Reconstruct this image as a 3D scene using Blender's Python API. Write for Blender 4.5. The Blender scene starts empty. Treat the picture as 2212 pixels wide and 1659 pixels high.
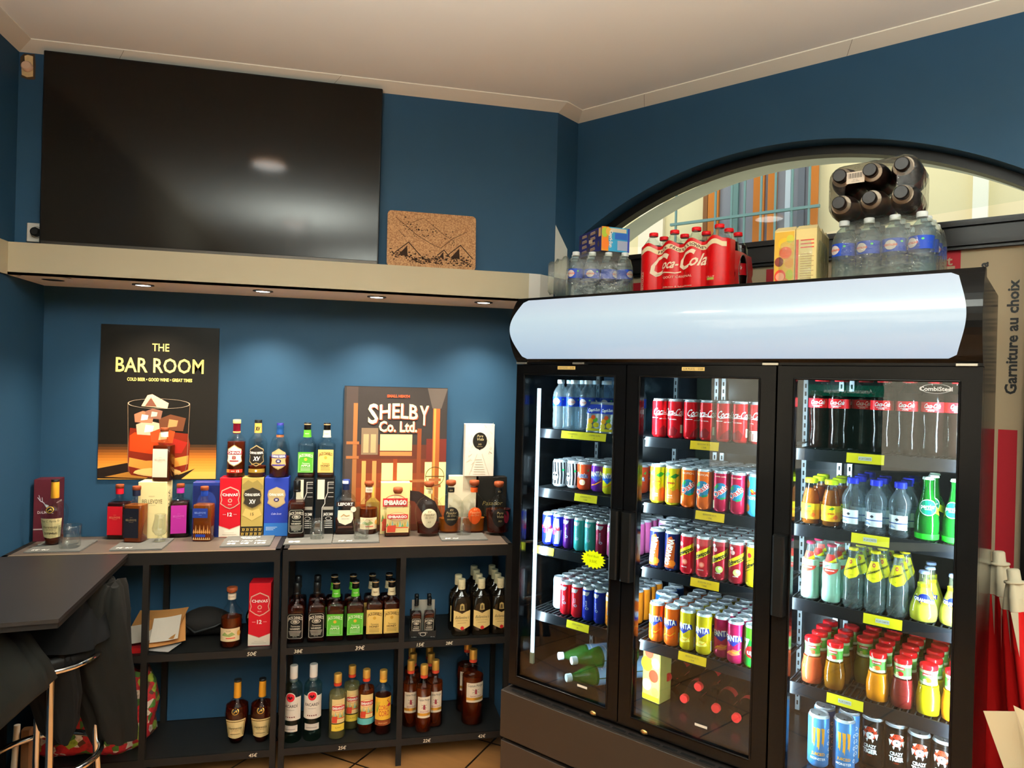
import bpy, math, random
from math import sin, cos, pi, radians
from mathutils import Matrix, Vector
from mathutils.geometry import tessellate_polygon

S = bpy.context.scene
COL = S.collection
rnd = random.Random(7)

# ------------------------------------------------------------------ camera
CAM_H = 1.72
FPX = 1495.2358
YAW, PITCH, ROLL = radians(12.3206), radians(-0.0983), radians(1.5158)


def ray(px, py):
    X, Y = px - 1106, py - 829.5
    c, s = cos(-ROLL), sin(-ROLL)
    X, Y = X * c - Y * s, X * s + Y * c
    r, u = X / FPX, -Y / FPX
    d = cos(PITCH) - u * sin(PITCH)
    z = sin(PITCH) + u * cos(PITCH)
    return Vector((r * cos(YAW) + d * sin(YAW), -r * sin(YAW) + d * cos(YAW), z))


def onz(px, py, z):
    """ground point: the ray through a pixel met with a horizontal surface at height z"""
    d = ray(px, py)
    t = (z - CAM_H) / d.z
    return d.x * t, d.y * t


cam_data = bpy.data.cameras.new('camera')
cam_data.sensor_width = 36
cam_data.lens = FPX * 36 / 2212
cam_data.clip_start = 0.05
cam = bpy.data.objects.new('camera', cam_data)
COL.objects.link(cam)
ax = (ray(1106 + 500, 829.5) - ray(1106 - 500, 829.5)).normalized()
az = -ray(1106, 829.5).normalized()
ay = az.cross(ax).normalized()
mw = Matrix((ax, ay, az)).transposed().to_4x4()
mw.translation = (0, 0, CAM_H)
cam.matrix_world = mw
S.camera = cam

# ------------------------------------------------------------------ view, world, lights
S.view_settings.view_transform = 'Standard'
S.view_settings.look = 'None'
S.view_settings.exposure = 0.0
S.view_settings.gamma = 1
S.view_settings.use_curve_mapping = False
S.cycles.use_denoising = True
S.cycles.max_bounces = 10
S.cycles.diffuse_bounces = 4
S.cycles.glossy_bounces = 4
S.cycles.transmission_bounces = 6
S.cycles.transparent_max_bounces = 40
S.cycles.sample_clamp_indirect = 4
S.cycles.caustics_reflective = False
S.cycles.caustics_refractive = False
world = bpy.data.worlds.new('sky')
S.world = world
world.use_nodes = True
world.node_tree.nodes['Background'].inputs[0].default_value = (0.80, 0.90, 1.0, 1)
world.node_tree.nodes['Background'].inputs[1].default_value = 2.2


def light(kind, name, loc, energy, color, rot=(0, 0, 0), size=0.1, size_y=None, spot=None, blend=0.5):
    ld = bpy.data.lights.new(name, kind)
    ld.energy = energy
    ld.color = color
    if kind == 'AREA':
        if size_y is None:
            ld.shape = 'DISK'
            ld.size = size
        else:
            ld.shape = 'RECTANGLE'
            ld.size, ld.size_y = size, size_y
    if kind == 'SPOT':
        ld.spot_size = spot
        ld.spot_blend = blend
        ld.shadow_soft_size = size
    o = bpy.data.objects.new(name, ld)
    o.location = loc
    o.rotation_euler = rot
    COL.objects.link(o)
    return o


WARM = (0.88, 1.0, 1.0)
CEIL_Z = 3.0365
CEIL_LAMPS = [(-0.58, 1.78), (0.85, 0.55), (-0.58, 0.1), (2.3, -0.7), (0.7, -1.4), (-0.6, -1.9)]
LAMP_W = 3
for i, (x, y) in enumerate(CEIL_LAMPS):
    light('AREA', 'ceiling_lamp_light', (x, y, CEIL_Z - 0.035), LAMP_W, WARM, size=0.19)
light('SUN', 'sun', (0, 0, 8), 30, (1.0, 0.95, 0.88), rot=(0, radians(42), 0)).data.angle = 0.01
ADDED_UPLIGHTS = [(-0.45, 0.35), (1.5, -0.5), (0.1, -1.7)]  # unseen bowl lamps, added to throw light onto the ceiling
for x, y in ADDED_UPLIGHTS:
    light('AREA', 'added_uplight', (x, y, 2.36), 300, WARM, rot=(pi, 0, 0), size=0.32)
LEDGE_SPOTS = [(-0.917, 3.22), (-0.432, 3.22), (0.061, 3.22), (0.556, 3.22)]
for x, y in LEDGE_SPOTS:
    light('SPOT', 'ledge_spot_light', (x, y, 2.088), 118, (1.0, 0.88, 0.72), size=0.02, spot=radians(118), blend=1.0,
          rot=(radians(-4), 0, 0))

# fridge frame: origin at its left front corner, x along its front, y into it
F_LOC = Vector((0.6372, 2.8287, 0))
F_ROT = radians(-50.6713)
FD = Vector((cos(F_ROT), sin(F_ROT), 0))
FN = Vector((-sin(F_ROT), cos(F_ROT), 0))
B_LOC = Vector((1.0145, 3.2727, 0))       # start of the window wall, same direction


def fw(s, o, z):
    return F_LOC + FD * s + FN * o + Vector((0, 0, z))


def fin(px, py, z):
    d = ray(px, py)
    t = (z - CAM_H) / d.z
    q = Vector((d.x * t, d.y * t, 0)) - F_LOC
    return q.dot(FD), q.dot(FN)


LEDS = [(0.085, 1.0), (0.545, 0.9), (1.045, 0.7), (1.09, 0.8), (1.585, 1.1)]   # LED strips at the inner sides of the doors
for s, e in LEDS:
    inward = 0.5 if s in (0.085, 0.545, 1.09) else -0.5
    p = fw(s + 0.012 * (1 if inward > 0 else -1), 0.05, 1.12)
    light('AREA', 'fridge_led_light', p, 17 * e, (0.80, 0.91, 1.0), size=0.02, size_y=1.2,
          rot=(radians(90), 0, F_ROT - inward))

# ------------------------------------------------------------------ materials
MATS = {}


def lin(h):
    h = h.lstrip('#')
    c = [int(h[i:i + 2], 16) / 255 for i in (0, 2, 4)]
    return [x / 12.92 if x <= 0.04045 else ((x + 0.055) / 1.055) ** 2.4 for x in c] + [1]


def newmat(name):
    m = bpy.data.materials.new(name)
    m.use_nodes = True
    nt = m.node_tree
    return m, nt, nt.nodes['Principled BSDF']


def M(hexc, rough=0.5, metal=0.0, coat=0.0, emit=0.0, noise=0.0, scale=20, bump=0.0, spec=0.15):
    key = (hexc, rough, metal, coat, emit, noise, scale, bump, spec)
    if key in MATS:
        return MATS[key]
    m, nt, b = newmat('paint_' + hexc)
    col = lin(hexc)
    b.inputs['Base Color'].default_value = col
    b.inputs['Roughness'].default_value = rough
    b.inputs['Metallic'].default_value = metal
    b.inputs['Coat Weight'].default_value = coat
    b.inputs['Specular IOR Level'].default_value = spec
    if emit:
        b.inputs['Emission Color'].default_value = col
        b.inputs['Emission Strength'].default_value = emit
    if noise or bump:
        tc = nt.nodes.new('ShaderNodeTexCoord')
        n = nt.nodes.new('ShaderNodeTexNoise')
        n.inputs['Scale'].default_value = scale
        n.inputs['Detail'].default_value = 4
        nt.links.new(tc.outputs['Object'], n.inputs['Vector'])
        if noise:
            r = nt.nodes.new('ShaderNodeMapRange')
            r.inputs['To Min'].default_value = 1 - noise
            r.inputs['To Max'].default_value = 1 + noise
            nt.links.new(n.outputs['Fac'], r.inputs['Value'])
            h = nt.nodes.new('ShaderNodeHueSaturation')
            h.inputs['Color'].default_value = col
            nt.links.new(r.outputs['Result'], h.inputs['Value'])
            nt.links.new(h.outputs['Color'], b.inputs['Base Color'])
        if bump:
            bp = nt.nodes.new('ShaderNodeBump')
            bp.inputs['Strength'].default_value = bump
            bp.inputs['Distance'].default_value = 0.002
            nt.links.new(n.outputs['Fac'], bp.inputs['Height'])
            nt.links.new(bp.outputs['Normal'], b.inputs['Normal'])
    MATS[key] = m
    return m


def G(hexc, ior=1.45, rough=0.02, milk=0.0, bump=0.0, bscale=30):
    """thin clear material: tinted see-through plus Fresnel gloss, milk adds a share of diffuse"""
    key = ('G', hexc, ior, rough, milk, bump, bscale)
    if key in MATS:
        return MATS[key]
    m = bpy.data.materials.new('clear_' + hexc)
    m.use_nodes = True
    nt = m.node_tree
    nt.nodes.clear()
    N = nt.nodes.new
    out = N('ShaderNodeOutputMaterial')
    tr = N('ShaderNodeBsdfTransparent')
    tr.inputs[0].default_value = lin(hexc)
    gl = N('ShaderNodeBsdfAnisotropic')
    gl.inputs['Roughness'].default_value = rough
    fr = N('ShaderNodeLayerWeight')          # Schlick curve, the same from both sides of the thin skin
    pw = N('ShaderNodeMath')
    pw.operation = 'POWER'
    pw.inputs[1].default_value = 5.0
    fr.inputs['Blend'].default_value = 0.5
    f0 = ((ior - 1) / (ior + 1)) ** 2
    ml = N('ShaderNodeMath')
    ml.operation = 'MULTIPLY_ADD'
    ml.inputs[1].default_value = 0.7 - f0
    ml.inputs[2].default_value = f0
    nt.links.new(fr.outputs['Facing'], pw.inputs[0])
    nt.links.new(pw.outputs[0], ml.inputs[0])
    mx = N('ShaderNodeMixShader')
    nt.links.new(ml.outputs[0], mx.inputs[0])
    base = tr
    if milk:
        df = N('ShaderNodeBsdfDiffuse')
        df.inputs[0].default_value = lin(hexc)
        m2 = N('ShaderNodeMixShader')
        m2.inputs[0].default_value = milk
        nt.links.new(tr.outputs[0], m2.inputs[1])
        nt.links.new(df.outputs[0], m2.inputs[2])
        base = m2
    if bump:
        tc = N('ShaderNodeTexCoord')
        n = N('ShaderNodeTexNoise')
        n.inputs['Scale'].default_value = bscale
        n.inputs['Detail'].default_value = 3
        nt.links.new(tc.outputs['Object'], n.inputs['Vector'])
        bp = N('ShaderNodeBump')
        bp.inputs['Strength'].default_value = bump
        bp.inputs['Distance'].default_value = 0.01
        nt.links.new(n.outputs['Fac'], bp.inputs['Height'])
        nt.links.new(bp.outputs['Normal'], gl.inputs['Normal'])
        nt.links.new(bp.outputs['Normal'], fr.inputs['Normal'])
    nt.links.new(base.outputs[0], mx.inputs[1])
    nt.links.new(gl.outputs[0], mx.inputs[2])
    nt.links.new(mx.outputs[0], out.inputs[0])
    MATS[key] = m
    return m


# ------------------------------------------------------------------ mesh builder
class MB:
    def __init__(self, T=None):
        self.v, self.f, self.mi, self.sm, self.mats = [], [], [], [], []
        self.T = T

    def idx(self, m):
        if m not in self.mats:
            self.mats.append(m)
        return self.mats.index(m)

    def add(self, vs, fs, mat, smooth=False):
        b = len(self.v)
        if self.T is not None:
            vs = [self.T @ Vector(p) for p in vs]
        self.v += [tuple(p) for p in vs]
        i = self.idx(mat)
        for f in fs:
            self.f.append([b + k for k in f])
            self.mi.append(i)
            self.sm.append(smooth)
        return self

    def box(self, x0, y0, z0, x1, y1, z1, mat):
        vs = [(x0, y0, z0), (x1, y0, z0), (x1, y1, z0), (x0, y1, z0), (x0, y0, z1), (x1, y0, z1), (x1, y1, z1), (x0, y1, z1)]
        fs = [(0, 3, 2, 1), (4, 5, 6, 7), (0, 1, 5, 4), (1, 2, 6, 5), (2, 3, 7, 6), (3, 0, 4, 7)]
        return self.add(vs, fs, mat)

    def cbox(self, x0, y0, z0, x1, y1, z1, mat, c=0.003):
        """box with chamfered vertical edges and top/bottom edges"""
        def ring(i, z):
            return [(x0 + c + i, y0 + i, z), (x1 - c - i, y0 + i, z), (x1 - i, y0 + c + i, z), (x1 - i, y1 - c - i, z),
                    (x1 - c - i, y1 - i, z), (x0 + c + i, y1 - i, z), (x0 + i, y1 - c - i, z), (x0 + i, y0 + c + i, z)]
        k = c * 0.5
        return self.loft([ring(k, z0), ring(0, z0 + k), ring(0, z1 - k), ring(k, z1)], mat, smooth=False)

    def loft(self, rings, mat, smooth=True, cap0=True, cap1=True, closed=True):
        n = len(rings[0])
        vs = [p for r in rings for p in r]
        fs = []
        for k in range(len(rings) - 1):
            for j in range(n if closed else n - 1):
                a, b2 = k * n + j, k * n + (j + 1) % n
                fs.append((a, b2, b2 + n, a + n))
        self.add(vs, fs, mat, smooth)
        if cap0:
            self.add(rings[0], [tuple(range(n))[::-1]], mat)
        if cap1:
            self.add(rings[-1], [tuple(range(n))], mat)
        return self

    def lathe(self, prof, mat, n=20, cap0=True, cap1=True, smooth=True, c=(0, 0)):
        """profile entries (r, z) round or (rx, ry, z, p) superellipse"""
        rings = []
        for e in prof:
            if len(e) == 2:
                rx = ry = e[0]
                z, p = e[1], 2
            else:
                rx, ry, z, p = e
            rings.append([(c[0] + x, c[1] + y, z) for x, y in sring(rx, ry, p, n)])
        return self.loft(rings, mat, smooth, cap0, cap1)

    def tube(self, pts, r, mat, n=8, smooth=True):
        pts = [Vector(p) for p in pts]
        rings = []
        up = None
        for i, p in enumerate(pts):
            d = (pts[min(i + 1, len(pts) - 1)] - pts[max(i - 1, 0)]).normalized()
            if up is None:
                up = Vector((0, 0, 1)) if abs(d.z) < 0.9 else Vector((1, 0, 0))
            a = d.cross(up).normalized()
            b = a.cross(d).normalized()
            up = b
            rr = r[i] if isinstance(r, (list, tuple)) else r
            rings.append([p + a * (rr * cos(2 * pi * k / n)) + b * (rr * sin(2 * pi * k / n)) for k in range(n)])
        return self.loft(rings, mat, smooth)

    def prism(self, poly, z0, z1, mat):
        """vertical prism over a polygon (counter-clockwise), may be concave"""
        n = len(poly)
        tri = tessellate_polygon([[Vector((x, y, 0)) for x, y in poly]])
        vs = [(x, y, z0) for x, y in poly] + [(x, y, z1) for x, y in poly]
        fs = [(i, (i + 1) % n, (i + 1) % n + n, i + n) for i in range(n)]
        self.add(vs, fs + [tuple(t) for t in tri] + [tuple(k + n for k in t) for t in tri], mat)
        return self

    def obj(self, name, parent=None, label=None):
        me = bpy.data.meshes.new(name)
        me.from_pydata(self.v, [], self.f)
        for m in self.mats:
            me.materials.append(m)
        me.polygons.foreach_set('material_index', self.mi)
        me.polygons.foreach_set('use_smooth', self.sm)
        me.update()
        o = bpy.data.objects.new(name, me)
        COL.objects.link(o)
        if parent is not None:
            o.parent = parent
            KIDS.setdefault(parent.name, []).append(o)
        if label:
            o['label'] = label
        return o


KIDS = {}


def sring(rx, ry, p, n):
    out = []
    for k in range(n):
        a = 2 * pi * (k + 0.5) / n
        c, s = cos(a), sin(a)
        out.append((rx * math.copysign(abs(c) ** (2 / p), c), ry * math.copysign(abs(s) ** (2 / p), s)))
    return out


def thing(name, loc=(0, 0, 0), rz=0.0, label=None, cat=None, group=None):
    o = bpy.data.objects.new(name, None)
    o.empty_display_size = 0.05
    o.location = loc
    o.rotation_euler = (0, 0, rz)
    COL.objects.link(o)
    return tag(o, label, cat, group)


def tag(o, label=None, cat=None, group=None, kind=None):
    if label:
        o['label'] = label
    if cat:
        o['category'] = cat
    if group:
        o['group'] = group
    if kind:
        o['kind'] = kind
    return o


def struct(o):
    o['kind'] = 'structure'
    return o


def copy_tree(o, parent=None):
    c = o.copy()
    COL.objects.link(c)
    if parent is not None:
        c.parent = parent
        KIDS.setdefault(parent.name, []).append(c)
    for ch in list(KIDS.get(o.name, [])):
        copy_tree(ch, c)
    return c


PROTO = {}
BUILD = {}


def place(kind, loc, rz=0.0, label=None, group=None, rot=None, scale=None):
    """first use moves the object itself, later uses copy it with its parts"""
    if kind not in PROTO:
        PROTO[kind] = BUILD[kind]()
        o = PROTO[kind]
    else:
        o = copy_tree(PROTO[kind])
        if 'group' in o:
            del o['group']
    o.location = loc
    o.rotation_euler = rot if rot else (0, 0, rz)
    if scale:
        o.scale = scale
    if label:
        o['label'] = label
    if group:
        o['group'] = group
    return o


# ------------------------------------------------------------------ flat art and lettering
TXT = {}


def text_tris(s, bold):
    key = (s, bold)
    if key not in TXT:
        c = bpy.data.curves.new('t', 'FONT')
        c.body = s
        c.resolution_u = 2
        c.offset = bold
        o = bpy.data.objects.new('t', c)
        me = bpy.data.meshes.new_from_object(o)
        vs = [(v.co.x / 0.73, v.co.y / 0.73) for v in me.vertices]
        fs = [tuple(p.vertices) for p in me.polygons]
        x0 = min(v[0] for v in vs)
        x1 = max(v[0] for v in vs)
        vs = [(x - (x0 + x1) / 2, y) for x, y in vs]
        TXT[key] = (vs, fs, x1 - x0)
        bpy.data.objects.remove(o)
        bpy.data.meshes.remove(me)
        bpy.data.curves.remove(c)
    return TXT[key]


class Art:
    def __init__(self):
        self.it = []

    def R(self, x0, y0, x1, y1, mat, l=1):
        self.it.append(('R', (x0, y0, x1, y1), mat, l))
        return self

    def P(self, pts, mat, l=1):
        tri = tessellate_polygon([[Vector((x, y, 0)) for x, y in pts]])
        self.it.append(('T', [[pts[i] for i in t] for t in tri], mat, l))
        return self

    def E(self, cx, cy, rx, ry, mat, l=1, n=20, hole=0):
        o = [(cx + rx * cos(2 * pi * k / n), cy + ry * sin(2 * pi * k / n)) for k in range(n)]
        if hole:
            i = [(cx + rx * hole * cos(2 * pi * k / n), cy + ry * hole * sin(2 * pi * k / n)) for k in range(n)]
            self.it.append(('T', [[o[k], o[(k + 1) % n], i[(k + 1) % n], i[k]] for k in range(n)], mat, l))
        else:
            self.it.append(('T', [[(cx, cy), o[k], o[(k + 1) % n]] for k in range(n)], mat, l))
        return self

    def L(self, pts, w, mat, l=2):
        """stroke along points"""
        q = []
        for a, b in zip(pts[:-1], pts[1:]):
            dx, dy = b[0] - a[0], b[1] - a[1]
            d = math.hypot(dx, dy) or 1
            nx, ny = -dy / d * w / 2, dx / d * w / 2
            ex, ey = dx / d * w * 0.3, dy / d * w * 0.3
            q.append([(a[0] + nx - ex, a[1] + ny - ey), (a[0] - nx - ex, a[1] - ny - ey), (b[0] - nx + ex, b[1] - ny + ey), (b[0] + nx + ex, b[1] + ny + ey)])
        self.it.append(('T', q, mat, l))
        return self

    def T(self, s, cx, cy, h, mat, l=2, w=None, bold=0.0, shear=0.0, rot=0.0, arch=0.0):
        vs, fs, wid = text_tris(s, bold)
        sx = h if w is None else w / wid
        c, sn = cos(radians(rot)), sin(radians(rot))
        out = []
        for x, y in vs:
            X = x * sx + shear * y * h
            Y = (y - 0.5) * h - arch * X * X
            out.append((cx + X * c - Y * sn, cy + X * sn + Y * c))
        self.it.append(('T', [[out[i] for i in f] for f in fs], mat, l))
        return self

    def put(self, mb, mp, step=None, eps=0.0004):
        for qi, (kind, d, mat, l) in enumerate(self.it):
            w = l * eps + min(qi, 60) * eps * 0.02
            if kind == 'R':
                x0, y0, x1, y1 = d
                nx = max(1, int(math.ceil((x1 - x0) / step))) if step else 1
                ny = max(1, int(math.ceil((y1 - y0) / (step * 2)))) if step else 1
                vs = [mp(x0 + (x1 - x0) * i / nx, y0 + (y1 - y0) * j / ny, w) for j in range(ny + 1) for i in range(nx + 1)]
                fs = [(j * (nx + 1) + i, j * (nx + 1) + i + 1, (j + 1) * (nx + 1) + i + 1, (j + 1) * (nx + 1) + i)
                      for j in range(ny) for i in range(nx)]
                mb.add(vs, fs, mat, bool(step))
            else:
                vs, fs = [], []
                for poly in d:
                    for q in (strips(poly, step) if step else [poly]):
                        b = len(vs)
                        vs += [mp(x, y, w) for x, y in q]
                        fs.append(tuple(range(b, b + len(q))))
                if fs:
                    mb.add(vs, fs, mat, False)
        return mb


def clip(poly, x, left):
    out = []
    n = len(poly)
    for i in range(n):
        a, b = poly[i], poly[(i + 1) % n]
        ia = a[0] <= x if left else a[0] >= x
        ib = b[0] <= x if left else b[0] >= x
        if ia:
            out.append(a)
        if ia != ib:
            t = (x - a[0]) / (b[0] - a[0])
            out.append((x, a[1] + (b[1] - a[1]) * t))
    return out


def strips(poly, step):
    x0 = min(p[0] for p in poly)
    x1 = max(p[0] for p in poly)
    k0, k1 = math.floor(x0 / step), math.floor(x1 / step)
    if k0 == k1:
        return [poly]
    out = []
    for k in range(k0, k1 + 1):
        q = clip(clip(poly, k * step, False), (k + 1) * step, True)
        if len(q) >= 3:
            out.append(q)
    return out


def cyl(R):
    Rf = R if callable(R) else (lambda v: R)
    R0 = Rf(0) if not callable(R) else None

    def f(u, v, w):
        r = Rf(v)
        a = u / (R0 if R0 else r)
        return ((r + w) * sin(a), -(r + w) * cos(a), v)
    return f


def front(y, dx=0.0, dz=0.0):
    return lambda u, v, w: (u + dx, y - w, v + dz)


def side(x, dy=0.0, dz=0.0):
    """the face that looks along +x; u runs away from the front"""
    return lambda u, v, w: (x + w, u + dy, v + dz)


BLK = M('121212', 0.45)
WHT = M('f2efe6', 0.5)
CRM = M('efe2b4', 0.55)
RED = M('c01420', 0.4)
GOLD = M('c59a3e', 0.35, metal=0.6)
NAVY = M('16204a', 0.45)
CHROME = M('d8d8d8', 0.12, metal=1)
ALU = M('dfe4e8', 0.33, metal=0.55)
# ------------------------------------------------------------------ the room
XL, YU, YL = -1.3839, 3.171, 3.453
LZ0, LZ1, LY = 2.097, 2.2262, 3.1035
BLUE = M('1f3c52', 0.6, noise=0.06, scale=6, bump=0.05, spec=0.15)
CEILM = M('efe9de', 0.8, noise=0.03, scale=3)
CREAMW = M('b9b096', 0.6, noise=0.03, scale=5)
FARW = M('7c7468', 0.8, noise=0.05, scale=2)


def floor_mat():
    m, nt, b = newmat('brown_tiles')
    tc = nt.nodes.new('ShaderNodeTexCoord')
    mp = nt.nodes.new('ShaderNodeMapping')
    mp.inputs['Rotation'].default_value = (0, 0, radians(38))
    mp.inputs['Location'].default_value = (0.13, 0.2, 0)
    nt.links.new(tc.outputs['Object'], mp.inputs[0])
    br = nt.nodes.new('ShaderNodeTexBrick')
    br.offset = 0
    br.squash = 1
    br.inputs['Scale'].default_value = 1
    br.inputs['Brick Width'].default_value = 0.45
    br.inputs['Row Height'].default_value = 0.45
    br.inputs['Mortar Size'].default_value = 0.005
    br.inputs['Color1'].default_value = lin('c58a52')
    br.inputs['Color2'].default_value = lin('b87d48')
    br.inputs['Mortar'].default_value = lin('2a1a10')
    nt.links.new(mp.outputs[0], br.inputs['Vector'])
    n = nt.nodes.new('ShaderNodeTexNoise')
    n.inputs['Scale'].default_value = 4
    n.inputs['Detail'].default_value = 6
    mp2 = nt.nodes.new('ShaderNodeMapping')
    mp2.inputs['Scale'].default_value = (1, 6, 1)
    nt.links.new(mp.outputs[0], mp2.inputs[0])
    nt.links.new(mp2.outputs[0], n.inputs['Vector'])
    r = nt.nodes.new('ShaderNodeMapRange')
    r.inputs['To Min'].default_value = 0.7
    r.inputs['To Max'].default_value = 1.25
    nt.links.new(n.outputs['Fac'], r.inputs['Value'])
    h = nt.nodes.new('ShaderNodeHueSaturation')
    nt.links.new(br.outputs['Color'], h.inputs['Color'])
    nt.links.new(r.outputs[0], h.inputs['Value'])
    nt.links.new(h.outputs[0], b.inputs['Base Color'])
    b.inputs['Roughness'].default_value = 0.28
    return m


def W3(t, o, z):
    return B_LOC + FD * t + FN * o + Vector((0, 0, z))


B_END = B_LOC + FD * 5.2
room = [(XL, -3), (B_END.x + 0.5, -3), (B_END.x, B_END.y), (B_LOC.x, B_LOC.y), (B_LOC.x - 0.05, YL), (XL, YL)]
mb = MB()
mb.prism(room, -0.05, 0, floor_mat())
struct(mb.obj('floor'))
mb = MB()
mb.prism([(XL - .1, -3.1), (B_END.x + .8, -3.1), (B_END.x + .3, B_END.y), (B_LOC.x + 0.1, B_LOC.y + 0.1), (B_LOC.x, YL + .1), (XL - .1, YL + .1)], CEIL_Z, CEIL_Z + 0.05, CEILM)
struct(mb.obj('ceiling'))
# back wall: set back below the ledge, furred out above it
mb = MB()
mb.box(XL - 0.1, YL, 0, B_LOC.x + 0.1, YL + 0.1, 2.12, BLUE)
mb.box(XL - 0.1, YU, 2.1, 0.882, YL + 0.05, CEIL_Z, BLUE)
struct(mb.obj('wall_back'))
mb = MB()
mb.prism([(0.882, YU), (B_LOC.x, B_LOC.y), (B_LOC.x, YL), (0.882, YL)], 0, CEIL_Z, BLUE)
struct(mb.obj('wall_corner'))
# left wall with the shop door opening further back in the room
mb = MB()
for (y0, y1, z0, z1) in [(1.55, YL + 0.1, 0, CEIL_Z), (-3.1, -1.9, 0, CEIL_Z), (-1.9, 1.55, 2.55, CEIL_Z), (-1.9, 1.55, 0, 0.25)]:
    mb.box(XL - 0.12, y0, z0, XL, y1, z1, BLUE if y0 > 1 else FARW)
struct(mb.obj('wall_left'))
mb = MB()
for y in (-1.9, -0.75, 1.49):
    mb.box(XL - 0.09, y, 0.25, XL - 0.03, y + 0.06, 2.55, BLK)
for z in (0.25, 2.49):
    mb.box(XL - 0.09, -1.9, z, XL - 0.03, 1.55, z + 0.06, BLK)
w = struct(mb.obj('window_2'))
mb = MB()
mb.box(XL - 0.065, -1.84, 0.31, XL - 0.055, 1.49, 2.49, G('eef6f2', 1.4))
mb.obj('glass_pane', w)
mb = MB()
mb.box(XL - 0.1, -3.1, 0, B_END.x + 0.6, -3.0, CEIL_Z, FARW)
struct(mb.obj('wall_front'))
mb = MB()
mb.box(B_END.x + 0.45, -3.1, 0, B_END.x + 0.55, B_END.y + 0.2, CEIL_Z, FARW)
struct(mb.obj('wall_right'))

# window wall with its arched opening
AC, AZ, AR = 0.93, 1.093, 1.625
T0, T1, TZ0 = 0.03, 1.83, 0.3


def arc(r, n=40, t0=T0, t1=T1):
    a0 = math.acos(max(-1, min(1, (t0 - AC) / r)))
    a1 = math.acos((t1 - AC) / r)
    return [(AC + r * cos(a0 + (a1 - a0) * k / n), AZ + r * sin(a0 + (a1 - a0) * k / n)) for k in range(n + 1)]


mb = MB()
pts = arc(AR)
TT = 5.2
for (p0, p1) in zip(pts[:-1], pts[1:]):        # wall above the arch, front face and reveal
    mb.add([W3(p0[0], 0, p0[1]), W3(p1[0], 0, p1[1]), W3(p1[0], 0, CEIL_Z), W3(p0[0], 0, CEIL_Z)], [(0, 1, 2, 3)], BLUE)
    mb.add([W3(p0[0], 0, p0[1]), W3(p1[0], 0, p1[1]), W3(p1[0], 0.14, p1[1]), W3(p0[0], 0.14, p0[1])], [(0, 1, 2, 3)], BLUE, True)
    mb.add([W3(p0[0], 0.2, p0[1]), W3(p1[0], 0.2, p1[1]), W3(p1[0], 0.2, CEIL_Z), W3(p0[0], 0.2, CEIL_Z)], [(0, 1, 2, 3)], BLUE)


def wbox(mb, t0, t1, o0, o1, z0, z1, mat):
    T = Matrix.Translation(B_LOC) @ Matrix.Rotation(F_ROT, 4, 'Z')
    old = mb.T
    mb.T = T
    mb.box(t0, o0, z0, t1, o1, z1, mat)
    mb.T = old


wbox(mb, -0.0, T0, 0, 0.2, 0, CEIL_Z, BLUE)
wbox(mb, T1, TT, 0, 0.2, 0, CEIL_Z, BLUE)
wbox(mb, T0, T1, 0, 0.2, 0, TZ0, BLUE)
struct(mb.obj('wall_right_window'.replace('_window', '_side')))
# dark window frame following the arch
mb = MB()
DK = M('0e0b0a', 0.35)
ro, ri = arc(AR + 0.004), arc(AR - 0.035)
rings = []
for a, b in zip(ro, ri):
    rings.append([W3(a[0], 0.085, a[1]), W3(b[0], 0.085, b[1]), W3(b[0], 0.14, b[1]), W3(a[0], 0.14, a[1])])
mb.loft(rings, DK, smooth=False)
wbox(mb, T0, T0 + 0.035, 0.085, 0.14, TZ0, 2.45, DK)
wbox(mb, T1 - 0.035, T1, 0.085, 0.14, TZ0, 2.45, DK)
wf = struct(mb.obj('window_1'))
mb = MB()
wbox(mb, T0, T1, 0.09, 0.14, 2.243, 2.349, M('0f0d0c', 0.3, noise=0.3, scale=12))
wbox(mb, T0, T1, 0.075, 0.09, 2.255, 2.27, DK)
wbox(mb, T0, T1, 0.075, 0.09, 2.325, 2.337, DK)
mb.obj('window_rail', wf)
mb = MB()
fan = [W3(AC, 0.115, 2.35)] + [W3(a[0], 0.115, a[1]) for a in ri]
mb.add(fan, [(0, k, k + 1) for k in range(1, len(fan) - 1)], G('eef4ee', 1.25))
mb.obj('glass_pane', wf)

# vinyl film on the lower part of the window with its lettering
SIGN = M('9c8c72', 0.6)
SRED = M('8e1620', 0.5)
mb = MB()
mb.T = Matrix.Translation(B_LOC) @ Matrix.Rotation(F_ROT, 4, 'Z')
mb.box(T0 + 0.03, 0.112, TZ0, T1 - 0.03, 0.12, 2.243, SIGN)
a = Art()
a.R(1.52, 2.165, 1.597, 2.243, SRED)
a.T('St', 1.553, 2.21, 0.035, SIGN, 3, bold=0.02)
a.R(1.53, 2.178, 1.58, 2.188, SIGN, 3)
a.R(1.722, TZ0, 1.777, 1.602, SRED)
a.R(0.26, 2.0, 0.33, 2.215, SRED)
a.R(0.22, 2.08, 0.28, 2.09, BLK, 3)
a.R(0.9, 2.0, 0.985, 2.23, SRED)
a.T('Garniture au choix', 1.753, 1.926, 0.034, BLK, 3, w=0.40, bold=0.03, rot=90)
a.T('a', 1.665, 2.185, 0.03, BLK, 3, bold=0.03, rot=90)
a.put(mb, front(0.112))
o = mb.obj('window_film')
tag(o, 'cream window film with black vertical lettering and red blocks under the arched window', 'window film')

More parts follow.
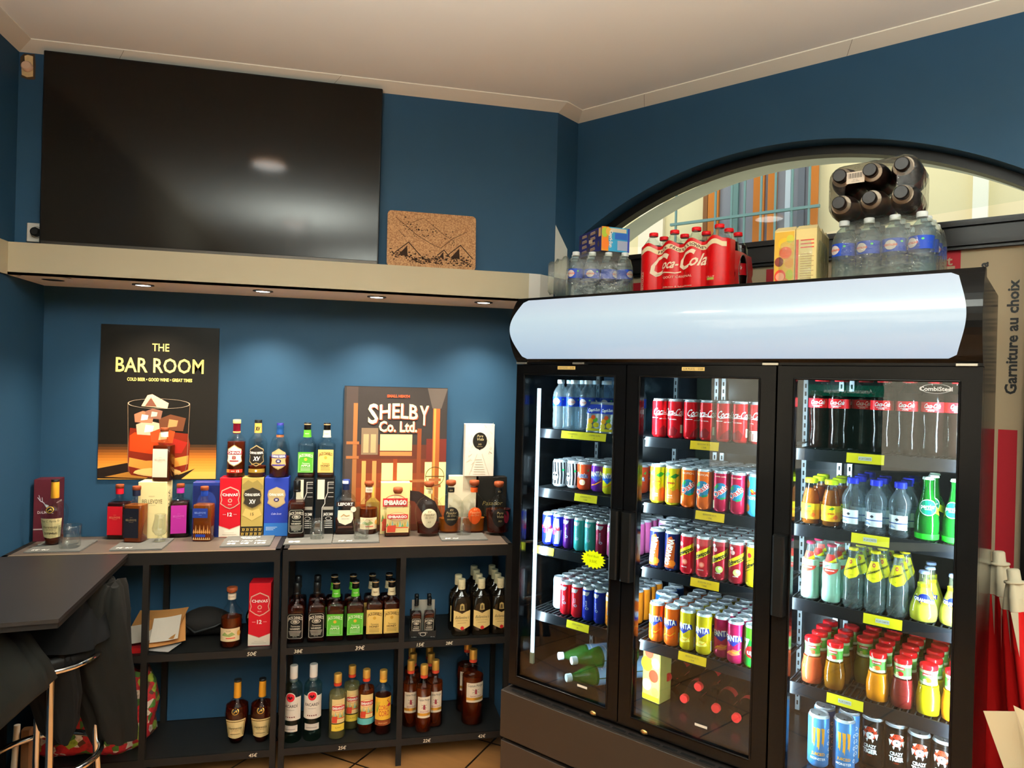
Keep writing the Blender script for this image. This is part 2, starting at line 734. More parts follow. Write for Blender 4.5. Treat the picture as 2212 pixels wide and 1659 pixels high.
# outside: thick stone reveal, the house across the lane, its barred window
STONE = M('f2f7ea', 0.9, noise=0.08, scale=10)
mb = MB()
ro = arc(AR - 0.012, t0=T0 - 0.0, t1=T1)
for a0, a1 in zip(ro[:-1], ro[1:]):
    mb.add([W3(a0[0], 0.2, a0[1]), W3(a1[0], 0.2, a1[1]), W3(a1[0], 0.42, a1[1] + 0.03), W3(a0[0], 0.42, a0[1] + 0.03)], [(0, 1, 2, 3)], STONE, True)
struct(mb.obj('trim_5'))
FAC = M('e6d6a6', 0.9, noise=0.05, scale=3)
mb = MB()
mb.T = Matrix.Translation(B_LOC) @ Matrix.Rotation(F_ROT, 4, 'Z')
mb.box(-4, 3.0, -1, 6, 3.3, 7.5, FAC)
mb.box(1.38, 2.93, -1, 1.47, 3.0, 7.5, M('f0ead2', 0.8))
mb.box(-1.25, 2.96, -1, -1.0, 3.0, 7.5, M('f2e2c4', 0.8))
h = mb.obj('facade_wall')
root = thing('house_across', (0, 0, 0), label='cream house front seen through the arched window above the fridge', cat='house')
h.parent = root
mb = MB()
mb.T = Matrix.Translation(B_LOC) @ Matrix.Rotation(F_ROT, 4, 'Z')
OR, GY, TEAL = M('c9772e', 0.7), M('8f9096', 0.7), M('6f8e88', 0.6)
mb.box(-0.6, 2.95, 2.2, 0.34, 2.99, 4.6, GY)
for x0, x1, m_ in [(-0.6, -0.56, M('8a5a34', .7)), (-0.555, -0.46, OR), (-0.16, -0.07, OR), (-0.04, 0.03, OR), (0.29, 0.35, OR), (-0.34, -0.29, TEAL), (0.1, 0.14, M('c4ccd0', .6)), (0.2, 0.25, M('6d7076', .6))]:
    mb.box(x0, 2.92, 2.2, x1, 2.95, 4.6, m_)
o = mb.obj('shuttered_window', root)
mb = MB()
mb.T = Matrix.Translation(B_LOC) @ Matrix.Rotation(F_ROT, 4, 'Z')
for x in (-0.8, -0.44, -0.3, -0.19, -0.055, 0.06, 0.19, 0.32):
    mb.box(x - 0.008, 2.8, 2.2, x + 0.008, 2.816, 4.6, TEAL)
for z in (3.145, 4.2):
    mb.box(-0.85, 2.795, z, 0.4, 2.821, z + 0.022, TEAL)
mb.obj('window_bars', root)
# street on the door side
mb = MB()
mb.box(-5.2, -4, -0.2, -5.0, 5, 4.0, M('c4aea0', 0.9))
mb.box(-5.0, -1.85, 0.0, -4.97, -0.9, 2.0, M('23302c', 0.3))
mb.box(-4.97, -1.85, 1.66, -4.95, -0.9, 1.80, M('0f6b55', 0.5))
mb.box(-5.0, -4.0, -0.2, -4.8, 5.0, 0.75, M('4a4a4c', 0.6))
mb.box(-5.0, 0.3, 0.0, -4.95, 1.5, 2.6, M('2c3a34', 0.4))
mb.box(-5.0, 0.45, 1.9, -4.93, 1.2, 2.15, M('14604a', 0.5))
a = Art()
a.T('Assurances et Banque', -1.4, 1.73, 0.05, WHT, 1, bold=0.01)
a.put(mb, lambda u, v, w: (-4.95 + w, u, v), eps=0.002)
o = mb.obj('shop_front')
tag(o, 'beige shop front with green fascia across the street, mirrored in the fridge glass', 'shop front')
mb = MB()
mb.box(-9, -6, -0.3, 9, 9, -0.1, M('8a857c', 0.9))
struct(mb.obj('ground'))

# ceiling moulding, slanted from wall to ceiling
TR = M('cfc4b2', 0.6)
ZT, EO = 3.018, 0.0704
tpath = [(Vector((XL, -3)), Vector((1, 0))), ]


def trim_run(name, p0, p1, n0, n1):
    mb = MB()
    r = []
    for p, n in ((p0, n0), (p1, n1)):
        r.append([Vector((p[0], p[1], ZT - 0.012)), Vector((p[0] + n[0] * EO, p[1] + n[1] * EO, CEIL_Z - 0.004)),
                  Vector((p[0] + n[0] * EO, p[1] + n[1] * EO, CEIL_Z + 0.01)), Vector((p[0], p[1], CEIL_Z + 0.01))])
    mb.loft(r, TR, smooth=False)
    k = int((p1 - p0).length / 0.9)
    d = (p1 - p0).normalized()
    nn = (n0 + n1) / 2
    for j in range(1, k + 1):
        q = p0 + d * (0.36 + 0.86 * (j - 1))
        if (q - p0).length < (p1 - p0).length - 0.05:
            c = q + d * 0.0015
            e = [Vector((q.x, q.y, ZT - 0.0125)), Vector((q.x + nn.x * EO, q.y + nn.y * EO, CEIL_Z - 0.0045)),
                 Vector((c.x + nn.x * EO, c.y + nn.y * EO, CEIL_Z - 0.0045)), Vector((c.x, c.y, ZT - 0.0125))]
            mb.add(e, [(0, 1, 2, 3)], M('5a4a3a', 0.8))
    struct(mb.obj(name))


CO1, CO2 = Vector((0.882, YU)), Vector((B_LOC.x, B_LOC.y))
n_up = Vector((0, -1))
chd = (CO2 - CO1).normalized()
n_ch = Vector((chd.y, -chd.x))
n_b = Vector((-FN.x, -FN.y))


def miter(a, b):
    m = (a + b).normalized()
    return m / max(0.3, m.dot(a))


lc = Vector((XL, YU))
trim_run('trim_1', lc, CO1, Vector((1, -1)), miter(n_up, n_ch))
trim_run('trim_2', CO1, CO2, miter(n_up, n_ch), miter(n_ch, n_b))
trim_run('trim_3', CO2, Vector((B_END.x, B_END.y)), miter(n_ch, n_b), n_b)
trim_run('trim_4', Vector((XL, -3)), lc, Vector((1, 0)), Vector((1, -1)))

# ledge box under the television, with recessed spots
mb = MB()
X0, X1 = XL, 0.745
HOLE = (-1.262, 3.226)
mb.box(X0, LY, LZ0, X1, LY + 0.012, LZ1, CREAMW)
mb.box(X0, LY + 0.012, LZ1 - 0.01, X1, YU, LZ1, CREAMW)
# underside with one open spot hole, whitened to imitate light bounced up
hx, hy, hr = HOLE[0], HOLE[1], 0.042
n = 20
ringp = [(hx + hr * cos(2 * pi * k / n), hy + hr * 0.9 * sin(2 * pi * k / n)) for k in range(n)]
sq = []
for k in range(n):
    a_ = 2 * pi * k / n
    m_ = max(abs(cos(a_)), abs(sin(a_)))
    sq.append((hx + 0.1 * cos(a_) / m_, hy + 0.1 * sin(a_) / m_))
mb.add([(x, y, LZ0) for x, y in ringp] + [(x, y, LZ0) for x, y in sq],
       [(k, (k + 1) % n, (k + 1) % n + n, k + n) for k in range(n)], M('f2efe6', 0.7))
for x0, y0, x1, y1 in [(X0, LY, hx - 0.1, YL), (hx + 0.1, LY, X1 + 0.15, YL), (hx - 0.1, LY, hx + 0.1, hy - 0.1), (hx - 0.1, hy + 0.1, hx + 0.1, YL)]:
    mb.box(x0, y0, LZ0, x1, y1, LZ0 + 0.01, M('f2efe6', 0.7))
mb.add([(x, y, LZ0) for x, y in ringp] + [(x, y, LZ0 + 0.09) for x, y in ringp],
       [(k, (k + 1) % n, (k + 1) % n + n, k + n) for k in range(n)] + [tuple(range(n, 2 * n))], M('20160f', 0.9))
mb.box(XL, 2.99, LZ0, XL + 0.008, LY + 0.01, LZ1, CREAMW)
struct(mb.obj('trim_6'))
mb = MB()
LIT_WHITE = M('f1efe8', 0.7)  # white imitates light falling on the ledge end and corner wall
mb.prism([(X1, LY), (0.80, LY + 0.005), (0.95, LY + 0.12), (0.95, 3.3), (X1, 3.3)], LZ0, LZ1, LIT_WHITE)
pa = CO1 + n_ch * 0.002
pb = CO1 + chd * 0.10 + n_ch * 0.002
mb.add([(pa.x, pa.y, LZ1), (pb.x, pb.y, LZ1), (pb.x, pb.y, 2.375), (pa.x, pa.y, 2.475)], [(0, 1, 2, 3)], LIT_WHITE)  # slanted top draws the edge of the lit area
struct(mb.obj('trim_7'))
for i, (x, y) in enumerate(LEDGE_SPOTS):
    t = thing('recessed_spot', (x, 3.222, LZ0), cat='ceiling spot', group='recessed spots under the ledge',
              label=['round recessed spot lit under the cream ledge, leftmost lit one, above the whisky poster',
                     'round recessed spot lit under the ledge, between the two posters',
                     'round recessed spot lit under the ledge, above the brown bar scene poster',
                     'round recessed spot lit under the ledge, rightmost one beside the fridge header'][i])
    mb = MB()
    n = 20
    o_, i_ = [(0.043, 0), (0.043, -0.004), (0.033, -0.006), (0.03, -0.002)], None
    mb.lathe(o_, M('8c8478', 0.3, metal=0.8), n=20, cap0=False, cap1=False)
    mb.obj('trim_ring', t)
    mb = MB()
    mb.lathe([(0.030, -0.0035), (0.012, -0.0045), (0.001, -0.0045)], M('ffffff', 0.5, emit=9), n=20)
    mb.obj('bulb', t)
for i, (x, y) in enumerate(CEIL_LAMPS):
    t = thing('ceiling_lamp', (x, y, CEIL_Z), cat='lamp', group='round ceiling lamps over the bar',
              label='round flat warm ceiling lamp, seen only mirrored in the black television' if i == 0 else
              'round flat ceiling lamp %s' % ['', 'in front of the fridge, nearest to its header', 'overhead beside the left wall, above the viewer', 'at the far right of the room, past the fridge', 'behind the viewer in the middle of the room', 'behind the viewer in the left rear corner'][i])
    mb = MB()
    mb.lathe([(0.115, 0), (0.115, -0.012), (0.1, -0.02)], WHT, n=32, cap0=False, cap1=False)
    mb.obj('lamp_rim', t)
    mb = MB()
    mb.lathe([(0.1, -0.018), (0.002, -0.018)], M('ffe2b0', 0.5, emit=3), n=32)
    mb.obj('diffuser', t)

for i, (x, y) in enumerate(ADDED_UPLIGHTS):
    t = thing('added_pendant', (x, y, 2.38), cat='lamp', group='added unseen bowl pendants behind the viewer', label='added white bowl lamp brightening the ceiling, unseen behind the viewer, %s of three' % ['nearest', 'rightmost', 'farthest'][i])  # added out of view to carry the ceiling light
    mb = MB()
    mb.lathe([(max(.002, .19 * sin(pi * k / 16)), .02 - .12 * cos(pi * k / 16)) for k in range(9)], WHT, n=24, cap1=False)
    mb.obj('bowl', t)
    mb = MB()
    mb.tube([(0, 0, -.09), (0, 0, CEIL_Z - 2.38)], .004, BLK)
    mb.obj('cord', t)

# television, cork board, socket, pipe hole
t = thing('television', (-0.606, 3.167, 2.2275), label='large black flat television standing on the cream ledge', cat='television')
mb = MB()
mb.cbox(-0.668, -0.05, 0.0, 0.668, -0.02, 0.775, M('0b0a0a', 0.35), 0.003)
mb.cbox(-0.45, -0.02, 0.08, 0.45, 0.003, 0.5, M('0b0a0a', 0.5), 0.006)
mb.obj('casing', t)
mb = MB()
mb.box(-0.662, -0.0525, 0.014, 0.662, -0.0503, 0.769, M('16120e', 0.09, spec=0.12))
mb.obj('screen', t)
mb = MB()
mb.box(-0.66, -0.054, 0.001, 0.66, -0.0503, 0.012, M('3a342f', 0.35, metal=0.5))
mb.obj('bottom_bezel', t)
for sx in (-0.4, 0.4):
    mb = MB()
    mb.box(sx - 0.1, -0.045, -0.001, sx + 0.1, 0.0, 0.003, BLK)
    mb.obj('stand_foot', t)


def cork_mat():
    m, nt, b = newmat('cork')
    tc = nt.nodes.new('ShaderNodeTexCoord')
    n = nt.nodes.new('ShaderNodeTexNoise')
    n.inputs['Scale'].default_value = 160
    n.inputs['Detail'].default_value = 2
    nt.links.new(tc.outputs['Object'], n.inputs['Vector'])
    cr = nt.nodes.new('ShaderNodeValToRGB')
    cr.color_ramp.elements[0].position = 0.38
    cr.color_ramp.elements[0].color = lin('946642')
    cr.color_ramp.elements[1].position = 0.62
    cr.color_ramp.elements[1].color = lin('bf9264')
    nt.links.new(n.outputs['Fac'], cr.inputs[0])
    nt.links.new(cr.outputs[0], b.inputs['Base Color'])
    b.inputs['Roughness'].default_value = 0.8
    return m


mb = MB()
T = Matrix.Translation((0.2985, 3.128, 2.2265)) @ Matrix.Rotation(radians(-6), 4, 'X')
mb.T = T
w_, h_, c_ = 0.2, 0.255, 0.018
outl = []
for cx, cz, a0 in [(w_ - c_, c_, -90), (w_ - c_, h_ - c_, 0), (-w_ + c_, h_ - c_, 90), (-w_ + c_, c_, 180)]:
    for k in range(6):
        a_ = radians(a0 + 90 * k / 5)
        outl.append((cx + c_ * cos(a_), cz + c_ * sin(a_)))
cm = cork_mat()
mb.loft([[(x, 0.0, z) for x, z in outl], [(x, 0.008, z) for x, z in outl]], cm, smooth=False)
a = Art()
INK = M('2a1a10', 0.8)
r2 = random.Random(3)
for hx_, s_ in ((-0.105, 0.06), (0.13, 0.062), (0.055, 0.03)):        # gabled houses
    a.L([(hx_ - s_, 0.062), (hx_, 0.062 + s_ * 0.85), (hx_ + s_ * 0.9, 0.055)], 0.004, INK)
    a.P([(hx_ - s_ * .75, 0.052), (hx_ - s_ * .1, 0.062 + s_ * .6), (hx_ - s_ * .05, 0.05)], INK)
for k in range(230):
    x = r2.uniform(-0.185, 0.185)
    z = r2.gauss(0.038 if x > -0.1 else 0.055, 0.012)
    a.E(x, max(0.02, z), r2.uniform(0.002, 0.007), r2.uniform(0.0015, 0.004), INK, n=5)
a.L([(-0.165, 0.225), (-0.12, 0.19), (-0.07, 0.15), (0.0, 0.11), (0.04, 0.095), (0.09, 0.14), (0.16, 0.18)], 0.002, INK)
a.L([(-0.15, 0.165), (-0.12, 0.135)], 0.002, INK)
a.L([(-0.1, 0.2), (-0.04, 0.23), (0.0, 0.2), (0.05, 0.16), (0.1, 0.13)], 0.0015, INK)
for k in range(60):
    q = r2.random()
    x = -0.15 + q * 0.25 + r2.gauss(0, 0.012)
    z = 0.205 - q * 0.11 + r2.gauss(0, 0.014) + (0.03 if q > .5 else 0)
    a.E(x, z, r2.uniform(0.001, 0.006), r2.uniform(0.001, 0.003), INK, n=5)
a.put(mb, lambda u, v, w: (u, -w, v))
tag(mb.obj('cork_board'), 'cork board printed with mountain chalets, leaning on the ledge beside the television', 'cork picture')
t = thing('wall_socket', (-1.3, YU, 2.279), label='white wall socket half hidden behind the lower left corner of the television', cat='socket')
mb = MB()
mb.cbox(-0.038, -0.01, -0.038, 0.038, 0, 0.038, WHT, 0.004)
mb.obj('cover_plate', t)
mb = MB()
mb.T = Matrix.Rotation(radians(90), 4, 'X')
mb.lathe([(0.024, 0.011), (0.0215, 0.0115), (0.0215, 0.004)], M('888', .4) if False else M('8a8478', 0.4), n=24, cap0=False)
mb.obj('plug_well', t)
mb = MB()
mb.T = Matrix.Rotation(radians(90), 4, 'X')
mb.lathe([(0.0175, 0.008), (0.0175, 0.03), (0.012, 0.035)], BLK, n=20)
mb.obj('black_plug', t)
mb = MB()
r2 = random.Random(5)
pl = [(-1.378, 2.985), (-1.365, 3.0), (-1.345, 3.0), (-1.327, 3.003), (-1.322, 2.96), (-1.323, 2.9), (-1.35, 2.897), (-1.375, 2.905), (-1.368, 2.93), (-1.378, 2.95)]
mb.add([(x, YU - 0.003, z) for x, z in pl], [tuple(range(len(pl)))], M('3c2c1c', 0.9))
mb.prism([(x, z) for x, z in pl][::-1], 0, 0.001, M('3c2c1c', .9)) if False else None
pl2 = [(-1.362, 2.99), (-1.35, 2.995), (-1.332, 2.992), (-1.33, 2.91), (-1.352, 2.905), (-1.37, 2.912), (-1.372, 2.94), (-1.36, 2.96)]
mb.add([(x, YU - 0.006, z) for x, z in pl2] + [(x, YU - 0.001, z) for x, z in pl2],
       [tuple(range(8))] + [(k, (k + 1) % 8, (k + 1) % 8 + 8, k + 8) for k in range(8)], M('c9a878', 0.9, noise=0.2, scale=80))
mb.T = Matrix.Translation((-1.35, YU - 0.004, 2.945)) @ Matrix.Rotation(radians(80), 4, 'X')
mb.lathe([(0.02, 0), (0.02, 0.014), (0.016, 0.018)], M('cfa98c', 0.6), n=16)
tag(mb.obj('pipe_hole'), 'rough plastered hole with a stub of pipe, high in the upper left corner', 'wall hole')


# ------------------------------------------------------------------ posters
def poster(name, w, h, bg, art, loc, tilt, label):
    mb = MB()
    mb.T = Matrix.Translation(loc) @ Matrix.Rotation(radians(-tilt), 4, 'X')
    mb.box(-w / 2, 0, 0, w / 2, 0.006, h, bg)
    art.put(mb, lambda u, v, ww: (u, -ww, v), eps=0.0003)
    tag(mb.obj(name), label, 'poster')


a = Art()
YT = M('e8cf6a', 0.5)
a.T('THE', 0, 0.606, 0.036, YT, 2, w=0.072, bold=0.01)
a.T('BAR ROOM', 0, 0.524, 0.068, YT, 2, w=0.372, bold=0.012)
a.T('COLD BEER \u2022 GOOD WINE \u2022 GREAT TIMES', 0, 0.457, 0.015, YT, 2, w=0.275, bold=0.02)


def grad(a, x0, x1, z0, z1, cols, l=1, horiz=False):
    """printed bands of colour"""
    n = len(cols)
    for k, c in enumerate(cols):
        m_ = M(c, 0.45)
        if horiz:
            a.R(x0 + (x1 - x0) * k / n, z0, x0 + (x1 - x0) * (k + 1) / n, z1, m_, l)
        else:
            a.R(x0, z0 + (z1 - z0) * k / n, x1, z0 + (z1 - z0) * (k + 1) / n, m_, l)


a.R(-0.2498, 0.001, 0.2498, 0.035, M('e7a54a', .45))
grad(a, -0.2498, 0.2498, 0.035, 0.16, ['e0963c', 'd98d35', 'cf8430', 'c67a2a', 'b96e24', 'a55f1e', '8c4f19', '6e3d15', '4e2c12', '33200f'], 1)
a.P([(-0.2498, 0.05), (-0.13, 0.075), (0.09, 0.02), (0.16, 0.05), (0.1, 0.0), (-0.2498, 0.005)], M('1a0f08', .5), 2)
a.P([(-0.22, 0.012), (-0.1, 0.04), (-0.02, 0.02), (-0.05, 0.004)], M('a06a28', .5), 3)
a.P([(-0.125, 0.04), (-0.11, 0.02), (-0.03, 0.008), (0.06, 0.012), (0.13, 0.045), (0.135, 0.16), (0.125, 0.21), (-0.12, 0.235), (-0.127, 0.15)], M('6a1e0c', .4), 3)
a.P([(-0.12, 0.1), (-0.05, 0.085), (0.04, 0.09), (0.13, 0.11), (0.128, 0.07), (0.03, 0.045), (-0.06, 0.045), (-0.122, 0.06)], M('d98a3a', .4), 4)
a.P([(-0.12, 0.13), (-0.02, 0.115), (0.02, 0.14), (-0.03, 0.2), (-0.1, 0.215), (-0.12, 0.2)], M('c23a12', .4), 4)
a.P([(0.03, 0.12), (0.1, 0.12), (0.125, 0.17), (0.06, 0.19), (0.02, 0.16)], M('8c1f14', .4), 4)
a.E(-0.0, 0.033, 0.1, 0.02, M('f0c070', .4), 4)
for px_, pz_, s_, c1, c2 in [(-0.04, 0.235, 0.05, 'd9a184', 'f3ece4'), (0.06, 0.26, 0.055, '5a3420', 'b57a4a'), (-0.06, 0.285, 0.04, 'a8674a', 'efd5c0'), (0.02, 0.2, 0.05, 'a3401c', 'd99a6a'), (-0.02, 0.30, 0.035, '7a5240', 'd8b49a')]:
    a.P([(px_ - s_, pz_ - s_ * .6), (px_ + s_ * .8, pz_ - s_ * .7), (px_ + s_, pz_ + s_ * .4), (px_ - s_ * .2, pz_ + s_ * .7), (px_ - s_ * 1.1, pz_ + s_ * .3)], M(c1, .35), 5)
    a.P([(px_ - s_ * .4, pz_ - s_ * .4), (px_ + s_ * .3, pz_ - s_ * .3), (px_ + s_ * .4, pz_ + s_ * .2), (px_ - s_ * .3, pz_ + s_ * .3)], M(c2, .35), 6)
a.P([(-0.075, 0.335), (0.035, 0.325), (0.04, 0.35), (-0.03, 0.39), (-0.05, 0.385)], M('e2b08a', .35), 7)
a.P([(-0.06, 0.335), (-0.01, 0.333), (-0.035, 0.375)], M('6a4030', .35), 8)
a.E(0.0, 0.347, 0.132, 0.023, M('b09a80', .35), 9, n=40, hole=0.965)
for sx in (-1, 1):
    a.L([(sx * 0.131, 0.347), (sx * 0.127, 0.2), (sx * 0.125, 0.08), (sx * 0.118, 0.035)], 0.002, M('7a6048', .35), 9)
a.L([(-0.10, 0.03), (0, 0.012), (0.1, 0.03)], 0.004, M('d9b070', .35), 9)
poster('bar_poster', 0.5, 0.703, M('15120e', 0.35), a, (-0.9, 3.4465, 1.2345), 0, 'black poster with yellow lettering over a glass of whisky, hung on the blue wall')

a = Art()
a.R(-0.2498, 0.001, 0.2498, 0.7, M('2a2523', .5), 1)
grad(a, -0.19, 0.2498, 0.0, 0.42, ['7a3416', '8a3e18', '7a3416', '6b3018', '5a2a18', '4a2419'], 2)
for qk, (x0, x1, z0, z1, c) in enumerate([(-0.24, -0.185, 0.0, 0.7, '3a302c'), (-0.205, -0.185, 0.0, 0.62, '86562f'), (-0.16, -0.14, 0.13, 0.34, 'b88a4c'), (-0.11, -0.09, 0.16, 0.34, 'b57c46'),
                            (-0.165, -0.085, 0.37, 0.5, '6c5a46'), (-0.155, -0.13, 0.38, 0.47, '9a8460'), (-0.12, -0.095, 0.38, 0.47, '9a8460'),
                            (-0.075, 0.08, 0.39, 0.47, 'cbb27c'), (-0.075, 0.08, 0.365, 0.385, 'c87040'), (-0.065, 0.085, 0.16, 0.33, 'ecd88a'), (-0.01, 0.01, 0.14, 0.35, '7a3416'), (-0.08, 0.1, 0.235, 0.245, '7a3416'),
                            (0.105, 0.125, 0.1, 0.50, '6e371d'), (0.145, 0.2498, 0.12, 0.335, 'f0dc90'), (0.15, 0.2498, 0.335, 0.45, '5a221a'), (0.18, 0.215, 0.05, 0.6, '8a4b25'), (0.184, 0.195, 0.05, 0.6, 'b8803c')]):
    a.R(x0, z0, x1, z1, M(c, .5), 2.2 + 0.1 * qk)
for x, z in ((-0.205, 0.42), (-0.205, 0.35), (0.196, 0.21), (0.196, 0.24), (0.115, 0.235)):
    a.R(x - 0.03, z, x + 0.03, z + 0.014, M('8a5530', .5), 4)
a.P([(0.15, 0.7), (0.2498, 0.7), (0.22, 0.6), (0.176, 0.6)], M('4a423c', .5), 4)
a.E(0.196, 0.265, 0.047, 0.047, M('4a3a1c', .5), 5, n=30, hole=0.94)
a.R(0.15, 0.262, 0.243, 0.266, M('4a3a1c', .5), 5)
# plain dark armchair and table in place of the printed figure
a.P([(0.235, 0.0), (0.24, 0.06), (0.2, 0.14), (0.12, 0.19), (0.04, 0.2), (-0.0, 0.16), (-0.02, 0.08), (-0.03, 0.0)], M('251a18', .5), 6)
a.P([(0.12, 0.0), (0.14, 0.08), (0.1, 0.14), (0.03, 0.16), (0.01, 0.08), (0.0, 0.0)], M('5a2a1c', .5), 7)
a.R(-0.2498, 0.0, 0.2498, 0.03, M('4a2414', .5), 8)
BT = M('c9a848', .5)
a.R(-0.135, 0.03, -0.07, 0.14, M('8a6a2c', .5), 8)
a.P([(-0.135, 0.14), (-0.07, 0.14), (-0.095, 0.165), (-0.11, 0.165)], M('a8863a', .5), 8)
a.R(-0.108, 0.16, -0.097, 0.215, BT, 8)
a.R(-0.128, 0.05, -0.08, 0.115, M('e8d888', .5), 9)
a.E(-0.17, 0.08, 0.03, 0.04, M('5a4630', .5), 9)
LT, LSH = M('f3e3a0', 0.5), M('8c3a28', 0.5)
for dx, dz, m_, l in ((0.004, -0.004, LSH, 10), (0, 0, LT, 12)):
    a.T('HELB', 0.012 + dx, 0.588 + dz, 0.074, m_, l, w=0.185, bold=0.02, arch=0.9)
    a.T('S', -0.112 + dx, 0.573 + dz, 0.098, m_, l, w=0.048, bold=0.02)
    a.T('Y', 0.136 + dx, 0.568 + dz, 0.098, m_, l, w=0.045, bold=0.02)
    a.T('Co. Ltd.', 0.01 + dx, 0.51 + dz, 0.052, m_, l, w=0.185, bold=0.03)
a.T('SMALL HEATH', 0.008, 0.658, 0.013, M('d84a28', .5), 12, w=0.11, bold=0.04)
poster('lettered_bar_poster', 0.5, 0.703, M('1d1a18', 0.4), a, (0.1745, 3.43, 0.982), 0.9,
       'brown bar scene poster with curved cream title lettering, leaning on the wall behind the bottles')
# ------------------------------------------------------------------ shelving units along the back wall
ZB, ZM, ZL = 0.9786, 0.5528, 0.1189
YF = 3.108
STEEL = M('171412', 0.55, spec=.1)
TOPM = M('4a4038', 0.38, noise=0.25, scale=9)
SHELFM = M('191817', 0.4, noise=0.15, scale=8)
CHALK = M('e8e2cc', 0.8)


def shelf_unit(x0, x1, label, marks):
    t = thing('shelving_unit', ((x0 + x1) / 2, 3.27, 0), label=label, cat='shelving unit')
    ox, oy = (x0 + x1) / 2, 3.27
    mid = x0 + (x1 - x0) * 0.5 if x0 < -1 else 0.206
    T = Matrix.Translation((-ox, -oy, 0))
    mb = MB(T)
    mb.box(x0, YF, ZB - 0.022, x1, YL - 0.004, ZB - 0.002, STEEL)
    mb.box(x0 + 0.022, YF + 0.02, ZB - 0.002, x1 - 0.022, YL - 0.02, ZB, TOPM)
    mb.box(x0, YF, ZB - 0.002, x0 + 0.02, YL - 0.004, ZB, STEEL)
    mb.box(x1 - 0.02, YF, ZB - 0.002, x1, YL - 0.004, ZB, STEEL)
    mb.box(x0, YF, ZB - 0.002, x1, YF + 0.018, ZB, M('6a5c4c', 0.3, metal=0.3))
    mb.obj('top_panel', t)
    for z in (ZM, ZL):
        mb = MB(T)
        mb.box(x0 + 0.01, YF + 0.012, z - 0.012, x1 - 0.01, YL - 0.01, z, SHELFM)
        mb.obj('shelf', t)
    for z in (ZB - 0.022, ZM, ZL):
        mb = MB(T)
        mb.box(x0 + 0.002, YF + 0.001, z - 0.03, x1 - 0.002, YF + 0.0125, z, STEEL)
        for s, mx, mz, h in marks:
            if abs(mz - z) < 0.05:
                a = Art()
                a.T(s, mx, z - 0.016, h, CHALK, 1, bold=0.01, shear=0.15)
                a.put(mb, front(YF + 0.001))
        mb.obj('front_beam', t)
        mb = MB(T)
        mb.box(x0 + 0.002, YL - 0.014, z - 0.03, x1 - 0.002, YL - 0.003, z, STEEL)
        mb.obj('rear_beam', t)
    for x in (x0, mid, x1):
        for y in (YF, YL - 0.025):
            w = 0.024
            xx = min(max(x - w / 2, x0), x1 - w)
            mb = MB(T)
            mb.box(xx, y + 0.0005, 0.0, xx + w, y + w, ZB - 0.023, STEEL)
            mb.obj('leg', t)
    return t


shelf_unit(XL + 0.01, -0.319, 'black metal shelving unit with a slate grey top in the left corner, mostly empty shelves',
           [('50\u20ac', -0.425, ZM, 0.017), ('45\u20ac', -0.41, ZL, 0.015)])
shelf_unit(-0.3075, 0.70, 'black metal shelving unit packed with spirit bottles, right one beside the fridge',
           [('38\u20ac', -0.235, ZM, 0.016), ('39\u20ac', 0.025, ZM, 0.018), ('15\u20ac', 0.29, ZM, 0.016), ('28\u20ac', 0.42, ZM, 0.014),
            ('25\u20ac', -0.04, ZL, 0.015), ('22\u20ac', 0.33, ZL, 0.015), ('42\u20ac', 0.58, ZL, 0.015)])

# ------------------------------------------------------------------ black table, stool and coats at the left
t = thing('high_table', (-1.13, 2.7, 0), label='dark brown high table with a cut corner in the left foreground', cat='table')
poly = [(-0.864 + 1.13, 2.305 - 2.7), (-0.913 + 1.13, 3.098 - 2.7), (XL + 0.008 + 1.13, 3.098 - 2.7), (XL + 0.008 + 1.13, 2.27 - 2.7), (-1.008 + 1.13, 2.286 - 2.7)]
mb = MB()
mb.prism(poly, ZB - 0.012, ZB + 0.0, M('221e1c', 0.4, noise=0.2, scale=6))
c = [(x * 0.985, y * 0.985) for x, y in poly]
mb.prism(c, ZB - 0.03, ZB - 0.012, STEEL)
mb.obj('tabletop', t)
mb = MB()
mb.tube([(-0.19, 0.08, 0.015), (-0.19, 0.08, ZB - 0.03)], 0.028, STEEL, n=14)
mb.obj('column', t)
mb = MB()
mb.lathe([(0.2, 0), (0.2, 0.008), (0.05, 0.02)], STEEL, n=28, c=(-0.045, 0.0)) if False else mb.box(-0.24, -0.18, 0, -0.02, 0.3, 0.014, STEEL)
mb.obj('foot', t)

sx, sy = -1.075, 2.76
t = thing('bar_stool', (sx, sy, 0), label='chrome bar stool under the table with dark coats thrown over it', cat='stool')
mb = MB()
mb.lathe([(0.15, 0.695), (0.165, 0.70), (0.165, 0.735), (0.14, 0.75), (0.02, 0.752)], BLK, n=28)
mb.obj('seat', t)
mb = MB()
ringpts = [(0.17 * cos(2 * pi * k / 28), 0.17 * sin(2 * pi * k / 28), 0.70) for k in range(29)]
mb.tube(ringpts, 0.011, CHROME, n=8)
mb.obj('seat_ring', t)
for a_ in (28, 118, 208, 298):
    x, y = cos(radians(a_)), sin(radians(a_))
    mb = MB()
    mb.tube([(0.155 * x, 0.155 * y, 0.70), (0.165 * x, 0.165 * y, 0.36), (0.19 * x, 0.19 * y, 0.0)], 0.012, CHROME, n=10)
    mb.obj('leg', t)
mb = MB()
mb.tube([(0.18 * cos(2 * pi * k / 32), 0.18 * sin(2 * pi * k / 32), 0.34) for k in range(33)], 0.011, CHROME, n=8)
mb.obj('foot_ring', t)


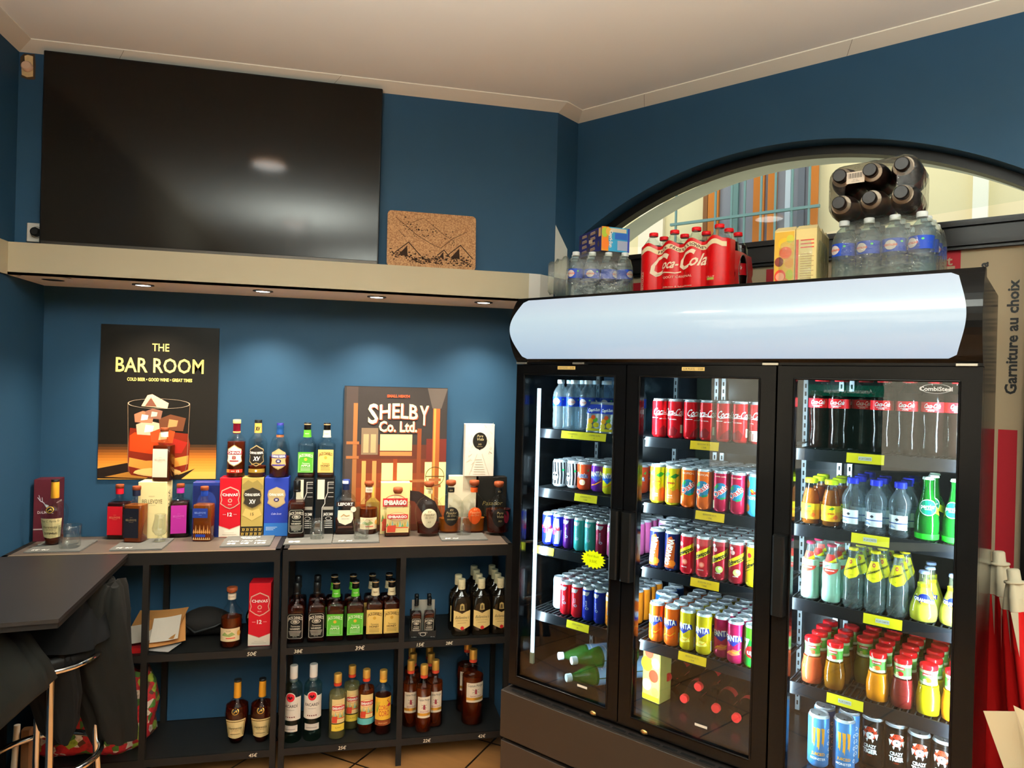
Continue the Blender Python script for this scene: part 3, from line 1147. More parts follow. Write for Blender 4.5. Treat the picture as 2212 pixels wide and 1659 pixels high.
def drape(name, cols, mat, label, cat, n=44, fold=0.015, seed=1, thick=None):
    """hanging cloth: stacked outlines (cx, cy, rx, ry, z) with running folds"""
    r = random.Random(seed)
    ph = [r.uniform(0, 6.28) for _ in range(6)]
    rings = []
    for i, (cx, cy, rx, ry, z) in enumerate(cols):
        ring = []
        for k in range(n):
            a_ = 2 * pi * k / n
            f = 1 + fold / max(rx, 0.03) * (sin(5 * a_ + ph[0] + z * 3) + 0.6 * sin(9 * a_ + ph[1] - z * 7) + 0.35 * sin(14 * a_ + ph[2] + z * 12))
            ring.append((cx + rx * f * cos(a_), cy + ry * f * sin(a_), z + 0.01 * sin(3 * a_ + ph[3])))
        rings.append(ring)
    mb = MB()
    mb.loft(rings, mat)
    return tag(mb.obj(name), label, cat)


COATM = M('0d0c09', 0.9, noise=0.3, scale=14, bump=0.4, spec=.15)
JACKM = M('121310', 0.85, noise=0.3, scale=10, bump=0.4, spec=.2)
drape('coat', [(-0.90, 2.86, 0.03, 0.06, 0.93), (-0.915, 2.86, 0.06, 0.09, 0.90), (-0.93, 2.85, 0.09, 0.10, 0.82), (-0.94, 2.84, 0.11, 0.10, 0.74),
               (-0.94, 2.85, 0.115, 0.10, 0.66), (-0.925, 2.86, 0.105, 0.09, 0.58), (-0.90, 2.87, 0.09, 0.08, 0.48), (-0.885, 2.88, 0.08, 0.07, 0.38), (-0.875, 2.88, 0.065, 0.05, 0.33)],
      COATM, 'long black coat hanging over the bar stool, its hem near the flowered bag', 'coat', seed=4, fold=0.012)
drape('jacket', [(-1.17, 2.50, 0.08, 0.03, 0.90), (-1.16, 2.49, 0.14, 0.05, 0.86), (-1.13, 2.48, 0.17, 0.06, 0.78), (-1.10, 2.50, 0.15, 0.07, 0.71), (-1.15, 2.5, 0.12, 0.06, 0.64),
                 (-1.2, 2.5, 0.10, 0.06, 0.58), (-1.22, 2.5, 0.08, 0.05, 0.53)],
      JACKM, 'dark padded jacket bunched under the table edge at the far left', 'jacket', seed=9, fold=0.012)
drape('scarf', [(-1.0, 2.66, 0.03, 0.03, 0.78), (-1.0, 2.67, 0.06, 0.04, 0.70), (-1.01, 2.69, 0.08, 0.04, 0.58), (-1.0, 2.7, 0.06, 0.035, 0.48), (-0.99, 2.7, 0.02, 0.02, 0.42)],
      M('080706', 0.9, noise=0.2, scale=20, spec=.15), 'black scarf end tapering to a point between the stool legs', 'scarf', seed=12, fold=0.006)
drape('sweater', [(-1.06, 2.74, 0.185, 0.15, 0.757), (-1.05, 2.75, 0.17, 0.14, 0.79), (-1.03, 2.77, 0.13, 0.12, 0.84), (-1.0, 2.8, 0.08, 0.08, 0.90)],
      M('0b0b0c', 0.9, noise=0.2, scale=15, bump=0.4, spec=.1), 'crumpled black sweater heaped on the bar stool seat beside the long coat', 'sweater', seed=5, fold=0.012)
mb = MB()
mb.tube([(-0.86, 2.62, 0.775), (-0.90, 2.6, 0.77), (-0.905, 2.6, 0.765)], 0.004, CHROME, n=6)


def floral():
    m, nt, b = newmat('flowered_cloth')
    tc = nt.nodes.new('ShaderNodeTexCoord')
    v = nt.nodes.new('ShaderNodeTexVoronoi')
    v.inputs['Scale'].default_value = 36
    nt.links.new(tc.outputs['Object'], v.inputs['Vector'])
    sep = nt.nodes.new('ShaderNodeSeparateColor')
    nt.links.new(v.outputs['Color'], sep.inputs[0])
    cr = nt.nodes.new('ShaderNodeValToRGB')
    cr.color_ramp.interpolation = 'CONSTANT'
    e = cr.color_ramp.elements
    e[0].position, e[0].color = 0, lin('a01a20')
    e[1].position, e[1].color = 0.34, lin('e8e0d0')
    for p_, c_ in ((0.5, '3c6a28'), (0.64, 'b02028'), (0.8, '4a2a18'), (0.9, '8fae3c')):
        q = e.new(p_)
        q.color = lin(c_)
    nt.links.new(sep.outputs[0], cr.inputs[0])
    n = nt.nodes.new('ShaderNodeTexVoronoi')
    n.inputs['Scale'].default_value = 60
    nt.links.new(tc.outputs['Object'], n.inputs['Vector'])
    mr = nt.nodes.new('ShaderNodeMapRange')
    mr.inputs['From Max'].default_value = 0.6
    mr.inputs['To Min'].default_value = 0.55
    mr.inputs['To Max'].default_value = 1.3
    nt.links.new(n.outputs['Distance'], mr.inputs['Value'])
    h = nt.nodes.new('ShaderNodeHueSaturation')
    nt.links.new(cr.outputs[0], h.inputs['Color'])
    nt.links.new(mr.outputs[0], h.inputs['Value'])
    nt.links.new(h.outputs[0], b.inputs['Base Color'])
    b.inputs['Roughness'].default_value = 0.7
    return m


drape('flowered_bag', [(-1.08, 3.27, 0.20, 0.10, 0.122), (-1.08, 3.27, 0.235, 0.13, 0.15), (-1.08, 3.27, 0.225, 0.12, 0.21), (-1.04, 3.28, 0.2, 0.1, 0.28), (-0.97, 3.28, 0.12, 0.07, 0.37), (-0.93, 3.28, 0.05, 0.04, 0.44)],
      floral(), 'red, white and green flowered cloth bag slumped on the bottom shelf at left', 'bag', seed=2, fold=0.012)
mb = MB()
mb.tube([(-1.262, 2.97, 0.0), (-1.252, 2.985, 0.36)], 0.011, M('e4dcc8', 0.4), n=10)
tag(mb.obj('white_pole'), 'thin white pole leaning behind the stool at the lower left', 'pole')
mb = MB()
mb.cbox(-1.238, 2.98, 0, -1.205, 3.01, 0.34, M('6a4a30', 0.5, noise=0.2, scale=30), 0.004)
tag(mb.obj('wooden_post'), 'short brown wooden post beside the white pole at the lower left', 'post')

# papers, bag and box on the middle shelf of the left unit
mb = MB()
mb.box(-1.02, 3.14, ZM, -0.862, 3.26, ZM + 0.022, M('a81c1c', 0.5))
tag(mb.obj('red_booklet_box'), 'flat red box under the papers on the left middle shelf', 'box')


def sheet(name, x, y, z, w, h, rz, tilt, mat, label, fold=0.02):
    mb = MB(Matrix.Translation((x, y, z)) @ Matrix.Rotation(radians(rz), 4, 'Z') @ Matrix.Rotation(radians(tilt), 4, 'X'))
    n = 8
    rings = []
    for j in range(n + 1):
        u = -w / 2 + w * j / n
        dz = fold * (j / n) ** 2
        rings.append([(u, 0, dz), (u, h, dz + 0.004), (u, h, dz + 0.0065), (u, 0, dz + 0.0025)])
    mb.loft(rings, mat, smooth=False)
    return tag(mb.obj(name), label, 'envelope' if 'env' in name else 'paper')


sheet('brown_envelope', -0.845, 3.175, ZM + 0.03, 0.22, 0.16, -12, 32, M('a87440', 0.8), 'crumpled brown kraft envelope at the back of the paper heap', 0.03)
sheet('brown_envelope', -0.775, 3.155, ZM + 0.02, 0.15, 0.13, 14, 38, M('b98048', 0.8), 'brown kraft envelope sticking out right of the shelf leg')
sheet('white_letter', -0.90, 3.145, ZM + 0.035, 0.2, 0.1, 10, 24, M('e6dccb', 0.7), 'white letter lying on the brown envelopes, left of the shelf leg')
sheet('white_letter', -0.78, 3.145, ZM + 0.04, 0.11, 0.11, 4, 40, M('efe6d6', 0.7), 'small white folded letter in front of the brown envelopes')
sheet('white_letter', -0.80, 3.135, ZM + 0.004, 0.1, 0.08, -25, 4, M('e4e0dc', 0.7), 'white paper corner poking out under the envelopes', 0.004)
mb = MB(Matrix.Translation((-1.0, 3.2, ZM + 0.03)) @ Matrix.Rotation(radians(-25), 4, 'Y') @ Matrix.Rotation(radians(30), 4, 'X'))
mb.cbox(-0.1, -0.02, 0.02, 0.09, 0.13, 0.035, M('141414', 0.35), 0.004)
tag(mb.obj('black_folder'), 'black folder propped on the papers beside the hanging coat', 'folder')
mb = MB(Matrix.Translation((-0.66, 3.33, ZM)))
rings = []
for k in range(9):
    a_ = k / 8
    rr = 0.05 * sin(pi * (0.15 + 0.7 * a_)) + 0.012
    rings.append([(-0.12 + 0.25 * a_, rr * 1.2 * cos(2 * pi * j / 14), rr + rr * 0.98 * sin(2 * pi * j / 14)) for j in range(14)])
mb.loft(rings, M('14110f', 0.85, noise=0.3, scale=20, bump=0.4))
mb.tube([(-0.1, -0.05, 0.09), (-0.02, -0.09, 0.04), (0.06, -0.08, 0.06), (0.13, -0.04, 0.085)], 0.006, BLK, n=6)
tag(mb.obj('black_pouch'), 'soft black pouch lying at the back of the left middle shelf', 'pouch')
mb = MB(Matrix.Translation((-0.425, 3.36, ZM + 0.062)) @ Matrix.Rotation(radians(90), 4, 'X'))
mb.lathe([(0.058, 0), (0.062, 0.004), (0.062, 0.02), (0.056, 0.024)], M('16130f', 0.4), n=28)
mb.obj
a = Art()
a.P([(0.054 * cos(x), 0.054 * sin(x)) for x in [pi * k / 12 for k in range(13)]], M('cfc6b0', 0.6), 1)
a.put(mb, lambda u, v, w: (u, v, 0.0245 + w))
tag(mb.obj('round_sign'), 'round black and white plate standing behind the red whisky carton', 'plate')

# ------------------------------------------------------------------ glass door fridge
FW, FDP, FZT = 1.6184, 0.50, 2.05
GLOSS = M('080707', 0.18, spec=0.13)
INNER = M('0c0d10', 0.22)
fr = thing('drinks_fridge', F_LOC, F_ROT, 'large black three-door glass fridge with a lit white header, full of drinks', 'fridge')
mb = MB()
mb.box(0, 0.045, 0.0, 0.022, FDP, 1.80, GLOSS)
mb.box(FW - 0.022, 0.045, 0.0, FW, FDP, 1.80, GLOSS)
mb.box(0.022, FDP - 0.02, 0.2, FW - 0.022, FDP, 1.80, INNER)
mb.box(0.022, 0.045, 0.46, FW - 0.022, FDP - 0.02, 0.5, INNER)
mb.box(0.022, 0.06, 1.785, FW - 0.022, FDP - 0.02, 1.80, INNER)
mb.obj('cabinet', fr)
mb = MB()
prof = []
n = 14
for k in range(n + 1):
    q = k / n
    prof.append((-0.058 * sin(pi * q) ** 0.8 if 0 < q < 1 else 0.0, 1.808 + (2.072 - 1.808) * q))
sec = prof + [(0.035, 2.072), (0.04, 2.05), (FDP, 2.05), (FDP, 1.80), (0.0, 1.80)]
mb.loft([[(0, o_, z) for o_, z in sec], [(FW, o_, z) for o_, z in sec]], GLOSS, smooth=False)
mb.obj('header_housing', fr)
mb = MB()
rings = []
for k in range(25):
    q = 0.045 + 0.91 * k / 24
    o_ = -0.058 * sin(pi * q) ** 0.8 - 0.003
    z = 1.808 + 0.264 * q
    e = 0.0
    for qq in (q - 0.045, 0.955 - q):
        if qq < 0.05:
            e = max(e, 0.018 * (1 - math.sqrt(max(0, 1 - (1 - qq / 0.05) ** 2))))
    l = 0.048 - 0.044 * sin(pi * q) ** 1.5 + e
    r = 1.556 + 0.026 * sin(pi * q) ** 1.5 - e
    rings.append([(l + (r - l) * j / 10, o_, z) for j in range(11)])


def header_mat():
    m, nt, b = newmat('lit_header')
    b.inputs['Base Color'].default_value = (0.1, 0.1, 0.1, 1)
    b.inputs['Roughness'].default_value = 0.12
    tc = nt.nodes.new('ShaderNodeTexCoord')
    sp = nt.nodes.new('ShaderNodeSeparateXYZ')
    nt.links.new(tc.outputs['Object'], sp.inputs[0])
    mr = nt.nodes.new('ShaderNodeMapRange')
    mr.inputs['From Min'].default_value = 1.81
    mr.inputs['From Max'].default_value = 2.07
    nt.links.new(sp.outputs['Z'], mr.inputs['Value'])
    cr = nt.nodes.new('ShaderNodeValToRGB')
    e = cr.color_ramp.elements
    e[0].color = (0.42, 0.60, 0.80, 1)
    e[1].color = (0.56, 0.66, 0.80, 1)
    q = e.new(0.65)
    q.color = (0.58, 0.76, 0.86, 1)
    nt.links.new(mr.outputs[0], cr.inputs[0])
    nt.links.new(cr.outputs[0], b.inputs['Emission Color'])
    b.inputs['Emission Strength'].default_value = 0.8
    return m


mb.loft(rings, header_mat(), closed=False, cap0=False, cap1=False)
mb.obj('light_panel', fr, 'lit pale blue white header panel')
mb = MB()
mb.box(0.002, 0.0, 0.462, FW - 0.002, 0.045, 0.463, BLK)
mb.cbox(-0.008, -0.042, 0.255, FW + 0.004, 0.05, 0.446, M('211912', 0.5, spec=.3), 0.003)
mb.obj('kick_panel', fr)
mb = MB()
mb.cbox(-0.006, -0.038, 0.02, FW + 0.003, 0.04, 0.238, M('261d16', 0.5, spec=.3), 0.003)
mb.box(0.0, -0.02, 0.238, FW, 0.03, 0.255, BLK)
mb.obj('base_panel', fr)
mb = MB()
mb.box(0.0, -0.03, 0.446, FW, 0.04, 0.4475, M('1a1614', 0.4))
k = 0.03
while k < FW - 0.08:
    mb.box(k, -0.018, 0.4475, k + 0.055, -0.006, 0.4485, M('050505', 0.8))
    k += 0.068
mb.obj('vent_grille', fr)
for s in (0.03, 0.31, 1.05, 1.585):
    mb = MB()
    mb.cbox(s - 0.03, -0.006, 1.7995, s + 0.022, 0.03, 1.807, M('b8b4a8', 0.3, metal=0.8), 0.001)
    mb.obj('hinge', fr)
GLASS = G('dfe9ea', 1.5, 0.0)
DOORS = [(0.0, 0.516, 0.04, 0.470, 'R'), (0.521, 1.064, 0.573, 1.012, 'L'), (1.070, 1.6184, 1.122, 1.566, 'L')]
HND = [(0.474, 0.517), (0.5225, 0.572), (1.071, 1.115)]
ZD0, ZD1, ZG0, ZG1 = 0.462, 1.797, 0.502, 1.757
for i, (a0, a1, g0, g1, hs) in enumerate(DOORS):
    mb = MB()
    for (x0, x1, z0, z1) in [(a0, a1, ZD0, ZG0), (a0, a1, ZG1, ZD1), (a0, g0, ZG0, ZG1), (g1, a1, ZG0, ZG1)]:
        mb.box(x0, 0.0, z0, x1, 0.04, z1, GLOSS)
    # bevelled inner lip
    for (x0, z0, x1, z1) in [(g0, ZG0, g1, ZG0), (g0, ZG1, g1, ZG1), (g0, ZG0, g0, ZG1), (g1, ZG0, g1, ZG1)]:
        mb.tube([(x0, 0.0, z0), (x1, 0.0, z1)], 0.004, GLOSS, n=6)
    d = mb.obj('door', fr)
    mb = MB()
    mb.box(g0, 0.008, ZG0, g1, 0.013, ZG1, GLASS)
    mb.obj('glass_pane', d)
    mb = MB()
    h0, h1 = HND[i]
    zl, zh = 1.0, 1.255
    mb.loft([[(h0 + c_, -0.03 + d_, z) for c_, d_ in ((0, 0.03), (0.004, 0.004), (0.01, 0), ((h1 - h0) - 0.01, 0), ((h1 - h0) - 0.004, 0.004), (h1 - h0, 0.03))]
             for z in (zl, zl + 0.01, zh - 0.01, zh)], M('0a0a0a', 0.35), smooth=False)
    mb.obj('handle', d)
    mb = MB()
    mb.T = Matrix.Translation((min(max((0.413, 0.629, 1.178)[i], 0), FW), 0.0, 0.4665)) @ Matrix.Rotation(radians(90), 4, 'X')
    mb.lathe([(0.014, 0.009, 0, 2), (0.014, 0.009, 0.003, 2), (0.006, 0.006, 0.006, 2), (0.002, 0.002, 0.0062, 2)], M('d9b070', 0.25, metal=0.9), n=20)
    mb.obj('lock', d)
    for tag_s, tag_z, w_, h_, s_ in (((0.249, 1.785, 0.084, 0.013, 'SUR PLACE + 0,50\u20ac'), (0.357, 0.549, 0.045, 0.009, 'N 1')) if i == 0 else
                                     ((0.780, 1.785, 0.084, 0.013, 'SUR PLACE + 0,50\u20ac'), (0.84, 0.555, 0.045, 0.009, 'N 2')) if i == 1 else ()):
        mb = MB()
        a = Art()
        onglass = tag_z < 1
        a.R(tag_s - w_ / 2, tag_z - h_ / 2, tag_s + w_ / 2, tag_z + h_ / 2, M('e2c27a' if not onglass else 'e8e4d8', 0.5), 1)
        if not onglass:
            a.T(s_, tag_s, tag_z, 0.006, BLK, 2, w=w_ * 0.88)
        a.put(mb, front(0.007 if onglass else 0.0))
        mb.obj('sticker', d)
    if i == 0:
        mb = MB()
        a = Art()
        pts = []
        for k in range(36):
            r_ = 1 if k % 2 else 0.78
            pts.append((0.392 + 0.056 * r_ * cos(2 * pi * k / 36), 1.049 + 0.037 * r_ * sin(2 * pi * k / 36)))
        a.P(pts, M('d8f010', 0.5, emit=0.15), 1)
        a.T('Red Bull', 0.39, 1.062, 0.008, M('7a8a10', .5), 2, w=0.05)
        a.T('3.50\u20ac', 0.392, 1.042, 0.01, M('7a8a10', .5), 2, w=0.032)
        a.put(mb, front(0.0065))
        mb.obj('star_sticker', d, 'bright yellow star shaped price sticker')
        mb = MB()
        mb.box(0.13, 0.03, 1.69, 0.17, 0.032, 1.757, M('a8c0dc', 0.5))
        mb.obj
    if i == 2:
        mb = MB()
        a = Art()
        SIL = M('d8dce0', 0.3)
        a.E(1.508, 1.735, 0.038, 0.0135, SIL, 1, n=36, hole=0.94)
        a.T('CombiSteel', 1.508, 1.735, 0.012, SIL, 2, w=0.082, bold=0.03)
        a.put(mb, front(0.0065))
        mb.obj('logo', d)
mb = MB()
a = Art()
a.R(0.155, 1.66, 0.245, 1.757, M('9fb8d8', .5), 1)
for k in range(9):
    a.R(0.16, 1.69 + k * 0.007, 0.195 - 0.01 * (k % 2), 1.692 + k * 0.007, M('3a5078', .5), 2)
    a.R(0.205, 1.69 + k * 0.007, 0.24 - 0.008 * (k % 3), 1.692 + k * 0.007, M('3a5078', .5), 2)
a.put(mb, front(0.45))
mb.obj('notice_sheet', fr)
BAYS = [(0.03, 0.535), (0.545, 1.045), (1.09, 1.59)]
SH = [1.53, 1.282, 1.04, 0.765]
RAILM = M('121316', 0.3)
WIRE = M('4a4d50', 0.4, metal=0.6)
TAGY = M('f0c022', 0.5)
TAGY2 = M('f2e024', 0.5)
TXT_IN = M('6a6040', 0.6)
TAGS = {(0, 0): [(0.236, 'CRISTALINE 50 CL', '1\u20ac'), (0.341, 'CAPRI SUN', '1\u20ac')], (0, 1): [(0.308, 'BOISSONS 33 CL', '1.50\u20ac')],
        (0, 2): [(0.107, 'RED BULL 25CL', '2.50\u20ac')], (0, 3): [(0.286, 'RED BULL SAVEURS 25 CL', '3\u20ac')],
        (1, 0): [(0.797, 'BOISSONS 33 CL', '1.50\u20ac')], (1, 1): [(0.824, 'BOISSONS 33 CL', '1.50\u20ac')], (1, 2): [(0.812, 'BOISSONS 33 CL', '1.50\u20ac')],
        (1, 3): [(0.773, 'BOISSONS 33 CL', '1.50\u20ac')],
        (2, 0): [(1.317, 'A LA CARTE', '')], (2, 1): [(1.337, 'A LA CARTE', '')], (2, 2): [(1.377, 'A LA CARTE', '')], (2, 3): [(1.278, 'A LA CARTE', '')]}
for b_, (x0, x1) in enumerate(BAYS):
    for k_, z in enumerate(SH):
        mb = MB()
        xx = x0 + 0.015
        while xx < x1:
            mb.box(xx, 0.085, z - 0.006, xx + 0.003, 0.46, z - 0.001, WIRE)
            xx += 0.02
        for y in (0.085, 0.2, 0.33, 0.455):
            mb.box(x0 + 0.01, y, z - 0.011, x1 - 0.01, y + 0.005, z - 0.006, WIRE)
        mb.box(x0 + 0.01, 0.1, z - 0.012, x1 - 0.01, 0.45, z - 0.0115, INNER)
        sh = mb.obj('shelf', fr)
        mb = MB()
        mb.loft([[(x_, 0.078, z + 0.001), (x_, 0.084, z + 0.001), (x_, 0.088, z - 0.036), (x_, 0.072, z - 0.036)] for x_ in (x0 + 0.02, x1 - 0.02)], RAILM, smooth=False)
        mb.obj('price_rail', sh)
        for tc_, s1, s2 in TAGS[(b_, k_)]:
            mb = MB()
            a = Art()
            a.R(-0.053, -0.031, 0.053, -0.001, TAGY if b_ == 1 else TAGY2, 1)
            if s2:
                a.T(s1, 0, -0.011, 0.006, TXT_IN, 2, w=0.05)
                a.T(s2, 0, -0.022, 0.006, TXT_IN, 2)
            else:
                a.R(-0.019, -0.022, 0.019, -0.010, M('d8d8c8', .5), 2)
                a.T(s1, 0, -0.016, 0.006, TXT_IN, 3, w=0.034)
            a.put(mb, lambda u, v, w, tc_=tc_, z=z: (tc_ + u, 0.0765 + v * 0.16 - w, z + v))
            mb.obj('price_tag', sh)
PER = M('9aa0a4', 0.3, metal=0.7)
for s in (0.115, 0.30, 0.50, 0.68, 0.71, 1.03, 1.155, 1.19, 1.575):
    mb = MB()
    mb.box(s - 0.008, 0.462, 0.51, s + 0.008, 0.478, 1.78, PER)
    z = 0.53
    while z < 1.77:
        mb.box(s - 0.003, 0.4612, z, s + 0.003, 0.4622, z + 0.016, BLK)
        z += 0.03
    mb.obj('slotted_rail', fr)
for s in (0.1, ):
    mb = MB()
    mb.box(s - 0.006, 0.09, 0.51, s + 0.006, 0.10, 1.78, PER)
for s in (0.533, 1.067):
    mb = MB()
    mb.box(s - 0.012, 0.045, 0.5, s + 0.012, 0.07, 1.785, BLK)
    mb.obj('door_post', fr)
for s, e in LEDS:
    mb = MB()
    mb.box(s - 0.007, 0.042, 0.6, s + 0.007, 0.050, 1.70, M('d8ecff', 0.4, emit=2.6 * e))
    q = 0.61
    while q < 1.69:
        mb.box(s - 0.003, 0.0405, q, s + 0.003, 0.042, q + 0.008, M('ffffff', 0.4, emit=7 * e))
        q += 0.018
    mb.box(s - 0.008, 0.04, 0.555, s + 0.008, 0.052, 0.6, M('d8d0b8', 0.5))
    mb.obj('led_strip', fr)
# ------------------------------------------------------------------ cans
def can(r, h, base, art, cat='can', lidm=None):
    def f():
        t = thing('drink_can', cat=cat)
        mb = MB()
        n = 26
        sh = r * 0.86
        body = [(r * .78, 0.0), (r * .86, 0.003), (r, 0.009), (r, h - 0.014), (r * .97, h - 0.009)]
        mb.lathe(body, base, n=n, cap0=True, cap1=False)
        mb.lathe([(r * .97, h - 0.009), (sh, h - 0.0035)], ALU, n=n, cap0=False, cap1=False)
        if art:
            art.put(mb, cyl(r), step=2 * pi * r / 26, eps=0.00035)
        mb.obj('can_body', t)
        mb = MB()
        mb.lathe([(sh, h - 0.0035), (sh + 0.0006, h - 0.0008), (sh - 0.0012, h), (sh - 0.003, h - 0.001), (sh - 0.004, h - 0.0045), (sh - 0.008, h - 0.0038), (0.001, h - 0.0038)], ALU, n=n, cap0=False)
        l = mb.obj('lid', t)
        mb = MB()
        mb.loft([[(x * 0.007, 0.004 + y * 0.012, z) for x, y in sring(1, 1, 3, 12)] for z in (h - 0.0036, h - 0.0022)], ALU, smooth=False)
        mb.box(-0.003, -0.014, h - 0.0036, 0.003, -0.006, h - 0.003, M('6a6e72', 0.4, metal=0.8))
        mb.obj('pull_tab', l)
        return t
    return f


SR, SHH = 0.029, 0.145     # sleek 33 cl
RR, RH = 0.033, 0.115      # regular 33 cl
BR_, BH = 0.0262, 0.134    # slim 25 cl


def P_(h, r=0.28, m=0.35):
    return M(h, r, metal=m)


WH = M('f4f4f0', 0.35)


def a_cola(twist=0.0, red='d0141c'):
    a = Art()
    a.T('Coca-Cola', 0.002 + twist, 0.098, 0.026, WH, 1, w=0.088, shear=0.35, rot=0, bold=0.012)
    a.L([(-0.03 + twist, 0.082), (0.0 + twist, 0.087), (0.035 + twist, 0.083)], 0.0025, WH, 1)
    a.R(-0.05 + twist, 0.072, -0.02 + twist, 0.074, WH)
    a.T('GO\u00dbT ORIGINAL', twist, 0.07, 0.004, WH, 1, w=0.03)
    a.P([(-0.03 + twist, 0.0095), (0.012 + twist, 0.0095), (0.02 + twist, 0.03), (0.004 + twist, 0.045), (-0.02 + twist, 0.028)], M('7a0c12', .35), 1)
    a.R(0.03 + twist, 0.02, 0.04 + twist, 0.05, M('e8e0c0', .4), 1)
    return a


def a_lipton():
    a = Art()
    a.R(-0.088, 0.0095, 0.088, 0.052, M('e2762a', .35), 1)
    for k in range(6):
        a.P([(-0.08 + k * .03, 0.052), (-0.05 + k * .03, 0.052), (-0.06 + k * .03, 0.062)], M('e2762a', .35), 1)
    a.P([(-0.006, 0.1), (0.02, 0.118), (0.036, 0.112), (0.02, 0.1)], M('2c7a2c', .35), 1)
    a.P([(-0.034, 0.108), (-0.01, 0.125), (0.0, 0.115), (-0.012, 0.103)], M('3f9434', .35), 1)
    a.E(0, 0.083, 0.021, 0.021, M('8a9a1a', .35), 2)
    a.E(0, 0.083, 0.0195, 0.0195, M('f0cc1c', .35), 3)
    a.T('Lipton', 0, 0.084, 0.0095, M('b81820', .4), 5, w=0.034, bold=0.03)
    a.T('P\u00caCHE', 0, 0.036, 0.005, WH, 3)
    a.T('THE GLAC\u00c9', 0, 0.028, 0.003, WH, 3)
    return a


def a_oasis(top, col):
    a = Art()
    a.T(top, 0, 0.125, 0.0075 if len(top) < 9 else 0.0045, M('f4d8b8', .4), 1)
    a.E(0.002, 0.074, 0.026, 0.029, M('2a6a86', .35), 1)
    a.P([(-0.024, 0.084), (-0.012, 0.1), (-0.004, 0.092), (-0.014, 0.08)], M('2c8a44', .35), 2)
    a.P([(0.0, 0.05), (0.024, 0.055), (0.02, 0.048), (0.004, 0.043)], M('1c7a4c', .35), 2)
    for dx, m_, l, b in ((0, WH, 3, 0.07), (0, M('d02018', .35), 5, 0.01)):
        a.T('Oasis', 0.0, 0.074, 0.02, m_, l, w=0.062, rot=38, bold=b)
    a.R(-0.03, 0.012, -0.022, 0.04, M('f0e0c0', .4), 1)
    return a


def a_fanta(ground, script=False):
    a = Art()
    rb = M('2a3a9a', .3)
    a.P([(-0.034, 0.07), (0.036, 0.078), (0.032, 0.096), (-0.03, 0.09)], rb, 1)
    a.P([(-0.02, 0.071), (0.022, 0.076), (0.002, 0.06)], rb, 1)
    a.T('FANTA', 0, 0.088, 0.02, WH, 2, w=0.058, bold=0.04, rot=4)
    a.P([(-0.02, 0.03), (0.0, 0.05), (0.022, 0.046), (0.026, 0.034), (0.0, 0.028)], ground, 1)
    a.L([(-0.025, 0.03), (-0.01, 0.042), (0.01, 0.038), (0.028, 0.052)], 0.003, M('e8a020', .35), 2)
    a.R(0.042, 0.014, 0.052, 0.05, M('e8e0d8', .4), 1)
    return a


def a_schw(apple=False, col='e8cc18', full=None):
    a = Art()
    y = M('e6c81a', .35)
    if not full:
        a.P([(-0.034, 0.05), (-0.034, 0.077), (0.036, 0.115), (0.036, 0.088)], y, 1)
    else:
        a.L([(-0.036, 0.046), (0.036, 0.084)], 0.0015, BLK, 1)
        a.L([(-0.036, 0.078), (0.036, 0.117)], 0.0015, BLK, 1)
    a.T('Schweppes', 0.001, 0.082, 0.016, BLK, 2, w=0.066, rot=28, bold=0.03, shear=0.2)
    a.E(-0.012, 0.108, 0.008, 0.008, M('c8242c', .35) if full else M('e8b0a8', .35), 1)
    if apple:
        a.E(0.004, 0.04, 0.013, 0.012, M('b8cc6a', .35), 1)
        a.E(0.006, 0.044, 0.005, 0.004, WH, 2)
        a.E(-0.016, 0.122, 0.006, 0.006, WH, 1)
    elif not full:
        a.E(0.004, 0.045, 0.01, 0.01, M('e86a50', .35), 1)
        a.E(0.004, 0.045, 0.006, 0.006, M('f09a80', .35), 2)
    a.T('POMME' if apple else ('TONIC' if full else 'AGRUMES'), 0, 0.026, 0.004, WH if not full else BLK, 1)
    a.T('RECYCLEZ-MOI', 0.062, 0.05, 0.004, WH, 1, rot=90)
    return a


def a_orangina():
    a = Art()
    o = M('e87820', .35)
    a.P([(-0.022, 0.01), (0.02, 0.01), (0.024, 0.1), (0.01, 0.128), (-0.006, 0.12)], M('b04818', .35), 1)
    a.E(0.012, 0.028, 0.014, 0.012, o, 2)
    a.T('ORANGINA', 0.0, 0.07, 0.02, M('f4ead8', .35), 4, w=0.1, rot=78, bold=0.04)
    return a


def a_tropico():
    a = Art()
    o = M('f09020', .35)
    a.E(-0.02, 0.11, 0.013, 0.015, o, 1)
    a.E(-0.02, 0.11, 0.009, 0.011, M('f8c060', .35), 2)
    a.E(-0.018, 0.028, 0.012, 0.014, o, 1)
    a.P([(-0.004, 0.095), (0.012, 0.085), (0.03, 0.1), (0.022, 0.078), (0.0, 0.074)], M('d83020', .35), 1)
    a.P([(-0.006, 0.088), (0.004, 0.094), (0.008, 0.08)], M('f0d020', .35), 2)
    a.T('TROPICO', 0.005, 0.064, 0.011, WH, 2, w=0.052, bold=0.04)
    return a


def a_7up():
    a = Art()
    a.R(-0.08, 0.0095, 0.08, 0.05, M('1c8a30', .35), 1)
    a.P([(-0.02, 0.05), (0.0, 0.1), (0.03, 0.07), (0.05, 0.05)], M('18702a', .35), 1)
    a.T('7', -0.014, 0.072, 0.06, WH, 2, w=0.03, bold=0.02)
    a.E(0.006, 0.056, 0.02, 0.02, M('d82020', .35), 3)
    a.T('up', 0.007, 0.056, 0.017, WH, 5, w=0.026, bold=0.03)
    return a


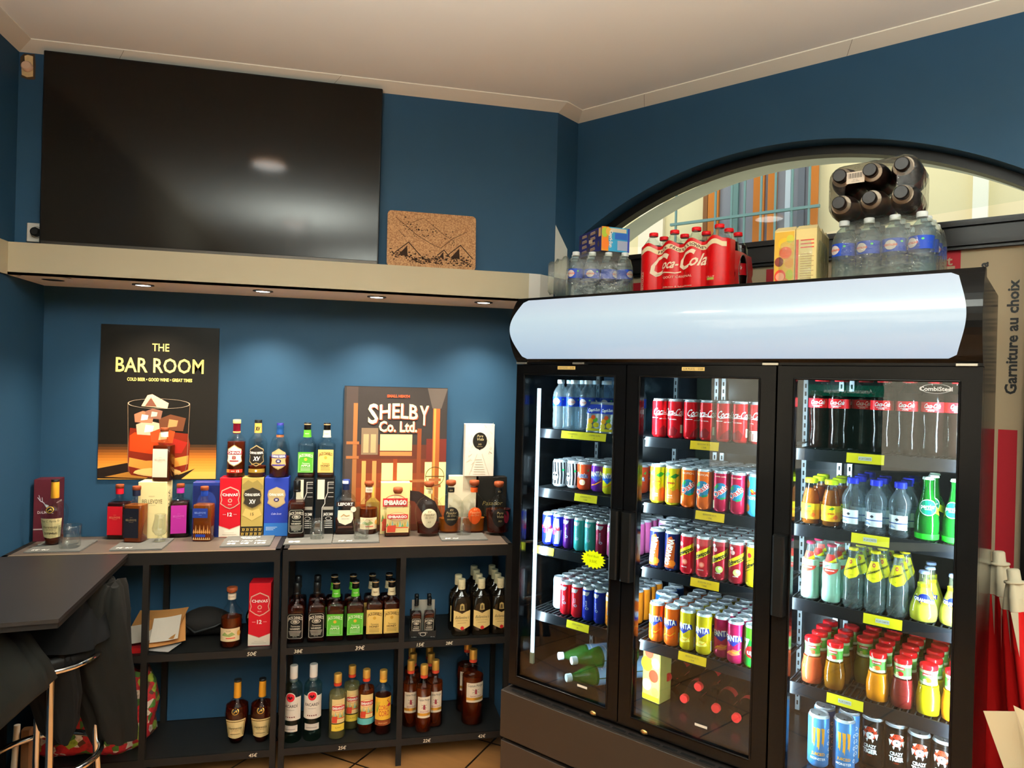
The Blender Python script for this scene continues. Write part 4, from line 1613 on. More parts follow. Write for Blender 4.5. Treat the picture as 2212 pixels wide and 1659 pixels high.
def a_bull(c1, txt):
    a = Art()
    m_ = M(c1, .3, metal=.3)
    s = M('d0d6e0', .3, metal=.7)
    if txt == 'Red Bull':
        a.P([(-0.02, 0.07), (0.0, 0.117), (0.02, 0.117), (0.024, 0.07)], s, 1)
        a.P([(-0.04, 0.07), (-0.02, 0.07), (-0.034, 0.012), (-0.056, 0.012)], s, 1)
        a.P([(0.0, 0.012), (0.022, 0.012), (0.034, 0.07), (0.012, 0.07)], s, 1)
        a.T('Red Bull', 0, 0.075, 0.014, M('d0203c', .35), 3, w=0.05, bold=0.03)
        a.E(0, 0.058, 0.01, 0.008, M('d0203c', .35), 3)
    else:
        a.P([(-0.02, 0.117), (0.014, 0.117), (0.01, 0.106), (0.002, 0.1), (-0.01, 0.104), (-0.02, 0.098)], s, 1)
        a.T(txt, 0.0, 0.07, 0.008, M('a8b4d0', .35), 2, rot=90)
        a.E(0.004, 0.05, 0.007, 0.005, M('a8b4d0', .35), 2, hole=0.6)
    return a


def a_zebra():
    a = Art()
    r2 = random.Random(2)
    for k in range(14):
        x = -0.098 + k * 0.014
        a.P([(x, 0.012), (x + 0.006, 0.012), (x + 0.009, 0.05), (x + 0.005, 0.104), (x - 0.002, 0.104), (x + 0.001, 0.05)], M('17171a', .35), 1)
    a.E(-0.012, 0.045, 0.017, 0.018, M('b8bcc0', .35), 2, n=14)
    a.E(-0.018, 0.05, 0.005, 0.005, BLK, 3, n=10)
    a.E(-0.004, 0.05, 0.005, 0.005, BLK, 3, n=10)
    a.E(0.025, 0.072, 0.005, 0.005, M('20c070', .35), 3, n=10)
    return a


def a_monster():
    a = Art()
    o = M('e09a30', .35)
    for x, z0 in ((-0.014, 0.068), (0.0, 0.058), (0.014, 0.07)):
        a.P([(x - 0.006, 0.13), (x + 0.005, 0.128), (x + 0.004, z0 + 0.02), (x + 0.002, z0), (x - 0.001, z0 + 0.012), (x - 0.004, z0 + 0.008), (x - 0.003, z0 + 0.03)], o, 1)
    a.T('JUICED', 0, 0.046, 0.009, o, 1, w=0.042, bold=0.03)
    a.T('MONSTER', 0, 0.03, 0.008, WH, 1, w=0.048, bold=0.01)
    for k in range(5):
        a.E(0.035 + 0.004 * (k % 2), 0.12 - 0.02 * k, 0.006, 0.006, WH, 1, n=8, hole=.7)
    a.R(0.048, 0.02, 0.058, 0.12, o, 1)
    return a


def a_tiger(face=True):
    a = Art()
    if face:
        w = WH
        o = M('c83a20', .35)
        a.E(0, 0.12, 0.021, 0.02, o, 1)
        a.E(0, 0.112, 0.012, 0.011, w, 2)
        for s in (-1, 1):
            a.P([(s * 0.02, 0.135), (s * 0.008, 0.14), (s * 0.014, 0.128)], w, 2)
            a.P([(s * 0.024, 0.12), (s * 0.012, 0.118), (s * 0.02, 0.1)], w, 2)
            a.E(s * 0.008, 0.124, 0.0035, 0.002, BLK, 3, n=8)
            a.P([(s * 0.004, 0.137), (s * 0.002, 0.137), (s * 0.006, 0.129)], BLK, 3)
            a.P([(s * 0.012, 0.1), (s * 0.004, 0.104), (s * 0.008, 0.09)], w, 2)
        a.E(0, 0.114, 0.003, 0.002, BLK, 3, n=8)
    a.T('CRAZY', 0, 0.078, 0.011, WH, 1, w=0.038, bold=0.04)
    a.T('TIGER', 0, 0.062, 0.014, WH, 1, w=0.044, bold=0.05)
    a.T('COLA', 0, 0.049, 0.004, M('c83a20', .4), 1)
    a.R(0.044, 0.012, 0.056, 0.13, M('6a6a70', .5, noise=.5, scale=400), 1)
    return a


KINDC = {
    'cola': (SR, SHH, P_('b80f18'), lambda: a_cola()),
    'cola_b': (SR, SHH, P_('b80f18'), lambda: a_cola(0.03)),
    'cola_w': (SR, SHH, P_('c4262a'), lambda: a_cola(-0.02).R(-0.08, 0.0095, 0.08, 0.045, M('e8d0b8', .4), 1)),
    'lipton': (SR, SHH, P_('d8c420'), a_lipton),
    'oasis_o': (SR, SHH, P_('e8641a'), lambda: a_oasis('TROPICAL', 0)),
    'oasis_r': (SR, SHH, P_('b01c3c'), lambda: a_oasis('POMME CASSIS', 0)),
    'tropico': (SR, SHH, P_('4ab4dc'), a_tropico),
    'orangina': (SR, SHH, P_('1a2050'), a_orangina),
    'schw_a': (SR, SHH, P_('c8202c'), lambda: a_schw()),
    'schw_p': (SR, SHH, P_('a01828'), lambda: a_schw(True)),
    'schw_y': (SR, SHH, P_('e6c81a'), lambda: a_schw(False, full=True)),
    'fanta_o': (SR, SHH, P_('e8641a'), lambda: a_fanta(M('e04c10', .3))),
    'fanta_y': (SR, SHH, P_('d8c01c'), lambda: a_fanta(M('e8d860', .3))),
    'fanta_p': (SR, SHH, P_('c02058'), lambda: a_fanta(M('e87050', .3))),
    'sevenup': (SR, SHH, P_('5cc028'), a_7up),
    'pepsi': (SR, SHH, P_('2060c0'), lambda: Art().E(0, .09, .018, .018, WH, 1)),
    'pinkcan': (SR, SHH, P_('b878c0'), lambda: Art().R(-.01, .02, .01, .12, M('c8c8d0', .3, metal=.6), 1)),
    'zebra': (RR, RH, P_('d8d8dc'), a_zebra),
    'f_straw': (RR, RH, P_('e05028'), lambda: Art().T('Fanta', 0, .062, .02, WH, 2, w=.052, bold=.06).T('Fanta', 0, .062, .02, M('16307a', .3), 4, w=.052, bold=.01).E(0.002, .032, .013, .012, M('f0c8a0', .3), 1).P([(.02, .08), (.032, .09), (.03, .076)], M('40a040', .3), 1)),
    'f_purple': (RR, RH, P_('6a2a9a'), lambda: a_fantas('4a60d0')),
    'f_lemon': (RR, RH, P_('e8e01c'), lambda: a_fantas('1c60c0')),
    'bull_blue': (BR_, BH, P_('2430b8'), lambda: a_bull('2430b8', 'Red Bull')),
    'bull_acai': (BR_, BH, P_('4a1a6a'), lambda: a_bull('4a1a6a', 'SPRING')),
    'bull_teal': (BR_, BH, P_('3aa8a8'), lambda: a_bull('3aa8a8', 'JUNEBERRY')),
    'bull_maroon': (BR_, BH, P_('8a1c3c'), lambda: a_bull('8a1c3c', 'WINTER')),
    'bull_pink': (BR_, BH, P_('d868a0'), lambda: a_bull('d868a0', 'SUMMER')),
    'bull_white': (BR_, BH, P_('d0dce0'), lambda: Art().T('Energy', 0.0, .06, .01, M('90a0b8', .4), 1, rot=90).P([(.01, .02), (.03, .02), (.03, .11), (.012, .1)], M('e8a8b0', .35), 1)),
    'bull_red': (BR_, BH, P_('d01c28'), lambda: a_bull('d01c28', 'RED')),
    'bull_navy': (BR_, BH, P_('1c2a9a'), lambda: a_bull('1c2a9a', 'BLUE')),
    'bull_orange': (BR_, BH, P_('f08a1c'), lambda: a_bull('f08a1c', 'APRICOT')),
    'monster': (0.033, 0.168, P_('4a90d0'), a_monster),
    'tiger': (0.033, 0.168, P_('1a120e'), a_tiger),
}


def a_fantas(c):
    a = Art()
    a.P([(-0.03, 0.052), (0.034, 0.06), (0.034, 0.08), (-0.03, 0.072)], M(c, .3), 1)
    a.P([(-0.012, 0.054), (0.026, 0.059), (0.006, 0.04)], M(c, .3), 1)
    a.T('FANTA', 0.002, 0.074, 0.019, WH, 2, w=0.056, bold=0.04, rot=5)
    a.L([(-0.02, 0.025), (0.0, 0.03), (0.026, 0.045)], 0.004, M('f09020', .35), 1)
    return a


for k_, v_ in KINDC.items():
    BUILD[k_] = (lambda v=v_: can(v[0], v[1], v[2], v[3]())())

# ------------------------------------------------------------------ bottles
CLR = G('f8fbfa', 1.45, 0.02)
CLRG = G('dff2e2', 1.45, 0.02)
AMB = G('7a2c0a', 1.35, 0.02, milk=0.35)
AMBD = G('3c1006', 1.35, 0.02, milk=0.5)
AMBL = G('b8641c', 1.35, 0.02, milk=0.35)
CORKW = M('7a3a1e', 0.5, noise=0.3, scale=60)


def bottle(name, prof, glass, liquid=None, lz=None, caps=(), labels=(), cat='bottle', n=24, lname='liquid', ls=0.93, base=0.004):
    """prof: outline entries; liquid: material filled up to lz; caps: (name, profile, material); labels: (name, art, map, step)"""
    def f():
        t = thing(name, cat=cat)
        mb = MB()
        mb.lathe(prof, glass, n=n, cap0=True, cap1=True)
        mb.obj('glass_body', t)
        if liquid:
            lp = []
            for e in prof:
                z = e[1] if len(e) == 2 else e[2]
                if z < base:
                    continue
                if z > lz:
                    break
                lp.append((e[0] * ls, e[1]) if len(e) == 2 else (e[0] * ls, e[1] * ls, e[2], e[3]))
            if lp:
                last = lp[-1]
                lp.append((last[0], lz) if len(last) == 2 else (last[0], last[1], lz, last[3]))
                f0 = lp[0]
                lp.insert(0, (f0[0] * .9, base) if len(f0) == 2 else (f0[0] * .95, f0[1] * .95, base, f0[3]))
                mb = MB()
                mb.lathe(lp, liquid, n=n)
                mb.obj(lname, t)
        for c in caps:
            mb = MB()
            mb.lathe(c[1], c[2], n=20)
            if len(c) > 3 and c[3]:
                c[3].put(mb, cyl(c[4]), step=c[4] * 2 * pi / 20, eps=0.0004)
            mb.obj(c[0], t)
        for l in labels:
            mb = MB()
            l[1].put(mb, l[2], step=l[3], eps=l[4] if len(l) > 4 else 0.0004)
            mb.obj(l[0], t)
        return t
    return f


def sq(w, d, z, p=7):
    return (w, d, z, p)


# square whiskey bottle with black, green or honey label
def jd(kind, scale=1.0):
    bw, bd = 0.0385, 0.0385
    prof = [sq(bw * .92, bd * .92, 0), sq(bw, bd, 0.004), sq(bw, bd, 0.152), sq(bw * .93, bd * .93, 0.162, 6), (0.026, 0.026, 0.172, 3), (0.0175, 0.0175, 0.183, 2),
            (0.0155, 0.0155, 0.195, 2), (0.0165, 0.0165, 0.205, 2), (0.0145, 0.0145, 0.222, 2)]
    a = Art()
    if kind == 'black':
        lm = M('0d0c0b', .4)
        W2 = M('d8d2c0', .5)
        a.R(-0.034, 0.022, 0.034, 0.132, lm, 1)
        a.L([(-0.031, 0.028), (-0.031, 0.12), (-0.024, 0.127), (0.024, 0.127), (0.031, 0.12), (0.031, 0.028), (0.024, 0.023), (-0.024, 0.023), (-0.031, 0.028)], 0.0012, W2, 2)
        a.T("JACK DANIEL'S", 0, 0.115, 0.013, W2, 3, w=0.06, bold=0.02, arch=6)
        a.E(0, 0.096, 0.019, 0.01, W2, 2, hole=.86)
        a.E(0, 0.096, 0.011, 0.006, W2, 2)
        a.T('No.7', 0, 0.096, 0.006, lm, 4, bold=0.03)
        a.T('Tennessee', 0, 0.077, 0.008, W2, 3, w=0.04, shear=.3)
        a.T('WHISKEY', 0, 0.065, 0.007, W2, 3, w=0.044, bold=.03)
        for k in range(4):
            a.R(-0.026 + .002 * k, 0.054 - k * .006, 0.026 - .002 * k, 0.056 - k * .006, W2, 3)
        a.T('40% Vol.', 0, 0.031, 0.004, W2, 3)
        caps = [('cap', [(0.0155, 0.205), (0.0168, 0.207), (0.0168, 0.2145), (0.0150, 0.216), (0.0158, 0.218), (0.0160, 0.256), (0.014, 0.258)], M('0c0c0c', .3)),
                ]
        neck = None
    else:
        g = kind == 'green'
        lm = M('4e9a2a' if g else 'e2bf68', .5)
        W2 = M('e4e8d0' if g else '4a3018', .5)
        a.R(-0.035, 0.026, 0.035, 0.122 if g else 0.134, lm, 1)
        top = 0.108 if g else 0.117
        a.T("JACK DANIEL'S", 0, top, 0.013, W2, 3, w=0.06, bold=0.02, arch=6)
        a.L([(-0.031, 0.03), (-0.031, top + .006), (0.031, top + .006), (0.031, 0.03), (-0.031, 0.03)], 0.0006, W2, 2)
        a.E(0, top - .02, 0.007, 0.007, M('d8a83c', .4) if g else M('c89a3c', .5), 2)
        a.T('Tennessee', 0, 0.07, 0.008, W2, 3, w=0.036, shear=.3)
        a.T('APPLE' if g else 'HONEY', 0, 0.059, 0.009, W2, 3, w=0.042, bold=.03)
        for k in range(3):
            a.R(-0.022, 0.048 - k * .006, 0.022, 0.0494 - k * .006, W2, 3)
        caps = [('cap', [(0.0158, 0.224), (0.0160, 0.224), (0.0160, 0.256), (0.014, 0.258)], M('0c0c0c', .3)),
                ('cap_band', [(0.0162, 0.248), (0.0163, 0.248), (0.0163, 0.2515), (0.016, 0.252)], M('c8a878', .5)),
                ('neck_label', [(0.0195, 0.19), (0.0178, 0.2), (0.0165, 0.224)], M('4e9a2a' if g else 'e4d8b0', .5),
                 Art().T('TENNESSEE', 0, 0.207, 0.004, W2, 1, w=0.02, bold=.02), 0.0185)]
    liq = AMBD
    return bottle('whiskey_bottle', prof, CLR, liq, 0.163 if kind == 'black' else 0.158, caps, [('label', a, front(-bd), None)], ls=0.95)


BUILD['jd_black'] = jd('black')
BUILD['jd_green'] = jd('green')
BUILD['jd_honey'] = jd('honey')


def lowliq(kind, mat, lz):
    """same bottle, partly poured"""
    def f():
        base = jd(kind)
        t = base()
        for ch in KIDS[t.name]:
            if ch.name.startswith('liquid'):
                for v in ch.data.vertices:
                    if v.co.z > lz:
                        v.co.z = lz
        return t
    return f


BUILD['jd_green_low'] = lowliq('green', AMBD, 0.022)
BUILD['jd_honey_low'] = lowliq('honey', AMBD, 0.024)


# square decanter with a paper label
def bellevoye(lab, liq, band, ink, ornate=False):
    w, d = 0.041, 0.035
    prof = [sq(w * .94, d * .94, 0), sq(w, d, 0.004), sq(w, d, 0.155), sq(w * .9, d * .9, 0.165, 5), (0.022, 0.022, 0.174, 3), (0.0145, 0.0145, 0.18, 2), (0.0145, 0.0145, 0.208, 2)]
    a = Art()
    if ornate:
        a.R(-0.036, 0.105, 0.028, 0.147, lab, 1)
        a.T('BELLEVOYE', -0.004, 0.128, 0.009, ink, 2, w=0.048, bold=.0)
        a.T('PRUNE', -0.004, 0.117, 0.003, ink, 2)
        a.R(-0.022, 0.02, 0.02, 0.032, lab, 1)
        for k in range(9):
            a.P([(-0.034 + k * .0085, 0.04), (-0.030 + k * .0085, 0.055 + .02 * (k % 2)), (-0.026 + k * .0085, 0.04), (-0.03 + k * .0085, 0.034)], M('c88a48', .3), 1)
            a.P([(-0.034 + k * .0085, 0.008), (-0.030 + k * .0085, 0.02), (-0.026 + k * .0085, 0.008)], M('d8b070', .3), 1)
    else:
        a.R(-0.034, 0.02, 0.03, 0.147, lab, 1)
        a.T('BELLEVOYE', -0.002, 0.098, 0.009, ink, 2, w=0.046)
        a.R(-0.008, 0.108, 0.004, 0.1088, ink, 2)
        a.R(-0.012, 0.088, 0.008, 0.0888, ink, 2)
    caps = [('neck_band', [(0.0158, 0.198), (0.016, 0.2), (0.016, 0.222), (0.0155, 0.224)], band),
            ('stopper', [(0.014, 0.222), (0.0175, 0.2245), (0.0175, 0.238), (0.0165, 0.24)], CORKW)]
    return bottle('whisky_bottle', prof, CLR, liq, 0.16, caps, [('label', a, front(-d), None)], ls=0.93)


BUILD['bv_red'] = bellevoye(M('b01420', .5), AMBD, M('c01824', .4), M('d88a60', .5))
BUILD['bv_black'] = bellevoye(M('14141c', .5), AMBL, M('181a2c', .4), M('a08a60', .5))
BUILD['bv_purple'] = bellevoye(M('9a2480', .5), AMBD, M('a02c88', .4), M('c060a8', .5))
BUILD['bv_white'] = bellevoye(M('e2d8c0', .5), AMB, M('e8e0c8', .4), M('a89a80', .5))
BUILD['bv_blue'] = bellevoye(M('20347c', .5), AMBL, G('2a50b8', 1.4, milk=.5), M('8aa0d8', .5), True)


# round bottle helper
def rprof(rb, hs, rn, hn, h, sh=0.03, foot=0.9):
    """base radius, shoulder height, neck radius, neck start, top"""
    p = [(rb * foot, 0), (rb, 0.005), (rb, hs)]
    for k in range(1, 6):
        q = k / 5
        p.append((rn + (rb - rn) * (0.5 + 0.5 * cos(pi * q)) ** 0.8, hs + (hn - hs) * q))
    p.append((rn, h))
    return p


def rlabel(art, r):
    return cyl(r)


def chivas(kind):
    prof = rprof(0.041, 0.165, 0.0145, 0.205, 0.245) if kind != 18 else [(0.044, 0), (0.047, 0.004), (0.046, 0.11), (0.042, 0.155), (0.033, 0.18), (0.02, 0.192), (0.0145, 0.2), (0.0145, 0.235)]
    a = Art()
    c0, c1, c2 = {12: ('efe6d2', 'a8182a', '8a1420'), 15: ('201c18', 'b0904c', 'c8a050'), 18: ('b8a070', '4a3a8a', '3a3a90')}[kind]
    r = 0.041 if kind != 18 else 0.0462
    z = 0.1 if kind != 18 else 0.085
    shield = [(-0.03, 0.03), (-0.018, 0.036), (0, 0.048), (0.018, 0.036), (0.03, 0.03), (0.034, 0.012), (0.03, -0.005), (0.034, -0.025), (0.02, -0.036), (0, -0.046), (-0.02, -0.036), (-0.034, -0.025), (-0.03, -0.005), (-0.034, 0.012)]
    a.P([(x * 1.06, z + y * 1.05) for x, y in shield], M('b09868', .45), 1)
    a.P([(x * .96, z + y * .95) for x, y in shield], M(c0, .45), 2)
    a.R(-0.036, z + 0.006, 0.036, z + 0.022, M({12: '8a1a24', 15: '2a2420', 18: '3a2c70'}[kind], .4), 3)
    a.T('CHIVAS' if kind == 12 else 'CHIVAS REGAL', 0, z + 0.014, 0.0105, WHT, 4, w=0.062, bold=.03, arch=-2)
    if kind == 12:
        a.E(0, z - 0.008, 0.008, 0.008, M('8a2420', .4), 3, hole=.6)
        a.L([(-.008, z - .014), (.008, z - .002)], .002, M('8a2420', .4), 3)
        a.L([(.008, z - .014), (-.008, z - .002)], .002, M('8a2420', .4), 3)
        a.R(-0.02, z - 0.026, 0.02, z - 0.021, M('8a1420', .4), 3)
        a.R(-0.04, 0.022, 0.04, 0.038, M('a83020', .4), 1)
        a.R(-0.04, 0.0225, -0.02, 0.0375, M('c08030', .4), 2)
        a.T('12', 0.018, 0.03, 0.01, WHT, 3, bold=.03)
        a.R(-0.012, 0.029, 0.004, 0.031, WHT, 3)
    elif kind == 15:
        a.T('XV', 0, z - 0.012, 0.02, WHT, 4, w=0.028, bold=.03, shear=.15)
        a.L([(-.02, z - .04), (0, z - .032), (.02, z - .04)], .003, M('b0904c', .4), 4)
        a.R(-0.042, 0.022, 0.042, 0.04, M('b8943c', .35, metal=.5), 1)
        a.E(0, 0.031, 0.005, 0.005, WHT, 2, n=10)
    else:
        a.E(0, z - 0.008, 0.012, 0.009, M('241c50', .4), 3)
        a.T('18', 0, z - 0.008, 0.009, WHT, 5, bold=.03)
        a.R(-0.03, z - 0.03, 0.03, z - 0.024, M('3a2c80', .4), 3)
    if kind == 12:
        caps = [('capsule', [(0.0155, 0.2), (0.0165, 0.203), (0.0158, 0.244), (0.0165, 0.245)], M('7c1428', .3)), ('capsule_ring', [(0.0168, 0.204), (0.0168, 0.209), (0.0165, 0.21)], M('c8a860', .4)),
                ('cap', [(0.0172, 0.247), (0.0175, 0.249), (0.0172, 0.263), (0.0165, 0.264)], M('e0bc70', .4))]
        return bottle('whisky_bottle', prof, CLR, AMB, 0.163, caps, [('label', a, cyl(r), 0.0107)], ls=.94)
    if kind == 15:
        caps = [('capsule', [(0.0168, 0.204), (0.0168, 0.208), (0.016, 0.25)], M('c8a04c', .4), Art().T('XV', 0, .225, .018, BLK, 1, w=.022, bold=.05), 0.0168),
                ('cap', [(0.0162, 0.25), (0.0162, 0.263), (0.0155, 0.264)], BLK)]
        return bottle('whisky_bottle', prof, CLR, AMB, 0.05, caps, [('label', a, cyl(r), 0.0107)], ls=.94)
    caps = [('capsule_ring', [(0.0172, 0.185), (0.0172, 0.196)], M('b86a40', .4, metal=.3)),
            ('capsule', [(0.017, 0.197), (0.018, 0.2), (0.0155, 0.215), (0.0155, 0.225), (0.0168, 0.23), (0.0165, 0.24)], M('1c4478', .3)), ('cap', [(0.0155, 0.24), (0.0155, 0.25), (0.0148, 0.251)], M('2c2a70', .3))]
    return bottle('whisky_bottle', prof, CLR, AMB, 0.095, caps, [('label', a, cyl(r), 0.011)], ls=.94)


for k_ in (12, 15, 18):
    BUILD['chivas%d' % k_] = chivas(k_)


def hennessy(full):
    prof = [(0.022 if full else 0.028, 0), (0.026 if full else 0.032, 0.004), (0.036, 0.03), (0.046, 0.08), (0.0505, 0.13), (0.048, 0.152), (0.04, 0.168), (0.028, 0.18), (0.0165, 0.192), (0.0145, 0.2), (0.014, 0.255)]
    a = Art()
    lab = M('e6d49a', .55)
    ink = M('3a2a18', .6)
    a.P([(-0.036, 0.035), (-0.046, 0.115), (0.046, 0.115), (0.036, 0.035), (0.0, 0.03)], lab, 1)
    if full:
        a.L([(-0.032, 0.042), (-0.041, 0.108), (0.041, 0.108), (0.032, 0.042)], 0.0035, M('6a5428', .5), 2)
    a.T('Hennessy', 0, 0.08, 0.012, ink, 2, w=0.055)
    a.T('VERY SPECIAL', 0, 0.068, 0.004, ink, 2, w=0.03)
    a.R(-0.02, 0.05, 0.02, 0.052, ink, 2)
    if not full:
        a.T('Pour C. Vanne Fr', 0.0, 0.105, 0.01, BLK, 2, w=0.07, shear=.2)
        a.T('ESTIMUS', 0.0, 0.052, 0.01, BLK, 3, w=0.05, shear=.2)

    def rf(v):
        pts = [(0, 0.03), (0.03, 0.036), (0.08, 0.046), (0.13, 0.0505), (0.152, 0.048), (0.168, 0.04), (0.18, 0.028), (0.2, 0.016)]
        for (z0, r0), (z1, r1) in zip(pts[:-1], pts[1:]):
            if v <= z1:
                return r0 + (r1 - r0) * (v - z0) / (z1 - z0)
        return 0.016
    seal = Art()
    seal.E(0, 0.152, 0.0165, 0.0155, BLK, 1)
    seal.E(0, 0.152, 0.0145, 0.0135, GOLD, 2, hole=.8)
    seal.L([(-.006, .147), (0.004, .156), (.006, .15)], .003, GOLD, 3)
    caps = [('gold_foil', [(0.0155, 0.195), (0.0158, 0.2), (0.0148, 0.262), (0.014, 0.264)], M('d8982c', .35, metal=.2)), ('cap', [(0.0155, 0.264), (0.0155, 0.272), (0.0145, 0.273)], BLK)]
    return bottle('cognac_bottle', prof, CLR, AMBD if full else AMB, 0.165 if full else 0.036, caps, [('label', a, cyl(rf), 0.011, 0.0006), ('seal', seal, cyl(rf), 0.011, 0.0008)], ls=.94)


BUILD['hennessy'] = hennessy(True)
BUILD['hennessy_open'] = hennessy(False)


def flask(art, liq, lz, band, capm=CORKW, bandtxt='XO'):
    """flattened oval decanter"""
    prof = [(0.040, 0.03, 0, 2), (0.043, 0.033, 0.006, 2), (0.046, 0.035, 0.012, 2), (0.058, 0.04, 0.06, 2), (0.066, 0.043, 0.11, 2), (0.062, 0.041, 0.145, 2), (0.048, 0.035, 0.17, 2), (0.03, 0.026, 0.183, 2), (0.016, 0.016, 0.192, 2), (0.0155, 0.0155, 0.235, 2)]

    def mp(u, v, w):
        q = [(0, .033), (0.012, .035), (0.06, .04), (0.11, .043), (0.145, .041), (0.17, .035)]
        d = .035
        for (z0, r0), (z1, r1) in zip(q[:-1], q[1:]):
            if z0 <= v <= z1:
                d = r0 + (r1 - r0) * (v - z0) / (z1 - z0)
        rx = d * 1.5
        return (u, -d * math.sqrt(max(0.05, 1 - (u / rx) ** 2)) - w - 0.0005, v)
    caps = [('neck_label', [(0.0175, 0.2), (0.0178, 0.202), (0.0178, 0.22), (0.0172, 0.222)], band, Art().T(bandtxt, 0, 0.211, 0.008, M('8a7040', .5) if band != BLK else M('c8b080', .5), 1), 0.0178),
            ('stopper', [(0.014, 0.23), (0.0225, 0.237), (0.0245, 0.243), (0.0235, 0.256), (0.02, 0.258)], capm)]
    return bottle('rum_decanter', prof, CLR, liq, lz, caps, [('label', art, mp, 0.008, 0.0006)], ls=.93, base=.014, n=28)


def drop(col, ink, words, z=0.088, s=1.0):
    a = Art()
    pts = []
    for k in range(26):
        q = 2 * pi * k / 26
        pts.append((0.036 * s * cos(q) * (1 + 0.12 * sin(q)), z + 0.046 * s * sin(q)))
    a.P(pts, col, 1)
    for k, (w_, h_, zz, wd) in enumerate(words):
        a.T(w_, 0, z + zz, h_, ink, 2, w=wd, shear=.25 if h_ > .008 else 0)
    return a


BUILD['xo_cream'] = flask(drop(M('e8dcb8', .5), M('8a7048', .5), [('El', .009, .032, .014), ('Pasador', .013, .018, .05), ('de Oro', .01, .004, .04), ('XO', .009, -.018, .016)]), AMBD, 0.062, M('e4d4a0', .5))
BUILD['xo_black'] = flask(drop(M('1a1612', .5), M('b8a478', .5), [('El', .009, .032, .014), ('Pasador', .013, .018, .05), ('de Oro', .01, .004, .04), ('GRAN RESERVA', .007, -.014, .04)]), AMBL, 0.075, BLK, bandtxt='OR')
BUILD['xo_orange'] = flask(drop(M('d8521c', .5), M('f0b080', .5), [('El', .009, .032, .014), ('Pasador', .013, .018, .05), ('de Oro', .01, .004, .04)], 0.09, .9), AMBL, 0.075, M('d8521c', .5), bandtxt='-')
BUILD['vida'] = flask(drop(M('17120f', .5), M('b8a478', .5), [('Pura', .012, .024, .03), ('Vida', .013, .006, .034), ('XO', .009, -.016, .018)], 0.088, 1.0).E(0.034, 0.09, 0.014, 0.03, M('6a1424', .4), 1), AMBD, 0.125, BLK)


def lefort():
    w, d = 0.0485, 0.036
    prof = [sq(w * .95, d * .95, 0), sq(w, d, 0.004), sq(w, d, 0.16), (w * .8, d * .85, 0.18, 4), (0.02, 0.02, 0.2, 2), (0.0155, 0.0155, 0.206, 2), (0.0155, 0.0155, 0.235, 2)]
    a = Art()
    a.R(-0.042, 0.138, 0.042, 0.160, M('2a1c1a', .4), 1)
    a.T('LEFORT', 0, 0.149, 0.014, WHT, 2, w=0.068, bold=.03)
    a.P([(-0.034, 0.12), (0.034, 0.12), (0.036, 0.08), (0.028, 0.062), (0, 0.05), (-0.028, 0.062), (-0.036, 0.08)], M('e8dcc0', .5), 1)
    a.L([(-0.02, 0.09), (-0.008, 0.1), (0.004, 0.092), (0.018, 0.096)], .004, M('c09858', .5), 2)
    a.T('FINE DE PARIS', 0, 0.08, 0.004, M('5a3c20', .5), 2)
    a.E(0.036, 0.124, 0.013, 0.013, M('d8d4c0', .5), 3)
    a.R(-0.034, 0.036, 0.034, 0.046, M('3a2018', .5), 1)
    caps = [('neck_band', [(0.0162, 0.212), (0.0165, 0.214), (0.0165, 0.24)], M('16203c', .3)), ('cap', [(0.0175, 0.238), (0.018, 0.241), (0.0178, 0.258), (0.016, 0.26)], M('20306c', .3), Art().R(-.03, .242, .01, .256, WHT, 1), 0.018)]
    return bottle('whisky_bottle', prof, CLR, AMBD, 0.075, caps, [('label', a, front(-d), None)], ls=.93)


BUILD['lefort'] = lefort()


def beach(full=False):
    prof = rprof(0.0445, 0.13, 0.0155, 0.19, 0.235)
    a = Art()
    a.R(-0.046, 0.03, 0.046, 0.085, M('e6d0a4', .55), 1)
    a.T('LA HECHICERA' if not full else 'CUVEE', -0.004, 0.075, 0.005, M('6a4a28', .5), 2)
    a.P([(-0.034, 0.055), (-0.02, 0.07), (-0.006, 0.06), (0.01, 0.07), (0.024, 0.058), (0.0, 0.05)], M('8a9a5a', .5), 2)
    a.R(-0.014, 0.042, 0.024, 0.046, M('c0392c', .5), 2)
    a.E(0.04, 0.062, 0.009, 0.012, M('d8a04c', .5), 3)
    caps = [('neck_label', [(0.0168, 0.2), (0.017, 0.202), (0.017, 0.224)], M('e4dcc8', .5), Art().T('SAVANE', 0, .213, .005, M('6a4a28', .5), 1), .017),
            ('stopper', [(0.014, 0.228), (0.0205, 0.234), (0.0225, 0.24), (0.022, 0.25), (0.018, 0.252)], CORKW)]
    return bottle('rum_bottle', prof, CLR, AMB, 0.125, caps, [('label', a, cyl(0.0445), 0.0107), ], ls=.93)


BUILD['rum_stopper'] = beach()
BUILD['rum_stopper_full'] = beach(True)


def embargo_sq():
    w, d = 0.062, 0.03
    prof = [sq(w * .96, d * .95, 0), sq(w, d, 0.004), sq(w, d, 0.145), (w * .92, d * .85, 0.158, 5), (0.03, 0.025, 0.166, 3), (0.017, 0.017, 0.172, 2), (0.017, 0.017, 0.205, 2)]
    a = Art()
    em = embargo_art(0.052, 0.02, 0.138)
    caps = [('stopper', [(0.016, 0.2), (0.021, 0.208), (0.023, 0.213), (0.022, 0.227), (0.019, 0.229)], CORKW)]
    return bottle('rum_decanter', prof, CLR, AMB, 0.028, caps, [('label', em, front(-d), None)], ls=.94)


